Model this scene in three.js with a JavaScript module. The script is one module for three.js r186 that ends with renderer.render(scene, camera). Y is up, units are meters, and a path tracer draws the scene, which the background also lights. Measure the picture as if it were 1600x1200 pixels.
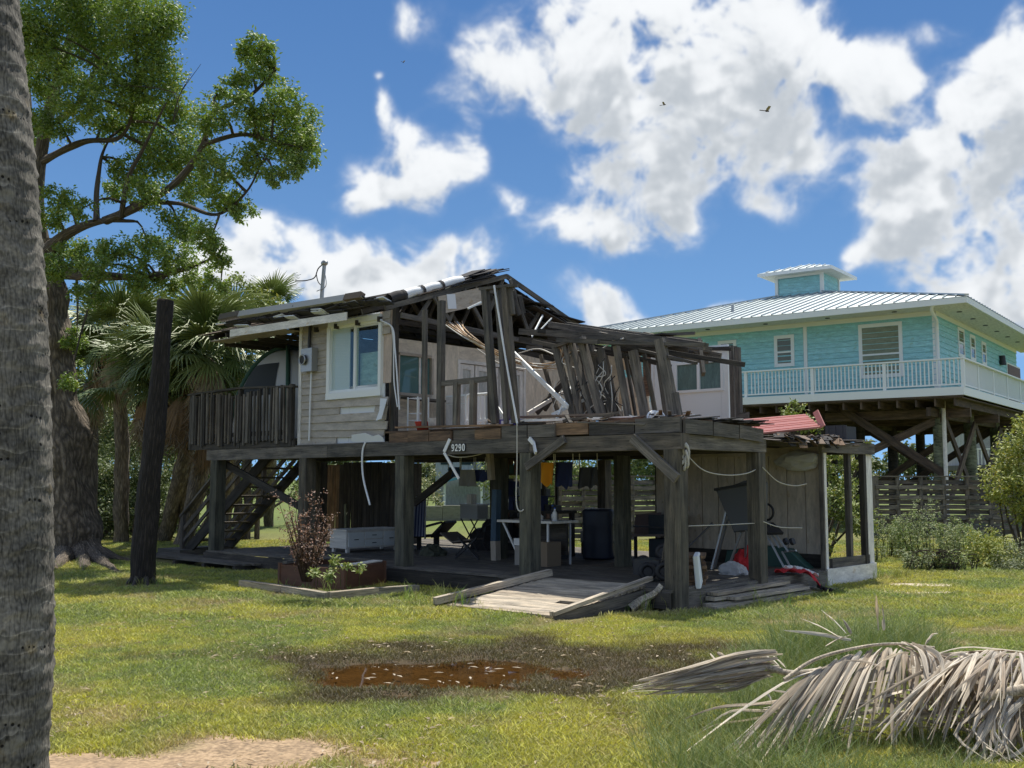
import * as THREE from 'three';
import { ImprovedNoise } from 'three/addons/math/ImprovedNoise.js';
import { mergeGeometries } from 'three/addons/utils/BufferGeometryUtils.js';
import { TextGeometry } from 'three/addons/geometries/TextGeometry.js';
import { FontLoader } from 'three/addons/loaders/FontLoader.js';
const font = await new FontLoader().loadAsync('fonts/droid/droid_sans_bold.typeface.json');

// ---------------------------------------------------------------- camera, sky, sun, exposure
const scene = new THREE.Scene();
const RAD = Math.PI / 180, FOCAL = 1618, PITCH = Math.atan(150 / FOCAL), EYE = 1.7;
const camera = new THREE.PerspectiveCamera(2 * Math.atan(600 / FOCAL) / RAD, 4 / 3, 0.1, 3000);
camera.position.set(0, EYE, 0);
camera.rotation.x = PITCH;
const renderer = new THREE.WebGLRenderer({ antialias: true });
renderer.setSize(1024, 768);
renderer.toneMapping = THREE.LinearToneMapping;
renderer.toneMappingExposure = 1.2;
renderer.shadowMap.enabled = true;

const sunDir = new THREE.Vector3(0.12, 1, -0.40).normalize();
const sun = new THREE.DirectionalLight(new THREE.Color(1.0, 0.95, 0.84), 5.0);
sun.position.copy(sunDir).multiplyScalar(80).add(new THREE.Vector3(0, 0, -18));
sun.target.position.set(0, 0, -18);
sun.castShadow = true;
sun.shadow.mapSize.set(4096, 4096);
Object.assign(sun.shadow.camera, { left: -45, right: 45, top: 45, bottom: -45, near: 1, far: 200 });
scene.add(sun, sun.target);

function rng(seed) {
  let a = (seed * 2654435761) >>> 0;
  return () => {
    a = (a + 0x6d2b79f5) | 0;
    let t = Math.imul(a ^ (a >>> 15), 1 | a);
    t = (t + Math.imul(t ^ (t >>> 7), 61 | t)) ^ t;
    return ((t ^ (t >>> 14)) >>> 0) / 4294967296;
  };
}
const perlin = new ImprovedNoise();
const N3 = (x, y, z) => perlin.noise(x, y, z);
function fbm(x, y, z, oct, gain = 0.5) {
  let s = 0, a = 1, t = 0;
  for (let i = 0; i < oct; i++) { s += a * perlin.noise(x, y, z); t += a; a *= gain; x = x * 2.03 + 7.1; y = y * 2.03 + 3.7; z = z * 2.03 + 11.3; }
  return s / t;
}
const clamp = (x, a, b) => Math.min(b, Math.max(a, x));
const sstep = (a, b, x) => { const t = clamp((x - a) / (b - a), 0, 1); return t * t * (3 - 2 * t); };
const mix = (a, b, t) => a + (b - a) * t;

// fair-weather cumulus: [azimuth right of north, elevation, half width, half height, weight], degrees
const CLOUDS = [
  [24.5, 9.6, 4.2, 3.2, 1], [22.4, 12.6, 3.4, 2.2, 0.9], [-12.0, 10.6, 4.6, 1.6, 1], [-5.0, 11.4, 3.4, 1.3, 0.9], [5.0, 9.4, 2.0, 1.6, 1], [10.0, 8.6, 3.2, 1.0, 0.9],
  [-0.7, 22.3, 3.9, 2.5, 0.9], [3.7, 23.7, 4.5, 3.3, 0.9], [7.3, 22.3, 5.3, 4.4, 1], [11.9, 23.3, 4.4, 3.6, 1], [13.3, 20.3, 4.4, 4.4, 1], [10.1, 18.2, 4.0, 3.2, 0.95],
  [14.9, 17.4, 2.6, 2.2, 0.8], [15.4, 21.4, 2.4, 2.4, 0.9], [5.5, 20.8, 3.6, 2.8, 0.85], [15.2, 15.3, 2.0, 1.1, 0.6], [7.3, 25.1, 4.8, 1.6, 1], [16.1, 22.9, 1.8, 1.8, 0.8],
  [4.3, 16.6, 2.6, 2.1, 0.95], [3.2, 13.9, 3.0, 1.8, 0.9], [6.5, 14.0, 3.6, 2.0, 0.95], [9.5, 15.3, 2.4, 2.3, 0.95], [-0.5, 14.9, 1.5, 1.0, 0.85], [7.2, 17.0, 2.0, 2.0, 0.35],
  [-7.1, 20.2, 1.0, 1.6, 0.85], [-5.4, 18.6, 2.2, 1.9, 0.95], [-8.1, 16.0, 2.1, 1.9, 0.95], [-5.8, 16.4, 3.0, 2.1, 0.95], [-3.6, 17.0, 1.7, 1.8, 0.8], [-2.4, 18.7, 0.6, 2.0, 0.85],
  [-5.0, 24.8, 1.8, 1.1, 0.75], [-7.2, 22.1, 0.5, 0.4, 0.6], [18.7, 20.6, 2.0, 1.9, 0.85], [21.0, 20.7, 2.1, 1.7, 0.92], [17.7, 22.3, 1.4, 1.1, 0.5], [20.3, 19.0, 2.1, 1.0, 0.5],
  [25.9, 20.1, 2.2, 2.2, 1], [26.8, 20.9, 2.2, 1.5, 1], [21.1, 16.9, 2.8, 2.1, 1], [24.0, 17.3, 3.3, 2.6, 1], [19.5, 15.3, 2.3, 1.9, 0.9], [22.3, 14.4, 3.8, 2.6, 1],
  [25.7, 14.9, 4.0, 3.7, 1], [25.8, 11.1, 2.9, 3.3, 1], [27.1, 8.5, 3.3, 2.9, 1], [23.8, 12.0, 2.6, 1.5, 0.8], [25.2, 18.4, 2.2, 2.2, 1], [29.8, 16.8, 5.3, 7.1, 0.9],
  [-13.8, 12.7, 2.8, 2.1, 1], [-11.7, 11.4, 3.8, 2.1, 1], [-7.9, 11.5, 3.6, 1.7, 1], [-4.0, 12.3, 2.4, 1.4, 0.9], [-2.0, 12.3, 1.7, 1.5, 0.85], [-16.4, 10.8, 3.1, 2.1, 0.9],
  [-7.1, 9.8, 8.9, 1.1, 0.8], [4.8, 9.9, 1.9, 1.6, 1], [6.2, 9.0, 2.4, 1.4, 1], [9.7, 9.1, 2.4, 1.0, 0.95], [11.7, 9.3, 1.8, 0.8, 0.6], [7.8, 7.7, 6.1, 0.8, 0.9],
  [19.1, 11.7, 1.2, 1.0, 0.62], [18.9, 10.5, 0.8, 0.7, 0.4], [23.2, 22.3, 1.2, 0.7, 0.55], [26.7, 22.6, 1.2, 0.9, 0.7], [-25.4, 21.7, 4.4, 1.8, 0.4], [-31.0, 15.1, 5.2, 2.8, 0.8],
  [-22.9, 28.2, 7.5, 2.6, 0.7], [0.0, 30.5, 8.1, 2.4, 0.7], [19.6, 28.4, 6.1, 2.3, 0.8],
];
function makeSky() {
  const Wd = 4096, Hd = 2048, data = new Float32Array(Wd * Hd * 4);
  const field = (az, el, dx, dy, dz, oct) => {
    // wander the place where the cloud is looked up, so that outlines billow
    const k = 9, wx = fbm(dx * k, dy * k, dz * k, 3), wy = fbm(dx * k + 31, dy * k + 17, dz * k + 5, 3);
    const inside = sstep(46, 32, Math.abs(az)) * sstep(44, 31, el);
    let s = 0;
    if (inside > 0) {
      const a = az + wx * 3.0, e = el + wy * 2.4;
      let keep = 1;
      for (const [ca, ce, ra, re, w] of CLOUDS) {
        const x = (a - ca) / ra, y = (e - ce) / re, r = x * x + y * y;
        if (r < 3.2) keep *= 1 - w * Math.exp(-r * 1.45);
      }
      s = 1 - keep;
    }
    if (inside < 1) {
      const m = 1 / (0.22 + Math.max(dy, 0)), gx = dx * m, gz = dz * m;
      const g = clamp(0.56 + 1.5 * fbm(gx * 1.3 + 4, gz * 1.3, 2.2 + wx * 0.3, 3), 0, 0.95);
      s = mix(g, s, inside);
    }
    const f = 22, puff = fbm(dx * f + wx, dy * f + wy, dz * f, oct, 0.60);
    const bil = 1 - Math.abs(fbm(dx * 34, dy * 34, dz * 34 + 9, Math.max(2, oct - 2), 0.55)) * 2.4;
    return s * (0.90 + bil * 0.20) + puff * 0.98 * (0.30 + s) - 0.515;
  };
  const shade = (az, el, oct, out) => {
    const A = az * RAD, E = el * RAD, ce = Math.cos(E);
    const dx = Math.sin(A) * ce, dy = Math.sin(E), dz = -Math.cos(A) * ce;
    const d = field(az, el, dx, dy, dz, oct);
    const up = clamp(el / 40, 0, 1), q = Math.pow(1 - clamp(el / 90, 0, 1), 3.2);
    // clear air
    let r = mix(0.055, 0.25, q * q), g = mix(0.150, 0.49, q * q), b = mix(0.385, 0.82, q * q);
    const core = Math.pow(sstep(-0.14, 0.36, d), 1.25), alpha = core + (1 - core) * 0.07 * sstep(-0.30, 0.02, d);
    if (alpha > 0) {
      const E2 = (el + 1.5) * RAD, A2 = (az + 0.5) * RAD, c2 = Math.cos(E2);
      const d2 = field(az + 0.5, el + 1.5, Math.sin(A2) * c2, Math.sin(E2), -Math.cos(A2) * c2, Math.max(3, oct - 2));
      const E1 = (el + 0.5) * RAD, c1 = Math.cos(E1), A1 = (az + 0.15) * RAD, d1 = oct > 4 ? field(az + 0.15, el + 0.5, Math.sin(A1) * c1, Math.sin(E1), -Math.cos(A1) * c1, oct) : d;
      const E3 = (el + 4) * RAD, c3 = Math.cos(E3);
      const d3 = field(az, el + 4, Math.sin(A) * c3, Math.sin(E3), -Math.cos(A) * c3, 3);
      const lit = 0.58 + 0.40 * Math.tanh(0.75 + 1.2 * (d - d2) + 0.7 * (d - d1) - 1.75 * sstep(-0.15, 0.6, d3) * sstep(0.0, 0.6, d) + 0.5 * fbm(dx * 11, dy * 11, dz * 11 + 3, 3));
      const cr = mix(0.30, 0.80, lit), cg = mix(0.345, 0.82, lit), cb = mix(0.395, 0.84, lit);
      const al = alpha * (0.90 + 0.1 * sstep(0.1, 0.4, d));
      r = mix(r, cr, al); g = mix(g, cg, al); b = mix(b, cb, al);
    }
    out[0] = r; out[1] = g; out[2] = b;
  };
  // coarse all round, fine where clouds are looked at closely
  const K = 6, cw = Math.ceil(Wd / K) + 1, ch = Math.ceil(Hd / 2 / K) + 2, coarse = new Float32Array(cw * ch * 3), o = [0, 0, 0];
  const azOf = (x) => { let a = ((x + 0.5) / Wd) * 360 - 180; a += 90; return a > 180 ? a - 360 : a; };   // u=0.25 is -z
  for (let j = 0; j < ch; j++) for (let i = 0; i < cw; i++) {
    shade(azOf((i * K) % Wd), clamp(((j * K + 0.5) / Hd) * 180, 0.2, 89.8), 4, o);
    coarse.set(o, (j * cw + i) * 3);
  }
  for (let y = 0; y < Hd; y++) for (let x = 0; x < Wd; x++) {
    const at = (y * Wd + x) * 4;
    if (y < Hd / 2) { data[at] = 0.12; data[at + 1] = 0.125; data[at + 2] = 0.07; data[at + 3] = 1; continue; }
    const yy = y - Hd / 2, az = azOf(x), el = ((yy + 0.5) / Hd) * 180;
    if (Math.abs(az) < 34 && el < 34) { shade(az, el, 7, o); data[at] = o[0]; data[at + 1] = o[1]; data[at + 2] = o[2]; }
    else {
      const fx = x / K, fy = yy / K, i = Math.floor(fx), j = Math.floor(fy), u = fx - i, v = fy - j;
      for (let c = 0; c < 3; c++) {
        const p = coarse[(j * cw + i) * 3 + c], p1 = coarse[(j * cw + i + 1) * 3 + c], q = coarse[((j + 1) * cw + i) * 3 + c], q1 = coarse[((j + 1) * cw + i + 1) * 3 + c];
        data[at + c] = mix(mix(p, p1, u), mix(q, q1, u), v);
      }
    }
    data[at + 3] = 1;
  }
  const t = new THREE.DataTexture(data, Wd, Hd, THREE.RGBAFormat, THREE.FloatType);
  t.mapping = THREE.EquirectangularReflectionMapping;
  t.magFilter = THREE.LinearFilter; t.minFilter = THREE.LinearFilter; t.wrapS = THREE.RepeatWrapping;
  t.needsUpdate = true;
  return t;
}
scene.background = makeSky();
scene.environment = scene.background;

// ---------------------------------------------------------------- helpers
const V3 = (x, y, z) => new THREE.Vector3(x, y, z);
// a place in the world found from a sighting: bearing and height on the survey picture, and distance ahead
function at(px, py, d) {
  const dx = (px - 800) / FOCAL, dy = -(py - 600) / FOCAL, c = Math.cos(PITCH), s = Math.sin(PITCH);
  const r = V3(dx, dy * c + s, -c + dy * s);
  return V3(0, EYE, 0).add(r.multiplyScalar(d / -r.z));
}
function onGround(px, py, h = 0) {
  const p = at(px, py, 1).sub(V3(0, EYE, 0));
  return V3(0, EYE, 0).add(p.multiplyScalar((h - EYE) / p.y));
}
const taken = new Map();
function numbered(n) { const k = taken.get(n) ?? 0; taken.set(n, k + 1); return k ? n + '_' + String(k).padStart(3, '0') : n; }
function describe(o, label, category, group, kind) {
  if (label) o.userData.label = label;
  if (category) o.userData.category = category;
  if (group) o.userData.group = group;
  if (kind) o.userData.kind = kind;
  return o;
}
// a frame is a place and a turn: x runs along a front, z into the depth
const HOUSE = { o: V3(2.17, 0, -13.69), turn: 137 * RAD };
const TEAL = { o: V3(14.87, 0, -34), turn: (180 - 36.55) * RAD };
const WORLD = { o: V3(0, 0, 0), turn: 0 };
const offsets = new WeakMap();
function thing(name, label, category, frame, [x, y, z], group) {
  const g = new THREE.Group();
  g.name = numbered(name);
  g.rotation.y = frame.turn;
  g.position.set(x, y, z).applyAxisAngle(V3(0, 1, 0), frame.turn).add(frame.o);
  offsets.set(g, V3(x, y, z));
  describe(g, label, category, group);
  scene.add(g);
  return g;
}
const off = (p) => offsets.get(p) ?? V3(0, 0, 0);
const arr = (p) => (Array.isArray(p) ? V3(...p) : p.clone());
function mesh(name, geo, m, parent) {
  const o = new THREE.Mesh(geo, m);
  o.name = name; o.castShadow = o.receiveShadow = true;
  (parent ?? scene).add(o);
  return o;
}
// box with uv in metres, grain along its longest side
function boxGeo(lx, ly, lz, r = Math.random) {
  const g = new THREE.BoxGeometry(lx, ly, lz), P = g.attributes.position, Nn = g.attributes.normal, uv = g.attributes.uv, L = [lx, ly, lz];
  const a = L.indexOf(Math.max(...L)), ou = r() * 5, ov = r() * 5;
  for (let i = 0; i < P.count; i++) {
    const p = [P.getX(i), P.getY(i), P.getZ(i)], n = [Nn.getX(i), Nn.getY(i), Nn.getZ(i)].map(Math.abs), f = n.indexOf(Math.max(...n));
    let s, t;
    if (f === a) { s = p[(a + 1) % 3] * 0.2; t = p[(a + 2) % 3]; }
    else { s = p[a]; t = p[3 - a - f]; }
    uv.setXY(i, s / 2 + ou, t / 0.5 + ov);
  }
  return g;
}
const R0 = rng(7);
const TMPM = new THREE.Matrix4();
// bar from P to Q, w across, h up; coordinates are those of the parent's frame
function bar(name, P, Q, w, h, m, parent, up = V3(0, 1, 0), roll = 0) {
  P = arr(P).sub(off(parent)); Q = arr(Q).sub(off(parent));
  const d = Q.clone().sub(P), L = d.length(); d.normalize();
  let z = d.clone().cross(up); if (z.lengthSq() < 1e-4) z = d.clone().cross(V3(0, 0, 1)); z.normalize();
  const y = z.clone().cross(d).normalize();
  const o = mesh(name, boxGeo(L, h, w, R0), m, parent);
  o.position.copy(P.add(Q).multiplyScalar(0.5));
  o.quaternion.setFromRotationMatrix(TMPM.makeBasis(d, y, z));
  if (roll) o.rotateX(roll);
  return o;
}
// upright-sided box given by its extents in the frame
function block(name, [x0, x1], [y0, y1], [z0, z1], m, parent) {
  const f = off(parent), o = mesh(name, boxGeo(Math.abs(x1 - x0), Math.abs(y1 - y0), Math.abs(z1 - z0), R0), m, parent);
  o.position.set((x0 + x1) / 2, (y0 + y1) / 2, (z0 + z1) / 2).sub(f);
  return o;
}
function tubeGeo(pts, r0, r1, sides = 7, seg = 0, wob = 0, seed = 1) {
  pts = pts.map(arr);
  const c = new THREE.CatmullRomCurve3(pts), n = seg || pts.length * 4, fr = c.computeFrenetFrames(n), pos = [], nor = [], uv = [], ix = [];
  const L = c.getLength();
  for (let i = 0; i <= n; i++) {
    const t = i / n, p = c.getPointAt(t), r = mix(r0, r1, t);
    for (let j = 0; j <= sides; j++) {
      const a = (j / sides) * Math.PI * 2, dir = fr.normals[i].clone().multiplyScalar(Math.cos(a)).addScaledVector(fr.binormals[i], Math.sin(a));
      const k = wob ? 1 + wob * N3(Math.cos(a) * 1.6 + seed, Math.sin(a) * 1.6, t * L * 1.5 + seed * 3) : 1;
      pos.push(p.x + dir.x * r * k, p.y + dir.y * r * k, p.z + dir.z * r * k); nor.push(dir.x, dir.y, dir.z);
      uv.push((j / sides), t * L);
    }
  }
  for (let i = 0; i < n; i++) for (let j = 0; j < sides; j++) { const a = i * (sides + 1) + j, b = a + sides + 1; ix.push(a, a + 1, b, b, a + 1, b + 1); }
  const g = new THREE.BufferGeometry();
  g.setAttribute('position', new THREE.Float32BufferAttribute(pos, 3)); g.setAttribute('normal', new THREE.Float32BufferAttribute(nor, 3)); g.setAttribute('uv', new THREE.Float32BufferAttribute(uv, 2)); g.setIndex(ix);
  if (wob) g.computeVertexNormals();
  return g;
}
function tube(name, pts, r0, r1, m, parent, sides = 7, seg = 0) {
  const f = off(parent);
  return mesh(name, tubeGeo(pts.map((p) => arr(p).sub(f)), r0, r1, sides, seg), m, parent);
}
// flat outline (list of [a,b]) given thickness, standing in the plane spanned by two axes of the frame
function slabGeo(outline, depth, bevel = 0) {
  const s = new THREE.Shape(outline.map(([a, b]) => new THREE.Vector2(a, b)));
  const g = new THREE.ExtrudeGeometry(s, { depth, bevelEnabled: bevel > 0, bevelSize: bevel, bevelThickness: bevel, bevelSegments: 1 });
  return g;
}
function geoFrom(pos, uv, ix) {
  const g = new THREE.BufferGeometry();
  g.setAttribute('position', new THREE.Float32BufferAttribute(pos, 3));
  if (uv) g.setAttribute('uv', new THREE.Float32BufferAttribute(uv, 2));
  if (ix) g.setIndex(ix);
  g.computeVertexNormals();
  return g;
}
// ---------------------------------------------------------------- textures and materials
function tex(w, h, fn, srgb = true, rep = [1, 1]) {
  const d = new Uint8Array(w * h * 4), o = [0, 0, 0];
  for (let y = 0; y < h; y++) for (let x = 0; x < w; x++) {
    fn(x / w, y / h, o, x, y);
    const k = (y * w + x) * 4; d[k] = clamp(o[0], 0, 255); d[k + 1] = clamp(o[1], 0, 255); d[k + 2] = clamp(o[2], 0, 255); d[k + 3] = 255;
  }
  const t = new THREE.DataTexture(d, w, h, THREE.RGBAFormat);
  t.wrapS = t.wrapT = THREE.RepeatWrapping; t.magFilter = THREE.LinearFilter; t.minFilter = THREE.LinearMipmapLinearFilter; t.generateMipmaps = true;
  if (srgb) t.colorSpace = THREE.SRGBColorSpace;
  t.repeat.set(...rep); t.needsUpdate = true;
  return t;
}
// noise that tiles: blend of two shifted copies
const tileN = (u, v, fu, fv, oct, s) => {
  const n = (a, b) => fbm(a * fu + s, b * fv + s * 2.3, s * 5.1, oct);
  const k = sstep(0.75, 1, u), l = sstep(0.75, 1, v);
  return mix(mix(n(u, v), n(u - 1, v), k), mix(n(u, v - 1), n(u - 1, v - 1), k), l);
};
const grainTex = tex(512, 512, (u, v, o) => {      // 2 m along u, 0.5 m across v
  const line = tileN(u, v, 5, 60, 3, 3.3), band = tileN(u, v, 2.5, 9, 3, 8.1), crack = Math.max(0, 1 - Math.abs(tileN(u, v, 3, 34, 2, 5.5)) * 26), blot = tileN(u, v, 7, 5, 4, 1.7);
  const b = 198 + line * 90 + band * 70 + blot * 60 - crack * 85;
  o[0] = b; o[1] = b * (0.985 - blot * 0.03); o[2] = b * (0.96 - blot * 0.07);
});
const grainBump = tex(512, 512, (u, v, o) => {
  const line = tileN(u, v, 5, 60, 3, 3.3), crack = Math.max(0, 1 - Math.abs(tileN(u, v, 3, 34, 2, 5.5)) * 26);
  o[0] = o[1] = o[2] = 165 + line * 120 - crack * 110;
}, false);
const mottleTex = tex(512, 512, (u, v, o) => {      // paint with grime and stains, 1 m
  const a = tileN(u, v, 6, 6, 5, 2.2), b = tileN(u, v, 30, 22, 3, 6.2), c = sstep(0.22, 0.4, tileN(u, v, 9, 3, 4, 9.4));
  const g = 226 + a * 46 + b * 26;
  o[0] = g - c * 22; o[1] = g * 0.99 - c * 30; o[2] = g * 0.975 - c * 42;
});
const mottleBump = tex(256, 256, (u, v, o) => { o[0] = o[1] = o[2] = 128 + tileN(u, v, 14, 14, 4, 4.4) * 130; }, false);
function M(r, g, b, o = {}) { const { phys, ...rest } = o; return new (phys ? THREE.MeshPhysicalMaterial : THREE.MeshStandardMaterial)({ color: new THREE.Color().setRGB(r, g, b), roughness: 0.8, ...rest }); }
const wood = (r, g, b, o = {}) => M(r / 0.6, g / 0.6, b / 0.6, { map: grainTex, bumpMap: grainBump, bumpScale: 0.0013, roughness: 0.88, ...o });
const paint = (r, g, b, o = {}) => M(Math.min(r / 0.77, 1), Math.min(g / 0.77, 1), Math.min(b / 0.77, 1), { map: mottleTex, bumpMap: mottleBump, bumpScale: 0.001, roughness: 0.6, ...o });
const mat = {
  greyWood: [wood(0.14, 0.13, 0.118), wood(0.115, 0.108, 0.098), wood(0.17, 0.157, 0.14), wood(0.132, 0.116, 0.097)],
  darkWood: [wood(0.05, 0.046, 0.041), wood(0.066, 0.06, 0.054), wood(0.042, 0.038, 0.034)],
  brownWood: [wood(0.20, 0.13, 0.08), wood(0.16, 0.105, 0.07), wood(0.24, 0.155, 0.095)],
  deckWood: [wood(0.13, 0.122, 0.112), wood(0.11, 0.102, 0.092), wood(0.15, 0.138, 0.122), wood(0.12, 0.108, 0.094)],  // deck planks darkened in colour for the shade under the house
  rampWood: [wood(0.40, 0.365, 0.31), wood(0.36, 0.325, 0.27), wood(0.44, 0.39, 0.325), wood(0.37, 0.32, 0.26)],  // the same planks made paler in colour where sun falls
  postWood: [wood(0.098, 0.098, 0.078), wood(0.085, 0.087, 0.068), wood(0.108, 0.098, 0.078)],
  mossWood: wood(0.17, 0.19, 0.13),
  siding: [paint(0.42, 0.385, 0.335), paint(0.395, 0.36, 0.315), paint(0.445, 0.405, 0.355)],
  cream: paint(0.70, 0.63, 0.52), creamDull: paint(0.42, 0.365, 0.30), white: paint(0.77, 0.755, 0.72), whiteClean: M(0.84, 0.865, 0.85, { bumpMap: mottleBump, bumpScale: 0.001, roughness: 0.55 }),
  house_wrap: M(0.72, 0.74, 0.76, { roughness: 0.6 }),
  teal: [paint(0.33, 0.67, 0.74), paint(0.315, 0.645, 0.71), paint(0.345, 0.69, 0.76)],
  metal: M(0.44, 0.49, 0.505, { metalness: 0.5, roughness: 0.45, bumpMap: mottleBump, bumpScale: 0.0008 }),
  steel: M(0.42, 0.43, 0.44, { metalness: 0.8, roughness: 0.45 }), darkSteel: M(0.05, 0.05, 0.055, { metalness: 0.5, roughness: 0.5 }),
  glass: M(0.80, 0.88, 0.86, { phys: true, roughness: 0.02, transmission: 1, thickness: 0, ior: 1.5 }),
  darkGlass: M(0.03, 0.045, 0.045, { roughness: 0.03 }), tealReflectGlass: M(0.10, 0.19, 0.18, { roughness: 0.04 }),  // partition panes: reflected teal put into their base colour
  blind: paint(0.36, 0.40, 0.34), pvc: M(0.78, 0.79, 0.80, { roughness: 0.35 }), wire: M(0.42, 0.28, 0.16, { roughness: 0.6 }), wireWhite: M(0.62, 0.60, 0.55, { roughness: 0.6 }), rope: M(0.55, 0.52, 0.45, { roughness: 0.9 }),
  black: M(0.02, 0.02, 0.022, { roughness: 0.6 }), felt: M(0.045, 0.042, 0.042, { roughness: 0.95, bumpMap: mottleBump, bumpScale: 0.01 }),
  shingle: [M(0.085, 0.075, 0.068, { roughness: 0.95 }), M(0.13, 0.115, 0.10, { roughness: 0.95 }), M(0.17, 0.13, 0.10, { roughness: 0.95 })],
  fabricRed: M(0.55, 0.03, 0.035, { roughness: 0.9 }), fabricWhite: M(0.75, 0.74, 0.72, { roughness: 0.9 }), fabricBlue: M(0.03, 0.10, 0.40, { roughness: 0.8 }), fabricNavy: M(0.02, 0.03, 0.09, { roughness: 0.9 }), orange: M(0.80, 0.33, 0.02, { roughness: 0.9 }),
  redMetal: M(0.60, 0.27, 0.24, { roughness: 0.55, bumpMap: mottleBump, bumpScale: 0.001 }), tarp: M(0.03, 0.09, 0.075, { roughness: 0.5 }), rust: paint(0.13, 0.06, 0.035),
  tentGreen: M(0.035, 0.09, 0.06, { roughness: 0.8 }), tentGrey: M(0.50, 0.50, 0.48, { roughness: 0.85 }), concrete: paint(0.42, 0.41, 0.38),
};
const pick = (list, r = R0) => list[Math.floor(r() * list.length)];
// ---------------------------------------------------------------- the ruined house on stilts
// places on an upright plane of the house: z fixed (front planes) or x fixed (side planes)
function hp(px, py, v, F = HOUSE) {
  const r = at(px, py, 1).sub(V3(0, EYE, 0)), o = V3(0, EYE, 0).sub(F.o).applyAxisAngle(V3(0, 1, 0), -F.turn); r.applyAxisAngle(V3(0, 1, 0), -F.turn);
  return o.addScaledVector(r, (v - o.z) / r.z);
}
function hs(px, py, u, F = HOUSE) {
  const r = at(px, py, 1).sub(V3(0, EYE, 0)), o = V3(0, EYE, 0).sub(F.o).applyAxisAngle(V3(0, 1, 0), -F.turn); r.applyAxisAngle(V3(0, 1, 0), -F.turn);
  return o.addScaledVector(r, (u - o.x) / r.x);
}
function hy(px, py, h, F = HOUSE) { return onGround(px, py, h).sub(F.o).applyAxisAngle(V3(0, 1, 0), -F.turn); }
const J = (a) => (R0() - 0.5) * 2 * a;

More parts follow.
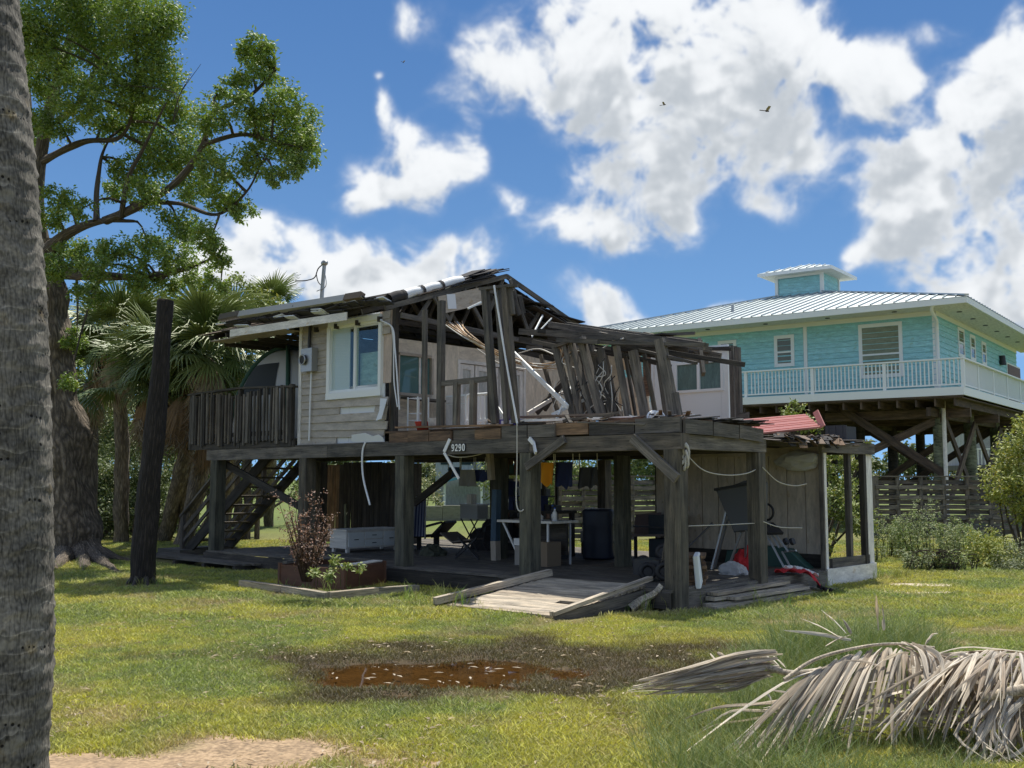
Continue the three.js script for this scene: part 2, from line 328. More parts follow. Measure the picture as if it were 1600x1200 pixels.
const house = thing('ruined_stilt_house', 'collapsed grey wooden house on stilts with open roof trusses', 'house', HOUSE, [0, 0, 0]);
{
  const H = house, W = mat.greyWood, D = mat.darkWood;
  // posts
  for (const [u, v] of [[0.02, 0], [2.6, 0], [5.42, 0], [8.15, 0], [11.22, 0], [0, 2.05], [2.7, 2.4], [5.5, 2.4], [8.2, 2.4], [11.1, 2.5], [2.4, 5], [5.1, 5], [8.1, 5], [11.1, 5], [6.8, 5]]) {
    const s = v === 0 ? 0.225 : 0.2;
    const p = block('post', [u - s / 2, u + s / 2], [-0.15, 2.10], [v - s / 2, v + s / 2], pick(mat.postWood), H);
    p.rotation.y = J(0.04); p.rotation.z = J(0.008);
  }
  // main beams; the front one is spliced
  for (const [a, b, dy] of [[11.5, 7.42, 0], [7.412, 2.52, 0.004], [2.512, -0.14, -0.003]]) block('beam', [b, a], [2.103 + dy, 2.318 + dy], [-0.11, 0.10], pick(W), H);
  for (const [v, a] of [[2.35, 0.12], [5, 2.3]]) block('beam', [a, 11.4], [2.105, 2.31], [v - 0.09, v + 0.09], pick(D), H);
  block('side_beam', [-0.09, 0.09], [2.106, 2.30], [0.105, 2.2], pick(W), H);
  // joists and floor
  for (let u = 0.25; u < 12.1; u += 0.6) bar('joist', [u, 2.405, 0.06], [u + J(0.02), 2.405, u < 2.2 ? 2.2 : 5.2], 0.045, 0.165, pick(D), H);
  for (let u = 0; u < 8.3; u += 1.22) for (let v = 0.0; v < (u < 1.9 ? 2.0 : 5.0); v += 2.44) {
    const u1 = Math.min(u + 1.212, 8.38), v1 = Math.min(v + 2.432, u < 1.9 ? 2.2 : 5.25);
    block('floor_panel', [u, u1], [2.495 + J(0.003), 2.525], [v, v1], pick(mat.brownWood), H);
  }
  // rim pieces between the joist ends, some brown, some weathered, set in and out
  const seams = [5.74, 5.24, 4.71, 4.19, 3.66, 3.09, 2.56, 2.02, 1.42, 0.62, -0.12];
  for (let i = 0; i < seams.length - 1; i++) {
    const v = -0.06 + J(0.025), m = [mat.brownWood[1], mat.brownWood[1], mat.brownWood[1], W[3], mat.brownWood[0], W[1], W[0], mat.brownWood[2], D[1], W[0]][i];
    block('rim_board', [seams[i + 1] + 0.012, seams[i] - 0.006], [2.325 + (i === 7 ? 0.02 : 0), 2.50 + J(0.018) + (i === 9 ? 0.03 : 0)], [v - 0.03, v + 0.02], m, H);
  }
  for (let i = 0; i < 3; i++) bar('rim_board', [-0.13, 2.405 - i * 0.012, 0.0 + i * 0.68], [-0.13, 2.40 - i * 0.03, 0.655 + i * 0.68], 0.045, 0.19, pick(W), H);
  block('rim_board', [5.75, 8.42], [2.325, 2.349], [-0.09, -0.05], W[0], H);
  // knee braces
  bar('brace', hp(882, 686, -0.14), hp(822, 730, -0.14), 0.05, 0.12, W[0], H);
  bar('brace', hp(988, 684, -0.14), hp(1058, 748, -0.14), 0.05, 0.13, W[2], H);
  bar('brace', hp(350, 724, 0.16), hp(470, 792, 0.16), 0.05, 0.14, D[0], H);
  bar('brace', hp(712, 735, 2.4), hp(648, 786, 2.4), 0.06, 0.14, D[1], H);

  // ---- front wall of the closed room: lap siding, each course a board
  block('sheathing_panel', [6.95, 8.36], [2.35, 4.62], [0.012, 0.03], mat.house_wrap, H);
  block('sheathing_panel', [5.98, 6.945], [2.35, 3.36], [0.012, 0.03], mat.house_wrap, H);
  block('sheathing_panel', [5.80, 6.12], [3.365, 4.62], [0.012, 0.03], paint(0.52, 0.42, 0.36), H);
  block('sheathing_panel', [6.125, 6.945], [4.40, 4.62], [0.012, 0.03], mat.house_wrap, H);
  const w0 = 6.09, w1 = 7.47, wy0 = 3.27, wy1 = 4.48;      // window opening
  let y = 2.352;
  for (let i = 0; y < 4.6; i++) {
    const h = 0.133, top = Math.min(y + h, 4.62), m = pick(mat.siding);
    let r = 5.90 + J(0.05);                                     // torn right-hand end
    if (y > 3.2) r = 6.02 + J(0.03);
    const pieces = [];
    if (top > wy0 - 0.02 && y < wy1) { pieces.push([w1 + 0.09, 8.345]); if (y > 4.2) pieces.push([5.82, w0 - 0.07]); }
    else if (i === 0) pieces.push([7.28, 8.345]);               // lost: white wrap shows
    else if (i === 4) { pieces.push([7.2, 8.345]); pieces.push([5.86, 6.2]); }
    else pieces.push([y > 4.4 ? 5.82 : r, 8.345]);
    for (const [a, b] of pieces) {
      const o = bar('siding_board', [b, y + h / 2, -0.004], [a, y + h / 2 + (a < 6 && i < 7 ? -0.02 - R0() * 0.035 : 0), -0.004 - (a < 6 && i < 7 ? R0() * 0.05 : 0)], 0.022, h + 0.008, m, H);
      o.rotateX(-0.15);
    }
    y += h;
  }
  const wrap = slabGeo([[0, 0.02], [0.25, -0.03], [0.9, 0.03], [0.88, 0.15], [0.52, 0.19], [0.3, 0.14], [0.16, 0.17], [0.05, 0.12]], 0.012);
  const torn = mesh('torn_wrap', wrap, mat.house_wrap, H); torn.position.set(5.86, 2.30, -0.06); torn.rotation.set(-0.2, 0, 0.05);
  const tab = mesh('torn_wrap', slabGeo([[0, 0], [0.18, 0.02], [0.15, -0.2], [0.2, -0.38], [0.06, -0.35]], 0.01), mat.house_wrap, H); tab.position.set(5.82, 3.08, -0.07); tab.rotation.x = 0.2;
  bar('corner_trim', [8.395, 2.33, -0.005], [8.395, 4.63, -0.005], 0.06, 0.085, mat.white, H, V3(1, 0, 0));
  bar('corner_stud', [5.77, 2.34, 0.06], [5.77, 4.66, 0.06], 0.09, 0.09, D[1], H, V3(1, 0, 0));
  bar('corner_stud', [5.86, 2.34, 0.09], [5.86, 4.62, 0.09], 0.04, 0.09, mat.brownWood[1], H, V3(1, 0, 0));
  // window with two sashes
  const win = new THREE.Group(); win.name = 'window'; H.add(win);
  for (const [a, b, c, d] of [[w0 - 0.07, w1 + 0.10, wy0 - 0.12, wy0], [w0 - 0.03, w1 + 0.06, wy1, wy1 + 0.10], [w1, w1 + 0.085, wy0, wy1], [w0 - 0.07, w0, wy0, wy1]]) block('frame', [a, b], [c, d], [-0.055, 0.06], mat.whiteClean, win);
  const mid = (w0 + w1) / 2;
  block('sash', [mid - 0.03, mid + 0.03], [wy0, wy1], [-0.02, 0.05], mat.whiteClean, win);
  for (const [a, b] of [[w0, mid - 0.03], [mid + 0.03, w1]]) {
    block('sash', [a, b], [wy0, wy0 + 0.045], [-0.012, 0.04], mat.whiteClean, win); block('sash', [a, b], [wy1 - 0.045, wy1], [-0.012, 0.04], mat.whiteClean, win);
    block('pane', [a, b], [wy0 + 0.045, wy1 - 0.045], [0.012, 0.016], mat.glass, win);
  }
  const cur = [], cuv = [], cix = [];
  for (let i = 0; i <= 24; i++) for (let k = 0; k < 2; k++) { cur.push(mid + 0.02 + i / 24 * (w1 - mid), k ? wy1 : wy0 + 0.03, 0.12 + 0.02 * Math.sin(i * 1.35)); cuv.push(i / 24, k); if (i < 24 && !k) cix.push(i * 2, i * 2 + 1, i * 2 + 2, i * 2 + 2, i * 2 + 1, i * 2 + 3); }
  const curtain = mesh('curtain', geoFrom(cur, cuv, cix), M(0.07, 0.075, 0.07, { roughness: 0.9, side: THREE.DoubleSide }), H);
  bar('reflection_panel', [w0 + 0.01, 3.62, 0.11], [mid - 0.01, 3.62, 0.11], 0.01, 0.66, paint(0.55, 0.62, 0.58), H);  // added panel; its pale teal stands for the reflection in the right pane
  // electric meter box on the siding with conduits
  const mb = new THREE.Group(); mb.name = 'meter_box'; H.add(mb);
  block('box', [7.86, 8.20], [3.70, 4.13], [-0.16, -0.02], mat.steel, mb);
  const ring = mesh('socket', new THREE.CylinderGeometry(0.085, 0.085, 0.05, 20).rotateX(Math.PI / 2), mat.black, mb); ring.position.set(8.10, 3.92, -0.175);
  const ring2 = mesh('socket_rim', new THREE.TorusGeometry(0.088, 0.014, 8, 22), mat.steel, mb); ring2.position.set(8.10, 3.92, -0.20);
  tube('conduit', [[8.08, 4.12, -0.06], [8.08, 4.30, -0.06], [8.06, 4.62, -0.06]], 0.03, 0.03, mat.darkSteel, H);
  tube('conduit', [[8.0, 3.70, -0.06], [8.02, 3.0, -0.06], [8.03, 2.42, -0.06]], 0.017, 0.017, mat.pvc, H);
  // side and back walls of the room
  for (let k = 0; k < 16; k++) bar('siding_board', [8.405, 2.42 + k * 0.133, 0.02], [8.405, 2.42 + k * 0.133, 5.1], 0.014, 0.14, pick(mat.siding), H);
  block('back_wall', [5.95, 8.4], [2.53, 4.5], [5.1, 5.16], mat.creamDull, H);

  // ---- cream partition running back, with a slider and a french door
  const cw = 5.97, T = 4.17, wl = [];
  const A = hs(623, 551, cw), B = hs(672, 617, cw), C = hs(718, 562, cw), E = hs(817, 575, cw);
  const z0 = 0.16, wz0 = Math.max(A.z, 0.3), wz1 = B.z, d0 = C.z, d1 = E.z, wb = B.y, wt = A.y - 0.04, dt = 3.86;
  for (const [za, zb, ya, yb] of [[z0, wz0, 2.53, T], [wz0, wz1, 2.53, wb], [wz0, wz1, wt, T], [wz1, d0, 2.53, T], [d0, d1, dt, T], [d1, 5.09, 2.53, T]]) block('partition_panel', [cw, cw + 0.06], [ya, yb], [za, zb - 0.003], mat.cream, H);
  const sw = new THREE.Group(); sw.name = 'window'; H.add(sw);
  for (const [za, zb, ya, yb] of [[wz0, wz1, wb - 0.05, wb], [wz0, wz1, wt, wt + 0.05], [wz1, wz1 + 0.05, wb, wt], [wz0 - 0.05, wz0, wb, wt]]) block('frame', [cw - 0.04, cw + 0.05], [ya, yb], [za, zb], mat.creamDull, sw);
  const wm = mix(wz0, wz1, 0.66);
  block('sash', [cw - 0.01, cw + 0.04], [wb, wt], [wm - 0.02, wm + 0.02], mat.white, sw);
  block('pane', [cw + 0.005, cw + 0.011], [wb, wt], [wz0, wm - 0.02], mat.tealReflectGlass, sw); block('pane', [cw + 0.02, cw + 0.026], [wb, wt], [wm + 0.02, wz1], mat.tealReflectGlass, sw);
  bar('window_shelf', [cw - 0.16, wb - 0.1, wz0], [cw - 0.16, wb - 0.12, wz1 + 0.15], 0.2, 0.04, W[1], H);
  const fd = new THREE.Group(); fd.name = 'french_door'; H.add(fd);
  block('frame', [cw - 0.03, cw + 0.05], [dt, dt + 0.06], [d0 - 0.06, d1 + 0.06], mat.white, fd);
  for (const z of [d0 - 0.03, d1 + 0.03]) block('frame', [cw - 0.03, cw + 0.05], [2.53, dt], [z - 0.03, z + 0.03], mat.white, fd);
  const leaf = (za, zb) => {
    block('stile', [cw, cw + 0.04], [2.54, dt - 0.01], [za, za + 0.09], mat.white, fd); block('stile', [cw, cw + 0.04], [2.54, dt - 0.01], [zb - 0.09, zb], mat.white, fd);
    block('rail', [cw, cw + 0.04], [dt - 0.11, dt - 0.01], [za + 0.09, zb - 0.09], mat.white, fd); block('rail', [cw, cw + 0.04], [2.54, 2.72], [za + 0.09, zb - 0.09], mat.white, fd);
    block('pane', [cw + 0.018, cw + 0.024], [2.72, dt - 0.11], [za + 0.09, zb - 0.09], paint(0.50, 0.52, 0.50, { roughness: 0.12 }), fd);
  };
  const n = d1 - d0; leaf(d0, d0 + n * 0.22); leaf(d0 + n * 0.24, d0 + n * 0.60); leaf(d0 + n * 0.62, d1);

  // ---- balcony on the left
  for (let v = -0.1; v < 2.3; v += 0.145) bar('balcony_board', [8.45, 2.455 + J(0.004), v + 0.07], [12.2, 2.455 + J(0.004), v + 0.07], 0.138, 0.03, pick(D), H);
  block('balcony_rim', [8.44, 12.22], [2.325, 2.437], [-0.115, -0.07], D[1], H);
  for (let i = 0; i < 33; i++) {
    const u = 8.50 + i * 0.113 + J(0.018), h = 3.44 + J(0.035) + 0.05 * Math.sin(i * 0.3), b = 2.42 + J(0.05), l = J(0.02);
    bar('baluster', [u, b, -0.14], [u + l, h, -0.14 - J(0.01)], 0.035, i % 9 === 4 ? 0.085 : 0.045, i % 3 ? pick(W) : pick(D), H, V3(1, 0, 0));
  }
  bar('handrail', [8.45, 3.45, -0.09], [10.3, 3.53, -0.095], 0.13, 0.04, D[1], H); bar('handrail', [10.305, 3.53, -0.095], [12.25, 3.50, -0.09], 0.13, 0.04, D[0], H);
  for (const u of [8.55, 10.3, 12.15]) bar('rail_post', [u, 2.33, -0.09], [u, 3.50, -0.09], 0.085, 0.085, pick(D), H, V3(1, 0, 0));
  bar('bottom_rail', [8.5, 2.60, -0.10], [12.2, 2.60, -0.10], 0.04, 0.09, D[0], H);
  for (let i = 0; i < 18; i++) bar('baluster', [12.22, 2.42, 0.05 + i * 0.125], [12.22 + J(0.02), 3.46 + J(0.03), 0.05 + i * 0.125 + J(0.02)], 0.035, 0.07, pick(D), H, V3(0, 0, 1));
  bar('handrail', [12.2, 3.50, -0.02], [12.2, 3.52, 2.3], 0.13, 0.04, D[0], H);

  // ---- roof: trusses, boards, shingles
  const heel = 4.56, peak = 5.52, rv = 2.5, slope = (v) => heel + (peak - heel) * (1 - Math.abs(v - rv) / 2.95);
  const truss = (u, first) => {
    const t = new THREE.Group(); t.name = 'roof_truss'; H.add(t);
    const m = first ? W[1] : D[1], c = (a, b, w = 0.09, k = 0.04, mm = m) => bar('chord', [u + (a[2] ?? 0), a[1], a[0]], [u + (b[2] ?? 0), b[1], b[0]], k, w, mm, t);
    c([-0.45, heel], [rv, peak]); c([rv, peak], first ? [4.95, slope(4.95) - 0.03] : [5.45, heel]); c([-0.1, heel - 0.085], [first ? 3.9 : 5.1, heel - (first ? 0.26 : 0.085)]);
    const wb = (a, b, s = 0) => bar('web', [u + 0.041 * s, a[1], a[0]], [u + 0.041 * s, b[1], b[0]], 0.036, 0.07, m, t);
    const f = (v) => slope(v) - 0.04, g = heel - 0.06;
    wb([0.35, g], [0.62, f(0.62)], 1); wb([0.62, f(0.62)], [1.0, g], -1); wb([1.05, g], [1.35, f(1.35)], 1); wb([1.35, f(1.35)], [1.85, g], -1); wb([1.9, g], [2.45, f(2.45)], 1); wb([2.55, f(2.55)], [3.1, g - 0.05], -1); wb([3.1, g], [3.6, f(3.6)], 1); wb([2.02, f(2.02) - 0.14], [2.95, f(2.95) - 0.14], 1);
  };
  truss(5.44, true);
  for (let u = 6.05; u < 11.4; u += 0.61) truss(u, false);
  const slab = (name, u0, u1, va, vb, lift, th, m, sag = 0) => {   // sheet lying on a slope
    const a = V3((u0 + u1) / 2, slope(va) + lift, va), b = V3((u0 + u1) / 2, slope(vb) + lift - sag, vb);
    const o = bar(name, a, b, Math.abs(u1 - u0), th, m, H); return o;
  };
  for (let k = 0; k < 9; k++) {
    const u0 = 5.75 + k * 0.625, u1 = u0 + 0.615;
    for (let q = 0; q < 3; q++) {
      if (k === 0 && q === 0) continue;
      slab('roof_board', u0 + (k === 0 ? 0.2 * q : 0), u1, -0.42 + q * 0.98, 0.55 + q * 0.98, 0.07, 0.018, pick(mat.darkWood), 0);
      slab('roof_board', u0, u1, 5.42 - q * 0.98, 4.45 - q * 0.98, 0.07, 0.018, pick(mat.darkWood), 0);
    }
  }
  for (let q = 0; q < 12; q++) for (let k = 0; k < 6; k++) {
    const va = -0.48 + q * 0.25, u0 = 5.95 + k * 0.9 + J(0.05) + (k === 0 ? R0() * 0.5 : 0), u1 = 6.84 + k * 0.9;
    const o = slab('shingle_course', u0, u1, va, va + 0.27, 0.095 + J(0.006) + (R0() < 0.15 ? 0.02 : 0), 0.012, pick(mat.shingle)); o.rotateZ(-0.03); o.rotateX(J(0.012));
  }
  for (let q = 0; q < 4; q++) slab('shingle_course', 6.1, 11.35, 5.4 - q * 0.72, 4.66 - q * 0.72, 0.10, 0.012, pick(mat.shingle));
  // eave trim: drooping fascia, bent gutter lengths, flaps of felt
  bar('fascia', hp(360, 521, -0.5), hp(542, 494, -0.5), 0.025, 0.14, mat.white, H);
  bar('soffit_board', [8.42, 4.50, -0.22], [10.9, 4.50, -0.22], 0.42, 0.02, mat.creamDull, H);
  const gut = (p, q, m) => { const o = bar('gutter', p, q, 0.11, 0.12, m, H); o.rotateX(-0.35); return o; };
  gut(hp(376, 492, -0.55), hp(540, 467, -0.55), M(0.42, 0.42, 0.41, { roughness: 0.55, bumpMap: mottleBump, bumpScale: 0.002 })); gut(hp(541, 466, -0.57), hp(566, 462, -0.57), mat.shingle[2]); gut(hp(345, 497, -0.5), hp(374, 491, -0.5), mat.shingle[1]);
  bar('flashing', hp(340, 507, -0.45), hp(378, 502, -0.45), 0.1, 0.02, mat.pvc, H);
  for (let i = 0; i < 44; i++) { const x = 352 + (i % 22) * 11 + J(6), yy = 503 - (x - 380) * 0.155 + J(6); bar('felt_flap', hp(x, yy, -0.46), hp(x + 24 + J(8), yy - 4 + J(4), -0.52), 0.14 + J(0.06), 0.02, i % 5 === 3 ? mat.house_wrap : mat.felt, H, V3(0, 1, 0.4)); }
  // white rolled roofing along the torn gable edge
  const gl = (v, lift = 0.13) => V3(5.5, slope(v) + lift, v);
  for (const [a, b] of [[-0.32, -0.02], [0.0, 0.40], [0.42, 0.85], [0.87, 1.38]]) tube('membrane_roll', [gl(a), gl((a + b) / 2, 0.145), gl(b)], 0.085 + J(0.012), 0.085 + J(0.012), a < -0.1 ? mat.felt : mat.house_wrap, H, 9);
  for (const v of [-0.01, 0.41, 0.86]) tube('membrane_band', [gl(v - 0.03), gl(v), gl(v + 0.03)], 0.1, 0.1, mat.felt, H, 9);
  for (let i = 0; i < 34; i++) {
    const v = 0.2 + R0() * 2.15, l = 0.35 + R0() * 0.55, u = 5.46 + R0() * 0.5, lift = 0.06 + R0() * (v > 1.3 ? 0.16 : 0.05), a = V3(u, slope(v) + lift, v), b = V3(u + J(0.1), slope(v + l) + lift + J(0.05) + (v > 1.6 ? 0.03 : 0), v + l);
    if (b.z > 2.45) b.set(b.x, b.y + (b.z - 2.45) * 0.33, b.z);
    bar('torn_shingle', a, b, 0.12 + R0() * 0.25, 0.015, i % 4 ? mat.felt : pick(mat.shingle), H);
  }
  // broken boards and felt on the fallen rear slope
  for (let i = 0; i < 54; i++) {
    const v = 2.7 + R0() * 2.2, u = 5.5 + R0() * 0.35, yb = slope(v) - 0.10 - R0() * 0.35;
    bar('torn_shingle', [u, yb, v], [u + J(0.15), yb - 0.12 + J(0.16), v + 0.45 + R0() * 0.5], 0.12 + R0() * 0.3, 0.02, i % 3 ? mat.felt : pick(D), H);
  }
  for (const [x, y1, x2, y2] of [[800, 455, 812, 492], [812, 462, 818, 490], [795, 450, 803, 470]]) bar('splintered_board', hs(x, y1, 5.3), hs(x2, y2, 5.3), 0.02, 0.12, D[1], H, V3(0, 0, 1));
  // hanging piece of gable cladding
  const ga = hs(687, 477, 5.36), gb = hs(754, 462, 5.36); bar('gable_panel', ga, gb, 0.02, 0.31, mat.creamDull, H); bar('gable_patch', hs(699, 473, 5.34).add(V3(0, 0.02, 0)), hs(712, 471, 5.34), 0.012, 0.26, mat.house_wrap, H);
  // mast for the old power line
  const mp = hp(503, 462, 2.3), mq = hp(507, 411, 2.3);
  const mast = new THREE.Group(); mast.name = 'service_mast'; H.add(mast);
  tube('pipe', [V3(mp.x, mp.y - 0.5, mp.z), mp, mq], 0.045, 0.042, mat.steel, mast, 10);
  const cap = mesh('weatherhead', new THREE.SphereGeometry(0.085, 12, 8), mat.steel, mast); cap.position.copy(mq); cap.scale.set(1.2, 0.8, 0.8);
  tube('cable', [mq, hp(497, 420, 2.3), hp(492, 433, 2.3), hp(480, 438, 2.3), hp(462, 439, 2.3)], 0.014, 0.014, mat.black, mast, 5, 24);
  tube('cable', [hp(494, 428, 2.3), hp(497, 440, 2.3), hp(503, 447, 2.3)], 0.012, 0.012, mat.black, mast, 5, 14);
  tube('cable', [hp(506, 418, 2.25), hp(509, 447, 2.25), hp(495, 455, 2.25)], 0.01, 0.01, mat.steel, mast, 5, 14);

  // ---- open part: studs of the front wall
  const st = (x0, y0, x1, y1, v, w = 0.09, d = 0.09, m = pick(W), v1 = v) => bar('stud', hp(x0, y0, v), hp(x1, y1, v1), d, w, m, H, V3(1, 0, 0.001));
  st(663, 669, 664, 484, 0.03, 0.09, 0.05); st(688, 667, 690, 470, 0.04, 0.11, 0.09); st(614, 690, 619, 486, 0.05, 0.08, 0.08, D[0]);
  st(713, 665, 714, 597, 0.03); st(739, 665, 740, 594, 0.03, 0.09); st(685, 600, 762, 592, 0.02, 0.04, 0.09, W[0]).rotateX(0);
  st(774, 662, 758, 451, 0.02, 0.11, 0.09, W[1]); st(793, 662, 778, 449, 0.06, 0.085, 0.09, W[0]); st(806, 661, 789, 447, 0.02, 0.11, 0.09, W[3]); st(766, 661, 765, 560, 0.2, 0.06, 0.06, D[1]);
  bar('top_plate', hp(752, 452, 0.03), hp(806, 446, 0.03), 0.12, 0.045, W[1], H); st(801, 492, 796, 446, 0.05, 0.08, 0.05, W[1]);
  tube('conduit', [hp(772, 446, -0.06), hp(790, 560, -0.06), hp(808, 662, -0.06)], 0.016, 0.016, mat.pvc, H, 6, 12);
  tube('conduit', [hp(594, 500, -0.06), hp(613, 512, -0.06), hp(617, 545, -0.06), hp(624, 640, -0.06)], 0.014, 0.014, mat.pvc, H, 6, 30);
  tube('conduit', [hp(600, 506, -0.05), hp(611, 510, -0.05), hp(616, 600, -0.05), hp(621, 636, -0.05)], 0.012, 0.012, mat.pvc, H, 6, 30);
  // racked wall to the right: all its studs lean one way
  const RV = 0.9;
  for (const [x0, y0, x1, y1, w, dv] of [[896, 650, 867, 540, 0.10, 0], [908, 652, 883, 537, 0.07, 0.03], [927, 654, 893, 536, 0.07, 0.06], [941, 652, 908, 528, 0.11, 0], [951, 652, 922, 540, 0.09, 0.3], [960, 654, 938, 545, 0.10, 0.2], [983, 657, 963, 541, 0.07, 0], [1009, 657, 989, 548, 0.12, 0.05], [1056, 660, 1031, 530, 0.15, -0.3], [1062, 660, 1054, 614, 0.10, -0.32], [935, 652, 925, 560, 0.05, 0.5], [917, 652, 902, 545, 0.06, 0.45]]) st(x0, y0, x1, y1, RV + dv, w, 0.06 + R0() * 0.05);
  const lay = (x0, y0, x1, y1, v0, v1, w, h, m = pick(W), n = 'fallen_rafter') => bar(n, hp(x0, y0, v0), hp(x1, y1, v1), w, h, m, H);
  lay(868, 542, 912, 526, RV, RV, 0.1, 0.05); lay(812, 518, 1036, 531, 1.6, RV, 0.05, 0.1, W[1]); lay(858, 507, 1030, 533, 2.2, 1.2, 0.05, 0.1, W[0]); lay(900, 534, 1104, 539, RV, 0.5, 0.09, 0.05, W[1]); lay(1000, 528, 1112, 548, 1.4, 2.2, 0.05, 0.08, W[3]); lay(885, 508, 1100, 541, 2.6, 1.2, 0.05, 0.11, W[0]); lay(930, 545, 1076, 546, 1.6, 1.8, 0.05, 0.07, D[1]); lay(975, 552, 1090, 551, 2.2, 2.6, 0.05, 0.04, mat.pvc);
  lay(1092, 531, 1099, 585, 1.6, 1.4, 0.05, 0.11, W[0], 'hanging_board'); lay(812, 530, 925, 545, 2.6, 2.4, 0.05, 0.1, D[1]); lay(808, 548, 868, 562, 3, 3.2, 0.05, 0.1, D[1]);
  lay(862, 518, 958, 517, 3.4, 2.0, 0.04, 0.06, W[2]); lay(958, 538, 1046, 522, 1.9, 1.6, 0.3, 0.02, mat.felt, 'torn_sheet'); lay(900, 530, 960, 522, 2.2, 2.0, 0.5, 0.02, mat.shingle[1], 'torn_sheet');
  const rt = rng(47);
  for (let i = 0; i < 30; i++) { const x = 815 + rt() * 240, y1 = mix(512, 545, rt()) + (x - 830) * 0.03, l = 45 + rt() * 120, v = 0.9 + rt() * 2.2; lay(x, y1, x + l, y1 + l * (0.02 + rt() * 0.2) + (rt() - 0.5) * 16, v, v + (rt() - 0.5) * 1.2, 0.03 + rt() * 0.03, 0.035 + rt() * 0.05, rt() < 0.5 ? pick(W) : pick(D)); }
  for (let i = 0; i < 12; i++) { const x = 872 + i * 15 + rt() * 8; st(x, 654, x - 14 - rt() * 16, 548 + rt() * 10, RV + 0.4 + rt() * 1.2, 0.04 + rt() * 0.03, 0.04); }
  // scraps of wallboard left between and behind the leaning studs
  const scrap = (pts, v, m, turn = 0) => { const q = pts.map(([x, y2]) => hp(x, y2, v)), c = q[0]; const o = mesh('wallboard_scrap', slabGeo(q.map((p) => [p.x - c.x, p.y - c.y]), 0.02), m, H); o.position.copy(c).sub(off(H)); o.rotation.y = turn; return o; };
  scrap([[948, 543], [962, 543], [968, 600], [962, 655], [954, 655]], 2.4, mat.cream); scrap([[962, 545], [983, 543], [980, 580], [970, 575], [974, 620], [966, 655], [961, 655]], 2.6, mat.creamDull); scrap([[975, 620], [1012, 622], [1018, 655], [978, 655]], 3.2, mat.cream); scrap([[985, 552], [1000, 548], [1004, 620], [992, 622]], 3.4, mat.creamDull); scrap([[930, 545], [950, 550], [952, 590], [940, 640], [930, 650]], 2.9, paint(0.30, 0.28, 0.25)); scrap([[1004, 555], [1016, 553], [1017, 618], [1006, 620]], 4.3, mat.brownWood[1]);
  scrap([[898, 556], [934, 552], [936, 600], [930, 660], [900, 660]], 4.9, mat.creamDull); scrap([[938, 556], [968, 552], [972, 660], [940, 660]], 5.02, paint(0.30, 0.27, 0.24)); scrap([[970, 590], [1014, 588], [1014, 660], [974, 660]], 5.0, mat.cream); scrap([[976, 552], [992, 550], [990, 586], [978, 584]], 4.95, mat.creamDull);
  // white rear wall with slider
  const BV = 5.0, bl = hp(1015, 550, BV), br = hp(1137, 545, BV), wa = hp(1058, 571, BV), wc = hp(1127, 606, BV), bt = bl.y, bb = 2.53;
  for (const [a, b, c, d] of [[br.x, wc.x, bb, bt], [wc.x, wa.x, bb, wc.y], [wc.x, wa.x, wa.y, bt], [wa.x, (bl.x + wa.x) / 2, bb, bt - 0.01], [(bl.x + wa.x) / 2 + 0.004, bl.x, bb, bt - 0.02]]) block('rear_wall_panel', [a + 0.002, b - 0.002], [c, d], [BV, BV + 0.05], mat.whiteClean, H);
  const rw = new THREE.Group(); rw.name = 'window'; H.add(rw);
  for (const [a, b, c, d] of [[wc.x - 0.05, wa.x + 0.05, wc.y - 0.05, wc.y], [wc.x - 0.05, wa.x + 0.05, wa.y, wa.y + 0.05], [wc.x - 0.05, wc.x, wc.y, wa.y], [wa.x, wa.x + 0.05, wc.y, wa.y], [(wa.x + wc.x) / 2 - 0.03, (wa.x + wc.x) / 2 + 0.03, wc.y, wa.y]]) block('frame', [a, b], [c, d], [BV - 0.025, BV + 0.03], mat.whiteClean, rw);
  for (const s of [0, 1]) block('pane', s ? [wc.x, (wa.x + wc.x) / 2 - 0.03] : [(wa.x + wc.x) / 2 + 0.03, wa.x], [wc.y, wa.y], [BV + 0.005, BV + 0.011], paint(0.13, 0.21, 0.20, { roughness: 0.15 }), rw);
  st(1141, 660, 1138, 544, BV + 0.1, 0.09, 0.05); st(1146, 660, 1143, 541, BV - 0.15, 0.09, 0.05, W[0]); st(1156, 660, 1152, 543, BV - 0.4, 0.09, 0.09, W[1]); bar('top_plate', hp(1014, 551, BV), hp(1150, 543, BV), 0.1, 0.05, D[1], H); scrap([[1151, 645], [1170, 644], [1170, 662], [1151, 662]], 4, W[0]);
  for (const x of [1022, 1042]) bar('panel_batten', hp(x, 552, BV - 0.01), hp(x, 655, BV - 0.01), 0.012, 0.02, mat.white, H, V3(1, 0, 0));
  // wires spilling from the ceiling
  const rw2 = rng(31);
  for (let i = 0; i < 9; i++) { const q = () => (rw2() - 0.5) * 12; tube('wire', [hs(690 + i * 4, 503 + q() * 0.3, 5.4), hp(740 + q(), 530 + q() * 0.6, 0.5), hp(790 + q(), 558 + q() * 0.7, 1.0), hp(840 + q(), 572 + q(), 1.5), hp(872 + q(), 566 + q() * 1.5, 1.3), hp(884 + q() * 2, 545 + q() * 2, 0.9)], 0.011, 0.011, i % 3 ? mat.wire : mat.wireWhite, H, 5, 40); }
  for (let i = 0; i < 20; i++) { const x = 868 + rw2() * 110, y2 = 545 + rw2() * 60, q = () => (rw2() - 0.5) * 34; tube('wire', [hp(x, y2, 1.0), hp(x + q(), y2 + 20 + q(), 0.9), hp(x + q(), y2 + 38 + q(), 1.0), hp(x + q() * 1.3, Math.min(650, y2 + 62 + q()), 1.2)], 0.008, 0.008, i % 3 ? mat.wireWhite : mat.black, H, 5, 24); }
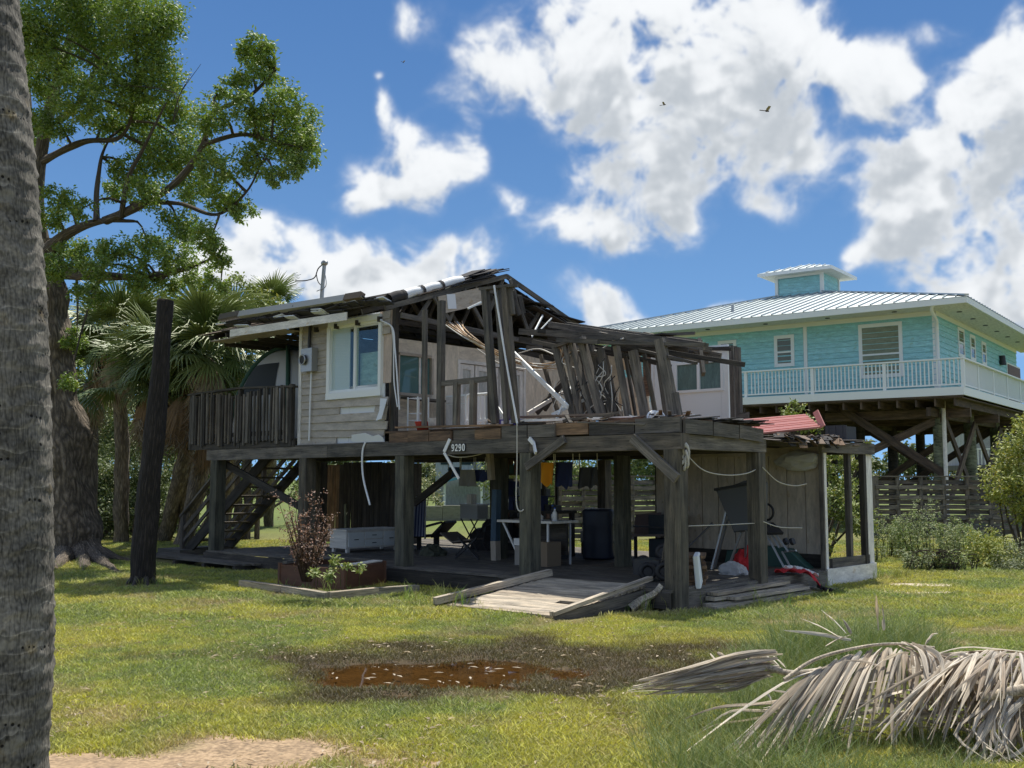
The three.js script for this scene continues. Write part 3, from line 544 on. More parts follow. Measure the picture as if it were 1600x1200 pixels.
  for (const pts of [[[808, 553, 2.5], [840, 545, 2.0], [875, 556, 1.4], [905, 548, 1]], [[905, 535, 1.4], [935, 548, 1.2], [957, 533, 1.2], [975, 529, 1]], [[745, 545, 1], [775, 565, 1.4], [815, 576, 2], [865, 578, 2.4]]]) tube('wire', pts.map((p) => hp(...p)), 0.012, 0.012, mat.wireWhite, H, 5, 30);
  // white trim and planks collapsed across the room
  const junk = (x0, y0, v0, x1, y1, v1, w, h, m, nm) => bar(nm, hp(x0, y0, v0), hp(x1, y1, v1), w, h, m, H);
  junk(802, 551, 1.4, 887, 636, 0.6, 0.03, 0.075, mat.whiteClean, 'fallen_trim'); junk(825, 646, 1.4, 882, 612, 2.4, 0.04, 0.06, mat.white, 'fallen_trim'); junk(862, 648, 0.8, 928, 618, 1.2, 0.03, 0.05, mat.whiteClean, 'fallen_trim'); junk(870, 655, 0.7, 900, 590, 1.5, 0.03, 0.05, mat.whiteClean, 'fallen_trim'); junk(838, 645, 2, 885, 592, 2.6, 0.05, 0.1, D[1], 'fallen_rafter'); junk(850, 640, 2.4, 884, 588, 2.9, 0.05, 0.1, D[0], 'fallen_rafter'); junk(773, 630, 0.3, 790, 655, 0.2, 0.02, 0.05, mat.whiteClean, 'fallen_trim'); junk(905, 620, 1.1, 925, 585, 1.1, 0.02, 0.04, mat.whiteClean, 'fallen_trim');
  junk(848, 493, 3.4, 831, 526, 2.7, 0.02, 0.035, mat.whiteClean, 'fallen_trim'); junk(862, 497, 3.4, 840, 520, 3, 0.02, 0.02, mat.whiteClean, 'fallen_trim'); junk(731, 482, 0.6, 752, 472, 0.9, 0.02, 0.03, mat.whiteClean, 'fallen_trim');
  // debris along the open floor edge
  for (const [x0, y0, v0, x1, y1, v1, w, h, m] of [[806, 658, 0.1, 1000, 652, 0.3, 0.1, 0.035, mat.white], [810, 652, 0.4, 960, 647, 0.5, 0.14, 0.03, mat.shingle[2]], [880, 658, 0.02, 968, 645, 0.4, 0.1, 0.04, W[3]], [905, 660, -0.03, 1010, 663, -0.04, 0.1, 0.02, W[2]], [960, 660, 0.05, 1008, 650, 0.3, 0.24, 0.02, mat.shingle[2]], [955, 655, 0.2, 1000, 654, 0.1, 0.12, 0.03, mat.rust], [620, 668, -0.02, 800, 664, -0.01, 0.09, 0.03, mat.brownWood[2]], [810, 662, 0, 850, 661, 0, 0.1, 0.03, D[0]], [1010, 656, 0.02, 1060, 655, 0, 0.1, 0.04, D[1]], [885, 650, 0.15, 892, 662, -0.06, 0.05, 0.04, D[0]], [1062, 654, 0.3, 1115, 655, 1.4, 0.12, 0.02, mat.white]]) bar('floor_debris', hp(x0, y0, v0), hp(x1, y1, v1), w, h, m, H);
  for (let i = 0; i < 46; i++) { const v = 0.05 + R0() * 2.0, a = V3(-0.15 + R0() * 0.5, 2.50 + R0() * 0.05, v); bar('felt_flap', a, a.clone().add(V3(J(0.12), 0.015 + J(0.03), 0.2 + R0() * 0.25)), 0.1 + R0() * 0.2, 0.012, R0() < 0.65 ? mat.felt : pick(mat.shingle), H); }
  for (let i = 0; i < 60; i++) { const u = R0() * 3.6, a = V3(u, 2.54 + R0() * 0.05, 0.05 + R0() * 0.5); bar('splinter', a, a.clone().add(V3(J(0.3), R0() * 0.06, J(0.15))), 0.02 + R0() * 0.05, 0.012, pick([mat.whiteClean, W[0], W[2], mat.brownWood[2], mat.white, mat.felt]), H); }
  // clutter fixed to the front beam
  const np = new THREE.Group(); np.name = 'number_plate'; H.add(np);
  const n0 = hp(706, 705, -0.115), n1 = hp(728, 694, -0.115);
  block('plate', [n1.x, n0.x], [n0.y - 0.005, n1.y + 0.01], [-0.128, -0.114], mat.black, np);
  const digits = ['9', '2', '9', '0'];
  digits.forEach((c, i) => { const g = new TextGeometry(c, { font, size: 0.10, depth: 0.004, curveSegments: 5 }); g.center(); g.scale(0.92, 1.12, 1); const o = mesh('digit', g, M(0.85, 0.85, 0.83), np); o.position.set(mix(n0.x, n1.x, (i + 0.5) / 4), (n0.y + n1.y) / 2 + 0.002, -0.131); o.rotation.y = Math.PI; });
  bar('bent_trim', hp(703, 686, -0.13), hp(694, 706, -0.16), 0.02, 0.05, mat.pvc, H); bar('bent_trim', hp(694, 707, -0.15), hp(717, 748, -0.1), 0.02, 0.04, mat.pvc, H);
  bar('bent_trim', hp(827, 685, -0.13), hp(834, 693, -0.14), 0.03, 0.06, mat.pvc, H); bar('bent_trim', hp(834, 693, -0.14), hp(837, 708, -0.2), 0.03, 0.06, mat.pvc, H);
  tube('drain_pipe', [hp(571, 691, -0.12), hp(567, 702, -0.14), hp(567, 742, -0.15), hp(578, 789, -0.2)], 0.017, 0.017, mat.pvc, H, 8, 30);
  tube('rope', [hp(808, 662, -0.1), hp(808, 720, -0.12), hp(807, 785, -0.13), hp(810, 797, -0.15), hp(815, 799, -0.15), hp(818, 796, -0.12)], 0.011, 0.011, mat.rope, H, 5, 40);
  tube('rope', [hp(696, 709, -0.1), hp(712, 714, -0.05), hp(735, 713, 0.1), hp(765, 706, 0.3)], 0.009, 0.009, mat.rope, H, 5, 20);
  tube('clothes_line', [hs(1068, 705, 0), hs(1095, 732, -0.1), hs(1130, 742, -0.1), hs(1165, 740, -0.1), hs(1190, 729, 0)], 0.008, 0.008, mat.rope, H, 5, 30); tube('clothes_line', [hs(1072, 822, 0), hs(1130, 820, -0.05), hs(1190, 817, 0)], 0.007, 0.007, mat.rope, H, 5, 10);
  tube('clothes_line', [hs(1191, 730, -0.1), hs(1215, 752, -0.1), hs(1240, 759, -0.1), hs(1260, 756, 0)], 0.008, 0.008, mat.rope, H, 5, 24); tube('clothes_line', [hs(1192, 815, -0.1), hs(1215, 823, -0.1), hs(1253, 825, 0)], 0.008, 0.008, mat.rope, H, 5, 20);
  const coil = mesh('rope_coil', new THREE.TorusKnotGeometry(0.045, 0.014, 50, 5, 3, 5), mat.rope, H); coil.position.copy(hs(1070, 712, -0.12)); coil.scale.set(1, 2.6, 1);
}
// ---------------------------------------------------------------- deck, ramp, stairs
{
  const d = thing('ground_deck', 'low weathered plank deck under the stilt house', 'deck', HOUSE, [5, 0, 2.5]);
  const cuts = [11.35, 8.6, 5.9, 3.1, 0.0];
  for (let v = -0.16, i = 0; v < 5.7; v += 0.147, i++) for (let k = 0; k < 4; k++) {
    const sh = (i % 2) * 0.35 * (k > 0 ? 1 : 0), sh2 = (i % 2) * 0.35 * (k < 3 ? 1 : 0);
    bar('deck_board', [cuts[k] - sh, 0.262 + J(0.004), v + 0.07], [cuts[k + 1] - sh2 + 0.006, 0.262 + J(0.004), v + 0.07], 0.139, 0.034, pick(mat.deckWood), d);
  }
  for (const [a, b] of [[11.35, 5.6], [5.59, 2.45], [2.44, 0.0]]) bar('rim_board', [a, 0.14, -0.19], [b, 0.14, -0.19], 0.045, 0.2, pick(mat.darkWood), d);
  for (const [a, b] of [[0.1, 2.4], [2.41, 4.1]]) bar('rim_board', [-0.03, 0.13, a], [-0.03, 0.13, b], 0.05, 0.27, pick(mat.greyWood), d);
  bar('rim_board', [-0.03, 0.14, 4.12], [-0.03, 0.14, 5.95], 0.05, 0.29, mat.white, d);
  for (let u = 0.6; u < 11; u += 1.3) block('footing', [u - 0.1, u + 0.1], [-0.1, 0.24], [0.3, 0.5], pick(mat.darkWood), d);
  bar('nailer', [0.02, 0.26, 0.2], [0.1, 0.27, 1.9], 0.1, 0.06, mat.greyWood[2], d);
}
{
  const r = thing('ramp', 'short sunlit plank ramp leading up to the deck', 'ramp', HOUSE, [1.4, 0, -1]);
  const a = V3(2.46, 0.03, -1.86), b = V3(0.62, 0.03, -1.72), c = V3(2.08, 0.30, -0.2), e = V3(0.45, 0.30, -0.08), n = 13, up = c.clone().sub(a).cross(b.clone().sub(a)).normalize(); if (up.y < 0) up.negate();
  for (let i = 0; i < n; i++) {
    const t = (i + 0.5) / n, p = a.clone().lerp(c, t), q = b.clone().lerp(e, t);
    if (i === 4) { const m = p.clone().lerp(q, 0.72); bar('ramp_board', p, m, 0.124, 0.03, pick(mat.rampWood), r, up); bar('ramp_board', p.clone().lerp(q, 0.9), q, 0.124, 0.03, pick(mat.rampWood), r, up); continue; }
    p.y += J(0.004); q.y += J(0.004);
    bar('ramp_board', p, q, 0.126, 0.03, pick(mat.rampWood), r, up);
  }
  const L = V3(0, 0.05, 0);
  bar('curb_rail', a.clone().add(V3(0.06, 0.07, -0.12)), c.clone().add(V3(0.04, 0.08, 0.1)), 0.10, 0.09, mat.rampWood[2], r); bar('curb_rail', b.clone().add(V3(-0.05, 0.06, -0.14)), e.clone().add(V3(-0.03, 0.10, 0.05)), 0.09, 0.05, mat.rampWood[2], r);
  bar('stringer', b.clone().add(V3(-0.06, -0.02, -0.1)), e.clone().add(V3(-0.04, -0.10, 0.05)), 0.05, 0.14, pick(mat.greyWood), r); bar('stringer', b.clone().add(V3(-0.065, -0.06, 0.4)), e.clone().add(V3(-0.045, -0.22, 0.05)), 0.045, 0.12, pick(mat.darkWood), r);
  bar('stringer', a.clone().add(V3(0.08, -0.03, -0.1)), c.clone().add(V3(0.06, -0.12, 0.05)), 0.05, 0.13, pick(mat.darkWood), r);
}
{
  const s = thing('wooden_staircase', 'open wooden stairs climbing under the balcony', 'stairs', HOUSE, [14.2, 0, 1.5]);
  const n = 12, U0 = 14.35, U1 = 10.75, Y1 = 2.44, at2 = (t, v, h = 0) => V3(mix(U0, U1, t), Y1 * t + h, v);
  for (let i = 0; i < n; i++) { const t = (i + 0.6) / n; bar('tread', at2(t, 1.02), at2(t, 2.06), 0.27, 0.04, pick(mat.greyWood), s); }
  for (const v of [1.03, 2.05]) bar('stringer', at2(-0.02, v, -0.06), at2(1, v, -0.1), 0.05, 0.24, mat.darkWood[0], s);
  for (const v of [0.98, 2.10]) {
    bar('handrail', at2(0.0, v, 0.86), at2(0.97, v, 0.88), 0.12, 0.045, mat.greyWood[2], s); bar('mid_rail', at2(0.0, v, 0.50), at2(0.97, v, 0.52), 0.04, 0.09, mat.greyWood[3], s); bar('mid_rail', at2(0.02, v, 0.22), at2(0.97, v, 0.24), 0.04, 0.08, mat.greyWood[0], s);
    for (const t of [0.02, 0.45]) bar('newel', at2(t, v, -0.15), at2(t, v, 0.88), 0.09, 0.09, pick(mat.greyWood), s, V3(1, 0, 0));
  }
  block('bottom_step', [13.9, 14.9], [-0.02, 0.12], [0.7, 2.2], mat.deckWood[0], s);
  const st = thing('step_platform', 'two low plank steps at the left end of the deck', 'step', HOUSE, [10.4, 0, -0.6]);
  for (let k = 0; k < 3; k++) bar('step_board', [11.9 - k * 0.15, 0.12, -0.32 - k * 0.15], [9.2 + k * 0.1, 0.11 + J(0.01), -0.34 - k * 0.15], 0.14, 0.035, pick(mat.deckWood), st);
  for (const u of [9.4, 10.5, 11.6]) block('bearer', [u - 0.05, u + 0.05], [-0.05, 0.09], [-0.72, -0.28], mat.darkWood[0], st);
  const st2 = thing('walkway_planks', 'loose grey planks lying on soil beside the stair foot', 'planks', HOUSE, [13.2, 0, 0.2]);
  for (let k = 0; k < 4; k++) bar('plank', [14.4 - k * 0.3, 0.05, 0.5 - k * 0.2], [12.0 - k * 0.1, 0.06, 0.42 - k * 0.2], 0.17, 0.04, pick(mat.deckWood), st2);
}
// ---------------------------------------------------------------- planter in front
{
  const p = thing('rusty_planter', 'rusty metal planter box with a cream lid on the lawn', 'planter', HOUSE, [5.7, 0, -1.2]);
  const a = hy(437, 918, 0), b = hy(538, 926, 0), c = hy(600, 914, 0), e = a.clone().add(c).sub(b), h = 0.36, up = V3(0, h / 2, 0);
  for (const [q, w] of [[a, b], [b, c], [c, e], [e, a]]) bar('side_panel', q.clone().add(up), w.clone().add(up), 0.025, h, mat.rust, p);
  for (const q of [a, b, c]) bar('corner_post', q, q.clone().add(V3(0, h + 0.03, 0)), 0.05, 0.05, mat.rust, p, V3(1, 0, 0));
  const soil = mesh('soil', slabGeo([a, b, c, e].map((q) => [q.x - a.x, q.z - a.z]), 0.05), M(0.05, 0.035, 0.025, { roughness: 1, bumpMap: mottleBump, bumpScale: 0.02 }), p); soil.rotation.x = Math.PI / 2; soil.position.set(a.x, h - 0.08, a.z).sub(off(p));
  const lu = V3(0, h + 0.03, 0); bar('lid', b.clone().lerp(c, 0.12).lerp(a, 0.08).add(lu), c.clone().lerp(b, 0.03).lerp(e, 0.08).add(lu), 0.16, 0.02, mat.white, p); bar('lid', e.clone().add(lu), c.clone().lerp(e, 0.1).add(lu), 0.1, 0.025, mat.deckWood[2], p); bar('lid', e.clone().add(lu), a.clone().lerp(e, 0.1).add(lu), 0.08, 0.025, mat.deckWood[2], p);
  const spot = mesh('cap', new THREE.CylinderGeometry(0.028, 0.028, 0.02, 12).rotateX(Math.PI / 2), mat.whiteClean, p); const sp = b.clone().lerp(c, 0.38); spot.position.set(sp.x, 0.27, sp.z).sub(off(p)); spot.rotation.y = Math.atan2(c.z - b.z, -(c.x - b.x)) ; spot.position.add(V3(-0.02, 0, -0.02));
  const tm = (label, p0, p1) => { const g = thing('border_timber', label, 'timber', HOUSE, [p0.x, 0, p0.z], 'timbers edging the planter bed'); const q = p0.clone().lerp(p1, 0.52); bar('timber', p0.clone().setY(0.075), q.clone().setY(0.08), 0.12, 0.10, mat.rampWood[3], g); bar('timber', q.clone().setY(0.08), p1.clone().setY(0.07), 0.11, 0.095, mat.rampWood[1], g); };
  tm('long grey timber on grass left of the rusty planter', hy(378, 919, 0), hy(512, 939, 0)); tm('grey timber on grass right of the rusty planter', hy(514, 939, 0), hy(652, 926, 0));
}
// ---------------------------------------------------------------- storage shed under the right rear
{
  const s = thing('storage_shed', 'cream panelled shed with torn shingle roof beside the house', 'shed', HOUSE, [1.5, 0, 4.8]);
  const v = 4.3;
  for (let i = 0; i < 10; i++) { const u0 = 0.06 + i * 0.33; block('wall_panel', [u0 + 0.007, u0 + 0.323], [0.50, 2.12], [v, v + 0.03], i % 3 ? paint(0.50, 0.44, 0.37) : paint(0.53, 0.47, 0.39), s); }
  block('wall_backing', [0.05, 3.4], [0.3, 2.14], [v + 0.031, v + 0.06], mat.darkWood[0], s); block('skirt', [0.05, 3.36], [0.28, 0.49], [v - 0.01, v + 0.025], mat.darkWood[2], s);
  block('head_board', [0.0, 3.4], [2.10, 2.24], [v - 0.03, v], mat.creamDull, s);
  const post = (u, z, m, w = 0.09, d = 0.09, l = 0) => bar('post', [u, 0.28, z], [u + l, 2.14, z + l], d, w, m, s, V3(1, 0, 0));
  post(0.02, 4.22, mat.white, 0.05, 0.1); post(0.0, 4.1, mat.greyWood[0], 0.07, 0.05); post(0.05, 5.15, mat.greyWood[1]); post(0.0, 5.62, mat.darkWood[0], 0.09, 0.1); post(0.0, 5.84, mat.white, 0.03, 0.24, 0); post(3.0, 5.9, mat.greyWood[1]); post(1.6, 5.9, mat.greyWood[1]);
  bar('roof_beam', [-0.04, 2.24, 4.0], [-0.04, 2.23, 5.98], 0.06, 0.19, mat.greyWood[0], s); bar('roof_beam', [-0.06, 2.235, 5.92], [3.3, 2.23, 5.92], 0.07, 0.18, mat.darkWood[1], s);
  bar('sill', [0.0, 0.36, 4.35], [0.0, 0.36, 5.75], 0.06, 0.15, mat.greyWood[1], s);
  for (let u = 0.3; u < 3.3; u += 0.55) bar('rafter', [u, 2.28, 2.25], [u, 2.28, 5.95], 0.045, 0.1, pick(mat.darkWood), s);
  for (let q = 0; q < 16; q++) for (let k = 0; k < 4; k++) { const z = 2.2 + q * 0.235, u0 = -0.16 + k * 0.86 + J(0.07), y = 2.355 + J(0.012); const o = bar('shingle_course', [u0, y + (k ? 0 : J(0.05) - 0.03), z + J(0.03)], [u0 + 0.85, y + 0.006, z + J(0.03)], 0.26, 0.012, pick(mat.shingle), s); o.rotateX(-0.05); }
  for (let i = 0; i < 44; i++) { const z = 2.4 + R0() * 1.9, a = V3(-0.12 - R0() * 0.12, 2.35 + R0() * 0.07, z); bar('torn_shingle', a, a.clone().add(V3(-0.05 - R0() * 0.12, -0.03 - R0() * 0.15, J(0.2))), 0.1 + R0() * 0.16, 0.012, pick([mat.felt, mat.brownWood[1], mat.shingle[2], mat.felt]), s); }
  const ins = mesh('torn_insulation', (() => { const g = new THREE.IcosahedronGeometry(0.2, 4), P = g.attributes.position; for (let i = 0; i < P.count; i++) { const x = P.getX(i), y = P.getY(i), z = P.getZ(i), k = 1 + 0.55 * fbm(x * 7, y * 7, z * 7, 3); P.setXYZ(i, x * k * 1.9, y * k * 0.75, z * k * 0.6); } g.computeVertexNormals(); return g; })(), M(0.45, 0.44, 0.42, { roughness: 0.7 }), s); const ip = hp(1248, 720, v - 0.15); ins.position.copy(ip).sub(off(s));
  const red = thing('red_roof_panel', 'faded red ribbed metal panel lying on shed roof', 'metal panel', HOUSE, [0.6, 2.4, 4]);
  const A = hs(1178, 682, 0.35), B = hs(1281, 667, 0.35), nr = 7;
  for (let i = 0; i < nr; i++) { const y = -0.02 + i * 0.034, u = 0.35 + i * 0.045; bar('rib', V3(u, A.y + y + 0.06, A.z), V3(u, B.y + y + 0.02, B.z), 0.06, 0.02 + (i % 2) * 0.022, mat.redMetal, red, V3(0.7, 1, 0)); }
  bar('end_flange', V3(0.3, B.y + 0.0, B.z), V3(0.45, B.y + 0.27, B.z + 0.06), 0.1, 0.03, mat.redMetal, red, V3(0, 0, 1)); bar('end_flange', V3(0.3, A.y + 0.02, A.z - 0.12), V3(0.42, A.y + 0.12, A.z + 0.02), 0.12, 0.03, mat.redMetal, red, V3(0, 0, 1));
  const bk = thing('dark_crate', 'dark grey slatted box standing on the shed roof', 'crate', HOUSE, [0.5, 2.37, 5.5]);
  const k0 = hp(1290, 690, 5.3), k1 = hp(1322, 664, 5.3); for (let i = 0; i < 6; i++) { const a = mix(k0.x, k1.x, i / 6), b = mix(k0.x, k1.x, (i + 0.93) / 6); block('slat', [b, a], [2.37, k1.y], [5.3 + (i % 2) * 0.01, 5.33], M(0.06, 0.065, 0.075), bk); } block('body', [k1.x + 0.01, k0.x - 0.01], [2.37, k1.y - 0.02], [5.345, 5.7], M(0.05, 0.055, 0.06), bk);
}
// ---------------------------------------------------------------- things kept under the house
{
  // low white dresser
  const d = thing('white_dresser', 'low white wooden dresser on deck behind the dead shrub', 'dresser', HOUSE, [8.8, 0.28, 1.95]);
  const x0 = 8.54, x1 = 9.09, z0 = 1.25, z1 = 2.6, y0 = 0.36, y1 = 0.70;
  block('body', [x0 + 0.02, x1], [y0, y1], [z0, z1], mat.white, d); block('top', [x0 - 0.02, x1 + 0.02], [y1, y1 + 0.03], [z0 - 0.03, z1 + 0.03], mat.white, d);
  for (const [a, b, c, e] of [[z0 + 0.04, z0 + 0.42, y0 + 0.03, y1 - 0.03], [z0 + 0.46, z0 + 0.9, y0 + 0.03, (y0 + y1) / 2 - 0.01], [z0 + 0.46, z0 + 0.9, (y0 + y1) / 2 + 0.01, y1 - 0.03], [z0 + 0.94, z1 - 0.04, y0 + 0.03, y1 - 0.03]]) { const f = block('drawer', [x0, x0 + 0.019], [c, e], [a, b], mat.whiteClean, d); const h = mesh('handle', new THREE.BoxGeometry(0.02, 0.014, 0.1), mat.darkSteel, f); h.position.set(-0.018, 0, 0); }
  for (const x of [x0 + 0.06, x1 - 0.06]) for (const z of [z0 + 0.06, z1 - 0.06]) bar('leg', [x, 0.28, z], [x, y0, z], 0.06, 0.06, mat.white, d, V3(1, 0, 0));
  const cl = thing('plank_closet', 'dark closet of upright brown planks behind white dresser', 'closet', HOUSE, [9, 0.28, 3.6]);
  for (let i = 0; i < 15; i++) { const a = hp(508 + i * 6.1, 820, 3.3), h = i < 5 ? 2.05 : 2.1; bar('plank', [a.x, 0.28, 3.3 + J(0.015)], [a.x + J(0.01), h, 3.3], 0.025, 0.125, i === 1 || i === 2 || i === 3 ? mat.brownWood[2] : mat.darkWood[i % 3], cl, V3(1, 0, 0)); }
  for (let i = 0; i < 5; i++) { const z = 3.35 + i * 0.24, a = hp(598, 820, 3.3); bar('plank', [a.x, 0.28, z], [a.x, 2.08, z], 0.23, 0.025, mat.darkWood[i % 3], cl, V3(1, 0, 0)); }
  const bd = thing('leaning_board', 'narrow grey green board leaning on the plank closet', 'board', HOUSE, [9.4, 0.28, 3.1]); bar('board', hp(541, 840, 2.9), hp(540, 788, 3.2), 0.04, 0.06, mat.mossWood, bd, V3(1, 0, 0));
  // chairs
  const lc = thing('recliner_chair', 'black slatted recliner chair on deck by open lawn', 'chair', HOUSE, [7.6, 0.28, 3.2]);
  const q = (x, y, v) => hp(x, y, v);
  bar('seat', q(650, 838, 3.0), q(688, 836, 3.1), 0.55, 0.06, mat.black, lc); bar('backrest', q(682, 838, 3.1), q(704, 815, 3.2), 0.5, 0.05, mat.black, lc); bar('armrest', q(652, 826, 2.8), q(690, 816, 2.85), 0.07, 0.04, mat.black, lc); for (const [x, v] of [[654, 2.85], [680, 2.85], [656, 3.3], [684, 3.4]]) bar('leg', q(x, 836, v), V3(q(x, 836, v).x, 0.28, v), 0.05, 0.05, mat.black, lc, V3(1, 0, 0));
  const bc = thing('beach_chair', 'folded navy striped beach chair leaning near the post', 'chair', HOUSE, [6.9, 0.28, 2.7]);
  for (let i = 0; i < 8; i++) bar('stripe', q(646 + i * 2.3, 838, 2.6), q(650 + i * 2.0, 779, 2.95), 0.012, 0.034, i % 2 ? mat.fabricNavy : M(0.2, 0.22, 0.3, { roughness: 0.9 }), bc, V3(1, 0, 0)); bar('frame', q(645, 842, 2.58), q(650, 776, 2.96), 0.025, 0.025, mat.steel, bc, V3(1, 0, 0)); bar('frame', q(664, 842, 2.58), q(665, 776, 2.96), 0.025, 0.025, mat.steel, bc, V3(1, 0, 0));
  const cc = thing('folding_camp_chair', 'brown folding camp chair with crossed legs on deck', 'chair', HOUSE, [5.6, 0.28, 1.9]);
  bar('seat', q(716, 846, 1.9), q(746, 842, 2.0), 0.45, 0.025, M(0.16, 0.13, 0.11), cc); bar('backrest', q(701, 832, 1.9), q(722, 848, 1.9), 0.45, 0.025, M(0.14, 0.115, 0.10), cc);
  for (const v of [1.7, 2.15]) { bar('leg', q(712, 869, v).setY(0.29), q(745, 840, v), 0.025, 0.025, mat.darkSteel, cc); bar('leg', q(748, 869, v).setY(0.29), q(716, 840, v), 0.025, 0.025, mat.darkSteel, cc); }
  const pc = thing('patio_chair', 'brown sling patio chair behind the corner post', 'chair', HOUSE, [3.2, 0.28, 3.9]);
  bar('backrest', q(990, 834, 3.9), q(992, 802, 4.0), 0.03, 0.55, M(0.18, 0.13, 0.12), pc, V3(1, 0, 0)).position.x -= 0.3; bar('seat', q(990, 836, 3.8), q(1045, 836, 3.8), 0.5, 0.04, M(0.2, 0.16, 0.14), pc);
  for (const [x, v] of [[992, 3.6], [1042, 3.6], [994, 4.05], [1040, 4.05]]) bar('leg', q(x, 836, v), V3(q(x, 836, v).x, 0.28, v), 0.03, 0.03, mat.darkSteel, pc, V3(1, 0, 0)); for (const v of [3.58, 4.06]) bar('armrest', q(990, 822, v), q(1045, 825, v), 0.05, 0.025, mat.darkSteel, pc);
  // small cabinet on crossed legs, tables and boxes
  const sc = thing('grill_box', 'grey box on crossed metal legs beside lower post', 'grill', HOUSE, [6.1, 0.28, 3.2]);
  const s0 = q(719, 810, 3.2), s1 = q(746, 790, 3.2); block('box', [s1.x, s0.x], [s0.y, s1.y], [3.2, 3.5], M(0.34, 0.35, 0.35), sc); block('lid', [s1.x - 0.01, s0.x + 0.01], [s1.y, s1.y + 0.03], [3.19, 3.52], mat.steel, sc); block('canister', [mix(s0.x, s1.x, 0.5), mix(s0.x, s1.x, 0.22)], [s1.y + 0.03, s1.y + 0.22], [3.27, 3.42], mat.white, sc); for (const v of [3.22, 3.48]) { bar('leg', [s0.x, 0.28, v], [s1.x, s0.y, v], 0.02, 0.02, mat.darkSteel, sc); bar('leg', [s1.x, 0.28, v], [s0.x, s0.y, v], 0.02, 0.02, mat.darkSteel, sc); }
  const tb = thing('work_table', 'white topped folding table cluttered with bottles', 'table', HOUSE, [3.3, 0.28, 1.8]);
  const t0 = q(795, 824, 1.8), t1 = q(880, 822, 1.8); block('table_top', [t1.x, t0.x], [0.98, 1.02], [1.5, 2.2], mat.white, tb); for (const [a, b] of [[t0.x - 0.1, t0.x - 0.55], [t1.x + 0.12, t1.x + 0.12]]) for (const v of [1.55, 2.12]) bar('leg', [a, 0.98, v], [b, 0.28, v], 0.028, 0.028, mat.pvc, tb, V3(0, 0, 1)); block('apron', [t1.x + 0.05, t1.x + 0.75], [0.45, 0.975], [1.95, 2.0], mat.darkWood[1], tb);
  const shapes = [[0.04, 0.22], [0.05, 0.16], [0.035, 0.26], [0.06, 0.12], [0.04, 0.2], [0.03, 0.18]], names = ['white plastic bottle nearest table end', 'squat clear bottle on folding table', 'tall dark bottle on folding table', 'round tub on folding table', 'brown bottle beside the tub', 'slim grey bottle at table middle'];
  shapes.forEach(([r, h], i) => { const b = thing('bottle', names[i], 'bottle', HOUSE, [t1.x + 0.14 + i * 0.11, 1.02, 1.75 + (i % 3) * 0.1], 'bottles on the work table'); const m = mesh('body', new THREE.LatheGeometry([[0, 0], [r, 0], [r, h * 0.6], [r * 0.4, h * 0.78], [r * 0.4, h * 0.92]].map((p) => new THREE.Vector2(...p)), 12), [mat.pvc, mat.steel, mat.black, mat.white, mat.rust, mat.steel][i], b); const c = mesh('cap', new THREE.CylinderGeometry(r * 0.48, r * 0.48, h * 0.1, 10), i % 2 ? mat.black : mat.fabricBlue, b); c.position.y = h * 0.95; });
  const ub = thing('storage_boxes', 'cardboard boxes with papers stacked under folding table', 'boxes', HOUSE, [3.0, 0.28, 1.6]);
  block('box', [t1.x + 0.05, t1.x + 0.45], [0.28, 0.68], [1.45, 1.8], M(0.24, 0.18, 0.12), ub); block('box', [t1.x + 0.5, t1.x + 0.75], [0.28, 0.60], [1.42, 1.7], M(0.3, 0.28, 0.25), ub); block('papers', [t1.x + 0.6, t1.x + 0.8], [0.605, 0.72], [1.45, 1.6], mat.fabricWhite, ub);
  const sf = thing('outdoor_sofa', 'low dark grey sofa with pale cushions at deck rear', 'sofa', HOUSE, [4.2, 0.28, 4.4]);
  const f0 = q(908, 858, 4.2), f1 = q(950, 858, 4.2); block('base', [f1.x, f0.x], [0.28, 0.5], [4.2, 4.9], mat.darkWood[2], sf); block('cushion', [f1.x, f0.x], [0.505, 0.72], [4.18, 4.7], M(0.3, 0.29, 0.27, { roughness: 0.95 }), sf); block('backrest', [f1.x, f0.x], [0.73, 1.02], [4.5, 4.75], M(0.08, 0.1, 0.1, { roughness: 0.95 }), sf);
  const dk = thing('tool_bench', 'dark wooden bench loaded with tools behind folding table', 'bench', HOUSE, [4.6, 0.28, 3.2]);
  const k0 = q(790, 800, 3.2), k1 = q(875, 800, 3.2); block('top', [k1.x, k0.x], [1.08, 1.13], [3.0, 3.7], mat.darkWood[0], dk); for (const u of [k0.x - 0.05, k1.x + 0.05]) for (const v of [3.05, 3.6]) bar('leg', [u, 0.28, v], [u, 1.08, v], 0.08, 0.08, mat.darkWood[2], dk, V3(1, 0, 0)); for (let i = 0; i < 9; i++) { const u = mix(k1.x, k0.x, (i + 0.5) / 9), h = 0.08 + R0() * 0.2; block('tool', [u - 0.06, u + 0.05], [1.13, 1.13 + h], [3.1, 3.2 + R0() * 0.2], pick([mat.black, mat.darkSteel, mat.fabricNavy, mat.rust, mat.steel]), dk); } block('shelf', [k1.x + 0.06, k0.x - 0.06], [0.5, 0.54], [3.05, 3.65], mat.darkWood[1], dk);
  const bp = thing('painted_post', 'post with peeling blue paint leaning against inner stilt', 'post', HOUSE, [4.9, 0.28, 1.9]); bar('upper', q(776, 765, 1.9), q(774, 845, 1.9), 0.12, 0.12, paint(0.05, 0.10, 0.16), bp, V3(1, 0, 0)); bar('lower', q(774, 845.5, 1.9), q(775, 872, 1.9).setY(0.28), 0.125, 0.125, mat.creamDull, bp, V3(1, 0, 0)); bar('top_piece', q(765, 708, 1.9), q(768, 750, 1.9), 0.1, 0.1, mat.creamDull, bp, V3(1, 0, 0));
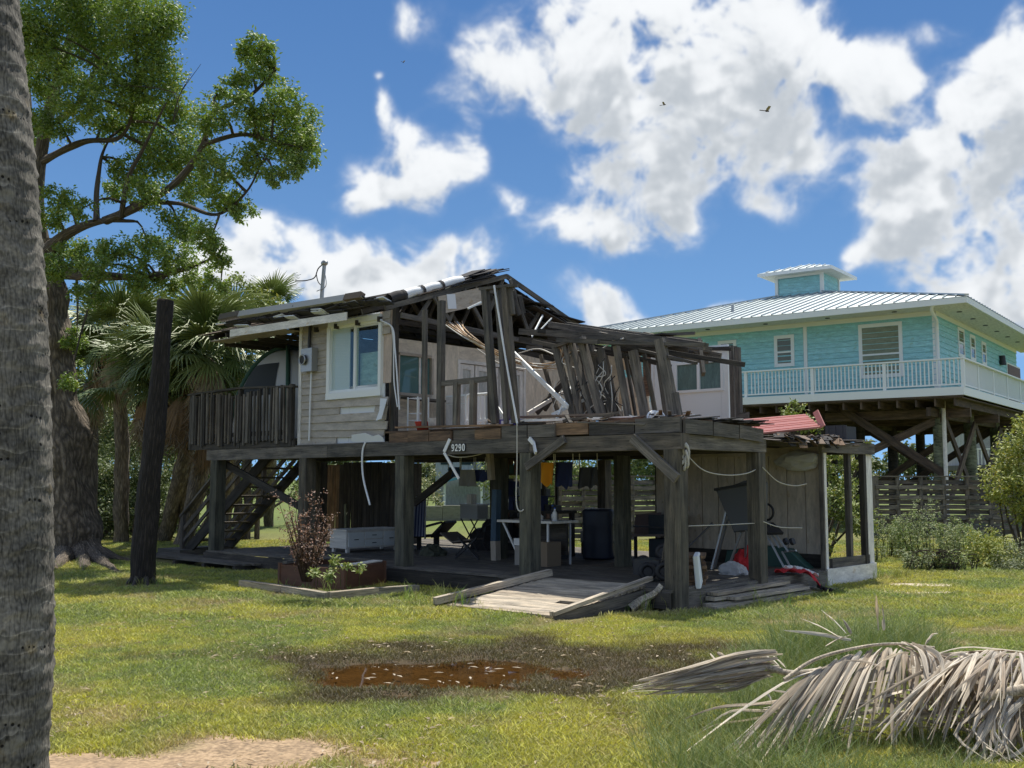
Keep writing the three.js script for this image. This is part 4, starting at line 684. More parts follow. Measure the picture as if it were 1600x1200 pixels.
  // hanging cloths, each a rippled sheet with thickness
  const cloth = (label, x0, y0, x1, y1, v, m, seed, ragged = 0) => {
    const a = q(x0, y0, v), b = q(x1, y1, v), n = 14, k = 8, pos = [], uv = [], ix = [];
    for (const s of [0, 1]) for (let i = 0; i <= n; i++) for (let j = 0; j <= k; j++) { const t = i / n, w = j / k; pos.push(mix(a.x, b.x, t) - a.x, (b.y - a.y) * w * (1 + ragged * N3(t * 5, seed, 2)) , 0.04 * Math.sin(t * 9 + seed + w) * (0.4 + w) + s * 0.008); uv.push(t, w); }
    const row = k + 1, sz = (n + 1) * row; for (const s of [0, 1]) for (let i = 0; i < n; i++) for (let j = 0; j < k; j++) { const o = s * sz + i * row + j; s ? ix.push(o, o + row, o + 1, o + 1, o + row, o + row + 1) : ix.push(o, o + 1, o + row, o + 1, o + row + 1, o + row); }
    const g = thing('hanging_cloth', label, 'cloth', HOUSE, [a.x, a.y, v], 'cloths hung under the floor'); mesh('cloth', geoFrom(pos, uv, ix), m, g); for (const t of [0.02, 0.98]) bar('peg', V3(mix(a.x, b.x, t), a.y - 0.04, v), V3(mix(a.x, b.x, t), 2.12, v), 0.012, 0.012, mat.rope, g, V3(1, 0, 0));
  };
  cloth('bright orange towel hanging under the house', 841, 723, 866, 757, 1.2, mat.orange, 1, 0.25); cloth('navy garment hanging beside the orange towel', 867, 722, 896, 760, 1.3, mat.fabricNavy, 2, 0.3); cloth('black garment hanging right of navy garment', 905, 730, 934, 762, 1.4, mat.black, 3, 0.3); cloth('grey towel hanging above the grill box', 720, 734, 741, 760, 2.0, M(0.30, 0.29, 0.27, { roughness: 0.9 }), 4, 0.1); cloth('dark blue shirt hanging beside grey towel', 743, 734, 759, 752, 2.1, M(0.04, 0.06, 0.17, { roughness: 0.9 }), 5, 0.2); cloth('deep blue towel hung left of grey towel', 700, 730, 719, 745, 2.4, M(0.03, 0.07, 0.14, { roughness: 0.9 }), 6, 0.1);
  // right-hand end: broom, wheels, white lid, boards
  const br = thing('broom', 'long broom handle leaning on the corner post', 'broom', HOUSE, [0.6, 0.28, 0.6]); tube('handle', [q(1044, 822, 0.35), q(1036, 870, 0.5), q(1030, 905, 0.6)], 0.018, 0.018, mat.deckWood[3], br, 8); 
  const mw = thing('push_mower', 'old mower with black wheels near the ramp top', 'mower', HOUSE, [0.9, 0.28, 0.9]);
  for (const [x, y, v, r] of [[1012, 893, 0.5, 0.13], [1038, 893, 0.4, 0.13], [1005, 880, 1.1, 0.12], [1036, 862, 1.1, 0.12]]) { const c = q(x, y, v); c.y = Math.max(c.y, 0.28 + r); const w = mesh('wheel', new THREE.TorusGeometry(r - 0.035, 0.035, 8, 20), mat.black, mw); w.position.copy(c).sub(off(mw)); w.rotation.y = 0.7; const h = mesh('hub', new THREE.CylinderGeometry(0.06, 0.06, 0.05, 12).rotateX(Math.PI / 2), mat.darkSteel, w); }
  const md = q(1022, 880, 0.8); block('body', [md.x - 0.22, md.x + 0.22], [0.36, 0.58], [0.6, 1.05], mat.darkSteel, mw); tube('handle', [V3(md.x - 0.2, 0.55, 1.0), V3(md.x - 0.5, 1.05, 1.5), V3(md.x - 0.5, 1.08, 1.55)], 0.014, 0.014, mat.darkSteel, mw);
  const cu = thing('white_lid', 'white lid with dark edge lines beside corner post', 'board', HOUSE, [-0.05, 0.28, 0.35]); const cg = slabGeo([[0, 0], [0.36, 0], [0.30, 0.38], [0.06, 0.40]], 0.05, 0.012); const cm = mesh('board', cg, mat.whiteClean, cu); cm.rotation.set(-0.15, -1.1, 0.1); for (const t of [0.06, 0.11]) { const l = mesh('stripe', new THREE.BoxGeometry(0.012, 0.36, 0.085), mat.darkSteel, cm); l.position.set(0.34 - t, 0.19, 0.025); l.rotation.z = 0.14; }  // taken for a white lid, drawn as a tapered slab
  const bs = thing('lumber_stack', 'short brown boards stacked beside the white lid', 'lumber', HOUSE, [0.3, 0.28, 0.9]); for (let i = 0; i < 9; i++) bar('board', [0.12 + J(0.05), 0.30 + i * 0.045, 0.62 + J(0.06)], [0.5 + J(0.08), 0.30 + i * 0.045, 1.12 + J(0.06)], 0.26, 0.038, pick(mat.brownWood), bs);
  const lp = thing('lumber_pile', 'long grey planks piled along the deck side', 'lumber', HOUSE, [-0.3, 0, 1.6]); for (const [x0, y0, x1, y1, h0, h1, w, t] of [[-0.22, 0.05, -0.16, 0.05, 0.35, 3.4, 0.16, 0.06], [-0.36, 0.04, -0.22, 0.04, 0.25, 3.5, 0.14, 0.05], [-0.16, 0.13, -0.15, 0.12, 0.5, 3.1, 0.15, 0.05], [-0.3, 0.12, -0.3, 0.11, 0.8, 2.9, 0.13, 0.04], [-0.17, 0.19, -0.13, 0.2, 0.55, 2.6, 0.16, 0.04], [-0.45, 0.03, -0.36, 0.03, 1.4, 3.7, 0.1, 0.04]]) bar('plank', [x0, y0, h0], [x1, y1, h1], w, t, pick(mat.rampWood), lp);
  const lg = thing('driftwood', 'pale weathered log leaning by ramp under corner post', 'log', HOUSE, [0.3, 0, -0.25]); mesh('log', tubeGeo([[0.12, 0.04, -0.25], [0.05, 0.14, -0.1], [-0.08, 0.24, 0.05], [-0.12, 0.33, 0.12]], 0.07, 0.04, 8, 14, 0.5, 3), mat.rampWood[0], lg); mesh('root', tubeGeo([[0.02, 0.03, -0.1], [0.0, 0.15, -0.02], [-0.12, 0.27, 0.05]], 0.04, 0.03, 7, 12, 0.5, 6), mat.rampWood[1], lg);
  // hopper-shaped tub on legs
  const hp3 = thing('grey_tub', 'dark grey tapered tub on splayed metal legs before shed', 'tub', HOUSE, [0.7, 0.28, 2.9]); const hv = 2.9, P0 = [[1121, 768], [1168, 752], [1178, 756], [1176, 826], [1148, 830]].map(([x, y]) => q(x, y, hv)); const hg = mesh('tub', slabGeo(P0.map((p) => [p.x - P0[0].x, p.y - P0[0].y]), 0.4, 0.02), M(0.10, 0.105, 0.11, { roughness: 0.6 }), hp3); hg.position.copy(P0[0]).sub(off(hp3)); for (const [x0, y0, x1, y1, dv] of [[1136, 795, 1112, 892, -0.05], [1140, 800, 1117, 892, 0.3], [1158, 832, 1137, 888, 0.1], [1166, 828, 1164, 886, 0.4]]) bar('leg', q(x0, y0, hv), q(x1, y1, hv + dv).setY(0.285), 0.03, 0.03, mat.steel, hp3, V3(1, 0, 0)); bar('rim', P0[0].clone().add(V3(0.03, 0.03, -0.03)), P0[2].clone().add(V3(-0.03, 0.02, -0.03)), 0.05, 0.04, mat.black, hp3);
  const ct = thing('wheeled_frame', 'tubular metal wheeled frame beside the shed wall', 'cart', HOUSE, [0.4, 0.28, 3.6]); const W2 = 3.5, rg = mesh('ring', new THREE.TorusGeometry(0.13, 0.02, 8, 24), mat.black, ct); rg.position.copy(q(1197, 800, W2)).sub(off(ct)); for (const [x0, y0, x1, y1] of [[1194, 828, 1226, 888], [1198, 815, 1232, 862], [1194, 815, 1218, 856], [1222, 862, 1238, 892], [1226, 862, 1244, 860]]) bar('tube', q(x0, y0, W2), q(x1, y1, W2 - 0.1), 0.026, 0.026, mat.steel, ct, V3(1, 0, 0)); bar('seat', q(1196, 818, W2), q(1212, 834, W2 - 0.1), 0.3, 0.04, mat.black, ct); for (const x of [1228, 1238]) { const w = mesh('wheel', new THREE.CylinderGeometry(0.055, 0.055, 0.05, 14).rotateZ(1.2), mat.black, ct); w.position.copy(q(x, 846, W2 - 0.15)).sub(off(ct)); }
  const heap = (name, label, cat, x, y, h, sc2, m, seed, m2) => { const p = hy(x, y, 0.28), g = thing(name, label, cat, HOUSE, [p.x, h, p.z]); const gg = new THREE.IcosahedronGeometry(1, 4), P = gg.attributes.position; for (let i = 0; i < P.count; i++) { const a = P.getX(i), b = P.getY(i), c = P.getZ(i), k = 1 + 0.5 * fbm(a * 2.2 + seed, b * 2.2, c * 2.2, 3) + 0.22 * Math.abs(N3(a * 5, b * 5 + seed, c * 5)); P.setXYZ(i, a * k * sc2[0], Math.max(-0.02, b * k * sc2[1]), c * k * sc2[2]); } gg.computeVertexNormals(); mesh('heap', gg, m, g); return g; };
  heap('red_bundle', 'crumpled red and white cloth bundle behind second side post', 'cloth', 1163, 890, 0.28, [0.16, 0.34, 0.15], mat.fabricRed, 2); heap('white_bundle', 'grey white plastic sack beside red bundle', 'sack', 1146, 897, 0.28, [0.22, 0.17, 0.15], M(0.5, 0.5, 0.5), 5);
  const tp = thing('green_tarp', 'dark green folded tarp against the shed wall base', 'tarp', HOUSE, [0.8, 0.28, 4.1]); const tg = mesh('tarp', slabGeo([[0, 0], [1.55, 0], [1.5, 0.2], [0.9, 0.32], [0.35, 0.28], [0.15, 0.1]], 0.15, 0.02), mat.tarp, tp); tg.position.set(-0.55, 0, 0);
  const rc = thing('red_garment', 'red and white garment sprawled over deck edge by shed', 'cloth', HOUSE, [-0.05, 0.28, 2.9]); const rgm = (n, pts, w, m) => mesh(n, (() => { const c = new THREE.CatmullRomCurve3(pts.map((p) => V3(...p))), pos = [], ix = []; for (let i = 0; i <= 20; i++) { const p = c.getPoint(i / 20); for (let j = 0; j <= 6; j++) { const o = (j / 6 - 0.5) * w; pos.push(p.x + o * 0.5, p.y + 0.03 * Math.sin(i * 1.1 + j * 1.7) + 0.02 * N3(i, j, 1), p.z + o); if (i < 20 && j < 6) { const a = i * 7 + j; ix.push(a, a + 1, a + 7, a + 7, a + 1, a + 8); } } } return geoFrom(pos, null, ix); })(), m, rc);
  rgm('sleeve', [[0.2, 0.05, -0.1], [0.05, 0.06, 0.1], [-0.18, 0.02, 0.25], [-0.34, -0.18, 0.3]], 0.26, mat.fabricRed); rgm('trim', [[0.15, 0.10, 0.1], [0, 0.08, 0.28], [-0.25, -0.02, 0.42]], 0.1, mat.fabricWhite); rgm('cuff', [[-0.33, -0.15, 0.2], [-0.42, -0.21, 0.3], [-0.5, -0.24, 0.42]], 0.18, mat.black);
  const bl = heap('blue_bundle', 'small bright blue bundle on ground by lumber pile', 'cloth', 1255, 914, 0.0, [0.12, 0.17, 0.1], mat.fabricBlue, 9); bl.position.copy(onGround(1257, 920, 0));
  // more clutter in the shade
  const sv = thing('shelf_unit', 'dark shelf unit full of jars behind the tool bench', 'shelf', HOUSE, [5.6, 0.28, 4.3]), sa = q(772, 800, 4.3).x, sb = q(850, 800, 4.3).x;
  for (const u of [sa, sb]) for (const z of [4.3, 4.7]) bar('upright', [u, 0.28, z], [u, 1.95, z], 0.05, 0.05, mat.darkWood[0], sv, V3(1, 0, 0));
  for (const y of [0.45, 0.9, 1.35, 1.8]) { block('shelf', [sb, sa], [y, y + 0.03], [4.3, 4.7], mat.darkWood[1], sv); for (let k = 0; k < 11; k++) { const u = mix(sb, sa, (k + 0.5) / 11), h = 0.12 + R0() * 0.26, w = 0.05 + R0() * 0.05; block('jar', [u - w, u + w], [y + 0.03, y + 0.03 + h], [4.36, 4.5], pick([mat.black, mat.darkSteel, mat.fabricNavy, mat.rust, mat.steel, mat.white, mat.tarp, mat.brownWood[0]]), sv); } }
  heap('covered_heap', 'black plastic covered heap beside the painted post', 'heap', 775, 858, 0.28, [0.5, 0.62, 0.4], mat.black, 21); heap('dark_sack', 'dark sack slumped on deck below orange towel', 'sack', 862, 872, 0.28, [0.3, 0.3, 0.25], M(0.05, 0.055, 0.06), 23); heap('olive_sack', 'olive sack on deck left of the camp chair', 'sack', 675, 868, 0.28, [0.26, 0.2, 0.22], M(0.07, 0.075, 0.05), 25);
  const bl2 = thing('blue_barrel', 'dark blue plastic barrel standing behind the hanging garments', 'barrel', HOUSE, [4.0, 0.28, 3.4]); mesh('barrel', new THREE.LatheGeometry([[0, 0], [0.27, 0], [0.29, 0.05], [0.28, 0.28], [0.3, 0.3], [0.28, 0.33], [0.28, 0.6], [0.3, 0.62], [0.28, 0.65], [0.29, 0.85], [0.26, 0.9], [0, 0.9]].map((p) => new THREE.Vector2(...p)), 22), M(0.02, 0.028, 0.05, { roughness: 0.5 }), bl2); const bung = mesh('bung', new THREE.CylinderGeometry(0.03, 0.03, 0.03, 10), mat.white, bl2); bung.position.set(0.12, 0.915, 0);
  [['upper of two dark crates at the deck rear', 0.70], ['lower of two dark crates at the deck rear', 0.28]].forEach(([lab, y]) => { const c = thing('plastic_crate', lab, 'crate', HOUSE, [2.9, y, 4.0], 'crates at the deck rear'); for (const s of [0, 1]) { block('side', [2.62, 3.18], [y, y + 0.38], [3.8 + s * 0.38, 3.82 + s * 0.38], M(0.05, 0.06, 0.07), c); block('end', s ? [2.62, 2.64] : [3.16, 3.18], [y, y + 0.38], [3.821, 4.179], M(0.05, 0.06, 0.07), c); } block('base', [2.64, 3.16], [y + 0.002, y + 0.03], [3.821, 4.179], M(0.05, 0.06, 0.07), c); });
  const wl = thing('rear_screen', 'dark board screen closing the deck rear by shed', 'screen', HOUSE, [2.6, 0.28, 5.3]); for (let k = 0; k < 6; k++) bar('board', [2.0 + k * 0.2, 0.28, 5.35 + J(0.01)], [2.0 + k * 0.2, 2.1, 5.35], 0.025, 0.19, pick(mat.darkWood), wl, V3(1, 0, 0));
  // room above: small household things near the edge
  const ws = thing('wire_shelf', 'white wire shelf inside room beside the siding', 'shelf', HOUSE, [5.55, 2.53, 0.35]); for (const [x, z] of [[5.45, 0.3], [5.7, 0.3], [5.45, 0.55], [5.7, 0.55]]) bar('upright', [x, 2.53, z], [x, 3.12, z], 0.02, 0.02, mat.whiteClean, ws, V3(1, 0, 0)); for (const y of [2.6, 2.72, 2.84, 3.1]) for (let k = 0; k < 5; k++) bar('wire', [5.45 + k * 0.062, y, 0.3], [5.45 + k * 0.062, y, 0.55], 0.01, 0.012, mat.whiteClean, ws);
  const rp = thing('red_pot', 'red plastic bowl on floor edge in front room', 'bowl', HOUSE, [5.25, 2.53, 0.25]); mesh('bowl', new THREE.LatheGeometry([[0, 0], [0.1, 0], [0.14, 0.14], [0.13, 0.14], [0.09, 0.02]].map((p) => new THREE.Vector2(...p)), 18), M(0.6, 0.06, 0.03), rp); mesh('bowl_rim', new THREE.TorusGeometry(0.135, 0.01, 6, 20).rotateX(Math.PI / 2).translate(0, 0.14, 0), M(0.6, 0.06, 0.03), rp);
  const wb = thing('white_bucket', 'small white tub standing right of red bowl', 'tub', HOUSE, [5.0, 2.53, 0.3]); mesh('tub', new THREE.LatheGeometry([[0, 0], [0.11, 0], [0.13, 0.2], [0.12, 0.2], [0.1, 0.02]].map((p) => new THREE.Vector2(...p)), 16), mat.white, wb);
  const cb = thing('kitchen_cabinet', 'white base cabinet left standing in the open room', 'cabinet', HOUSE, [5.6, 2.53, 0.95]); const c0 = hp(697, 655, 1.2), c1 = hp(728, 655, 1.2); block('body', [c1.x, c0.x], [2.53, 3.2], [1.2, 1.65], mat.whiteClean, cb); for (const s of [0, 1]) block('door', [mix(c0.x, c1.x, 0.04 + s * 0.49), mix(c0.x, c1.x, 0.47 + s * 0.49)], [2.58, 3.03], [1.18, 1.198], mat.white, cb); block('drawer', [mix(c0.x, c1.x, 0.04), mix(c0.x, c1.x, 0.96)], [3.05, 3.17], [1.18, 1.198], mat.white, cb);
  const bf = thing('white_bed_frame', 'white metal headboard standing on the open floor', 'bed frame', HOUSE, [4, 2.53, 0.7]); const b0 = hp(729, 655, 0.7), b1 = hp(772, 655, 0.7); tube('frame', [[b0.x, 2.53, 0.7], [b0.x, 3.06, 0.7], [b0.x - 0.04, 3.12, 0.7], [mix(b0.x, b1.x, 0.5), 3.12, 0.7], [b1.x, 3.12, 0.7]], 0.022, 0.022, mat.whiteClean, bf, 8, 40); for (let k = 1; k < 6; k++) bar('bar', [mix(b0.x, b1.x, k / 6), 2.55, 0.7], [mix(b0.x, b1.x, k / 6), 3.11, 0.7], 0.018, 0.018, mat.whiteClean, bf, V3(1, 0, 0)); bar('rail', [b0.x, 2.68, 0.7], [b1.x, 2.68, 0.7], 0.03, 0.04, mat.whiteClean, bf);
  const bx = thing('blue_box', 'purple blue carton lying at the floor edge', 'box', HOUSE, [3.1, 2.53, 0.1]); block('carton', [2.95, 3.3], [2.535, 2.63], [0.06, 0.22], M(0.10, 0.07, 0.35), bx); block('label', [3.0, 3.25], [2.55, 2.61], [0.054, 0.0595], M(0.6, 0.6, 0.65), bx);
  const hc = thing('white_hose', 'coil of white hose on the open floor', 'hose', HOUSE, [1.2, 2.53, 0.4]); const hc0 = hp(1030, 652, 0.35); for (let k = 0; k < 3; k++) { const t = mesh('coil', new THREE.TorusGeometry(0.09 + k * 0.012, 0.016, 7, 24), mat.pvc, hc); t.position.copy(hc0).sub(off(hc)).add(V3(k * 0.05, -0.02, k * 0.02)); t.rotation.set(0.2 * k, 0.5 * k, 0); }
  // dome tent on the balcony
  const tt = thing('dome_tent', 'grey and green dome tent pitched on the balcony', 'tent', HOUSE, [10.3, 2.47, 1.0]);
  const TS = V3(1.62, 1.95, 0.86), dome = (r, m, ph0, phl, th0, thl, nm) => { const o = mesh(nm, new THREE.SphereGeometry(r, 24, 14, ph0, phl, th0, thl), m, tt); o.scale.copy(TS); return o; };
  dome(1, mat.tentGrey, 0, Math.PI * 2, 0, Math.PI / 2, 'canopy'); dome(1.012, mat.tentGreen, 0, Math.PI, 0, Math.PI / 2, 'fly'); dome(1.012, mat.tentGreen, Math.PI, Math.PI, 0, 0.3, 'fly');
  dome(1.008, M(0.03, 0.035, 0.035), Math.PI * 1.33, Math.PI * 0.3, 0.62, 0.46, 'mesh_window');
  for (const s of [0.9, -0.9]) { const pts = []; for (let i = 0; i <= 14; i++) { const t = Math.PI * i / 14; pts.push([10.3 + 1.02 * TS.x * Math.cos(t) * Math.cos(s), 2.47 + 1.02 * TS.y * Math.sin(t), 1.0 + 1.02 * TS.z * Math.cos(t) * Math.sin(s)]); } tube('pole_sleeve', pts, 0.045, 0.045, mat.tentGreen, tt, 7, 40); }
}
// ---------------------------------------------------------------- teal house next door
{
  const H = thing('teal_stilt_house', 'turquoise house on tall stilts with metal roof and cupola', 'house', TEAL, [0, 0, 0]);
  const UL = 16.7, VL = 16.6, W1 = mat.whiteClean, brown = [wood(0.11, 0.08, 0.058), wood(0.09, 0.066, 0.05), wood(0.13, 0.095, 0.07)], soff = paint(0.72, 0.72, 0.66), P = (px, py, v) => hp(px, py, v, TEAL), S = (px, py, u) => hs(px, py, u, TEAL);
  // piles, girders, floor
  for (const u of [1.2, 5.4, 9.6, 13.8]) for (const v of [1.6, 6, 10.4, 14.8]) { const p = mesh('pile', new THREE.CylinderGeometry(0.21, 0.24, 4.2, 12), u === 1.2 ? mat.mossWood : pick(mat.darkWood), H); p.position.set(u, 2.1, v); }
  for (const v of [1.6, 6, 10.4, 14.8]) bar('girder', [0.15, 4.0, v], [15, 4.0, v], 0.16, 0.32, pick(brown), H);
  for (const u of [1.2, 5.4, 9.6]) bar('girder', [u, 4.0, 0.3], [u, 4.0, 15.5], 0.15, 0.30, pick(brown), H);
  for (let u = 0.3; u < 15; u += 0.62) bar('joist', [u, 4.28, 0.08], [u, 4.28, 15.5], 0.06, 0.24, pick(brown), H);
  for (let k = 0; k < 16; k++) block('floor_plank', [0.05, 15.2], [4.405, 4.44], [0.06 + k * 0.98, 1.03 + k * 0.98], pick(brown), H);
  const X = (a, b) => { bar('brace', [a.x, a.y, a.z], [b.x, b.y, b.z], 0.08, 0.27, pick(brown), H); };
  X(P(1296, 628, 1.35), P(1478, 742, 1.35)); X(P(1482, 648, 1.45), P(1345, 712, 1.45)); X(P(1325, 655, 1.8), P(1300, 632, 1.8)); X(V3(9.4, 3.9, 1.35), V3(5.6, 1.4, 1.35)); X(V3(5.6, 3.9, 1.45), V3(9.4, 1.4, 1.45)); X(V3(1.3, 3.8, 6.2), V3(5.3, 1.2, 6.2)); X(V3(5.3, 3.8, 6.35), V3(1.3, 1.2, 6.35)); X(V3(1.05, 3.8, 1.8), V3(1.05, 1.0, 5.8)); X(V3(0.97, 3.8, 5.8), V3(0.97, 1.0, 1.8)); X(V3(1.05, 3.8, 6.2), V3(1.05, 1.0, 10.2)); X(V3(0.97, 3.8, 10.2), V3(0.97, 1.0, 6.2)); X(V3(1.05, 3.8, 10.6), V3(1.05, 1.0, 14.6)); X(V3(1.3, 3.8, 10.5), V3(5.3, 1.2, 10.5));
  // balcony fascia and railing
  block('fascia', [-0.03, 15.3], [4.50, 4.77], [-0.03, 0.02], W1, H); block('fascia', [-0.03, 0.02], [4.50, 4.77], [0.021, 15.6], W1, H); block('drip_edge', [0.0, 15.2], [4.442, 4.498], [0.0, 0.05], brown[0], H);
  block('balcony_floor', [0.021, 15.3], [4.70, 4.74], [0.021, 1.58], paint(0.4, 0.4, 0.38), H); block('balcony_floor', [0.021, 1.18], [4.70, 4.74], [1.582, 15.5], paint(0.4, 0.4, 0.38), H);
  for (let u = 0; u < 10.3; u += 2.55) block('rail_post', [u - 0.05, u + 0.06], [4.772, 5.70], [0.025, 0.13], W1, H);
  for (let v = 2.4; v < 15; v += 2.4) block('rail_post', [0.025, 0.13], [4.772, 5.70], [v - 0.05, v + 0.05], W1, H);
  block('top_rail', [-0.06, 10.2], [5.702, 5.75], [-0.01, 0.15], W1, H); block('top_rail', [-0.06, 0.15], [5.703, 5.751], [0.152, 15], W1, H); block('bottom_rail', [0.06, 10.2], [4.84, 4.89], [0.05, 0.10], W1, H); block('bottom_rail', [0.05, 0.10], [4.84, 4.89], [0.14, 15], W1, H);
  for (let u = 0.14; u < 9.4; u += 0.135) { if (Math.abs(((u + 1.275) % 2.55) - 1.275) < 0.09) continue; block('baluster', [u - 0.019, u + 0.019], [4.892, 5.70], [0.056, 0.094], W1, H); }
  for (let v = 0.25; v < 13.2; v += 0.135) { if (Math.abs(((v + 1.2) % 2.4) - 1.2) < 0.08) continue; block('baluster', [0.056, 0.094], [4.892, 5.70], [v - 0.019, v + 0.019], W1, H); }
  // lap siding, two faces
  const WU = 1.2, WV = 1.6, ex = 0.205;
  for (let i = 0; i < 14; i++) {
    const y = 4.75 + i * ex, h = Math.min(ex + 0.012, 7.62 - y);
    for (const [a, b] of [[WU + 0.02, 5.82], [5.98, 10.6], [10.6, 15.2]]) { const o = bar('siding_board', [b, y + h / 2, WV], [a, y + h / 2, WV], 0.045, h, pick(mat.teal), H); o.rotateX(-0.15); }
    const o = bar('siding_board', [WU, y + h / 2, WV + 0.02], [WU, y + h / 2, 15.3], 0.045, h, pick(mat.teal), H); o.rotateX(-0.15);
  }
  block('wall_core', [WU + 0.03, 15.2], [4.745, 7.62], [WV + 0.03, 15.3], mat.teal[0], H);
  block('corner_trim', [WU - 0.035, WU + 0.10], [4.745, 7.55], [WV - 0.035, WV + 0.10], W1, H); block('wall_trim', [5.83, 5.97], [4.745, 7.55], [WV - 0.03, WV + 0.029], W1, H);
  block('frieze_board', [WU - 0.03, 15.2], [7.46, 7.63], [WV - 0.045, WV - 0.036], W1, H); block('frieze_board', [WU - 0.045, WU - 0.036], [7.46, 7.63], [WV - 0.03, 15.3], W1, H);
  const win = (nm, a, b, v, split, shade) => {     // a: upper left, b: lower right, on the front
    const g = new THREE.Group(); g.name = nm; H.add(g); const t = 0.13, z = [v - 0.055, v + 0.02];
    block('frame', [b.x - t, a.x + t], [a.y, a.y + t], z, W1, g); block('frame', [b.x - t, a.x + t], [b.y - t, b.y], z, W1, g); block('frame', [a.x, a.x + t], [b.y, a.y], z, W1, g); block('frame', [b.x - t, b.x], [b.y, a.y], z, W1, g);
    const my = mix(b.y, a.y, split); block('sash', [b.x, a.x], [my - 0.03, my + 0.03], [v - 0.045, v], W1, g);
    block('pane', [b.x, a.x], [b.y, my - 0.03], [v - 0.031, v - 0.02], shade, g); block('pane', [b.x, a.x], [my + 0.03, a.y], [v - 0.036, v - 0.024], shade, g);
  };
  const gl = M(0.10, 0.12, 0.10, { roughness: 0.04 }), bl = paint(0.24, 0.27, 0.21, { roughness: 0.10 });
  win('window', P(1347, 513, WV), P(1406, 568, WV).setY(5.5), WV, 0.42, bl); win('window', P(1215, 530, WV), P(1237, 567, WV), WV, 0.45, gl); win('window', P(1127, 538, WV), P(1147, 575, WV), WV, 0.5, gl);
  [[1496, 516, 1505, 555], [1515, 527, 1522, 560], [1533, 538, 1539, 567]].forEach(([x0, y0, x1, y1]) => {
    const a = S(x0, y0, WU), b = S(x1, y1, WU), g = new THREE.Group(), t = 0.12; g.name = 'window'; H.add(g); const x = [WU - 0.055, WU + 0.02];
    block('frame', x, [a.y, a.y + t], [a.z - t, b.z + t], W1, g); block('frame', x, [b.y - t, b.y], [a.z - t, b.z + t], W1, g); block('frame', x, [b.y, a.y], [a.z - t, a.z], W1, g); block('frame', x, [b.y, a.y], [b.z, b.z + t], W1, g); block('sash', [WU - 0.05, WU - 0.01], [(a.y + b.y) / 2 - 0.03, (a.y + b.y) / 2 + 0.03], [a.z, b.z], W1, g); block('pane', [WU - 0.035, WU - 0.022], [b.y, (a.y + b.y) / 2 - 0.03], [a.z, b.z], gl, g); block('pane', [WU - 0.036, WU - 0.023], [(a.y + b.y) / 2 + 0.03, a.y], [a.z, b.z], gl, g);
  });
  const d0 = S(1572, 562, WU), d1 = S(1592, 590, WU), dg = new THREE.Group(); dg.name = 'sliding_door'; H.add(dg); block('frame', [WU - 0.05, WU], [4.76, 6.85], [d0.z - 0.1, d1.z + 0.1], W1, dg); block('pane', [WU - 0.07, WU - 0.055], [4.8, 6.78], [d0.z, d1.z], mat.rust, dg);
  const lamp = mesh('wall_lamp', new THREE.CylinderGeometry(0.12, 0.16, 0.4, 10), mat.darkSteel, H); lamp.position.copy(S(1566, 563, WU - 0.12));
  // soffit, fascia, gutter
  const EU = -0.12, EV = 0.28, ey = 7.64;
  block('soffit', [EU, WU + 0.02], [ey - 0.02, ey], [EV, VL], soff, H); block('soffit', [WU + 0.022, UL], [ey - 0.02, ey], [EV, WV + 0.02], soff, H);
  block('eave_fascia', [EU - 0.05, UL], [ey - 0.05, ey + 0.16], [EV - 0.05, EV - 0.002], W1, H); block('eave_fascia', [EU - 0.05, EU - 0.002], [ey - 0.05, ey + 0.16], [EV, VL], W1, H);
  for (let i = 0; i < 7; i++) { const l = mesh('soffit_light', new THREE.CylinderGeometry(0.09, 0.09, 0.02, 14), mat.darkSteel, H); l.position.set(0.55, ey - 0.03, 2.3 + i * 2.0); if (i < 5) { const k = mesh('soffit_light', new THREE.CylinderGeometry(0.09, 0.09, 0.02, 14), mat.darkSteel, H); k.position.set(2.4 + i * 2.4, ey - 0.03, 0.95); } }
  tube('downpipe', [[0.9, ey + 0.02, EV + 0.02], [1.0, ey - 0.12, EV + 0.12], [1.08, 7.2, 1.3], [1.12, 7.0, 1.48], [1.12, 4.76, 1.48]], 0.06, 0.06, W1, H, 8, 40); tube('downpipe', [[0.95, 4.42, 1.25], [0.95, 0.1, 1.25]], 0.07, 0.07, mat.white, H, 8);
  // hipped standing-seam roof; each pan is a piece
  const y0 = ey + 0.17, cu = (EU + UL) / 2, cv = (EV + VL) / 2, rise = 2.28, half = (UL - EU) / 2, halfV = (VL - EV) / 2, Y = (u, v) => y0 + rise * Math.min(1, Math.min(Math.min(u - EU, UL - u) / half, Math.min(v - EV, VL - v) / halfV));
  const roof = new THREE.Group(); roof.name = 'roof'; H.add(roof);
  const face = (pts) => mesh('slope', geoFrom(pts.flat(), pts.map((p) => [p[0], p[2]]).flat(), [0, 1, 2]), mat.metal, roof);
  const c0 = [EU - 0.06, y0, EV - 0.06], c1 = [UL, y0, EV - 0.06], c2 = [UL, y0, VL], c3 = [EU - 0.06, y0, VL], ap = [cu, y0 + rise, cv];
  face([c0, c1, ap]); face([c1, c2, ap]); face([c2, c3, ap]); face([c3, c0, ap]);
  const seamM = mat.metal;
  for (let u = EU + 0.3; u < UL; u += 0.405) { const t = Math.min(u - EU, UL - u) / half; bar('seam', [u, y0 + 0.03, EV - 0.05], [u, y0 + rise * t + 0.03, EV + halfV * t], 0.03, 0.055, seamM, roof); }
  for (let v = EV + 0.3; v < VL; v += 0.405) { const t = Math.min(v - EV, VL - v) / halfV; bar('seam', [EU - 0.05, y0 + 0.03, v], [EU + half * t, y0 + rise * t + 0.03, v], 0.03, 0.055, seamM, roof); }
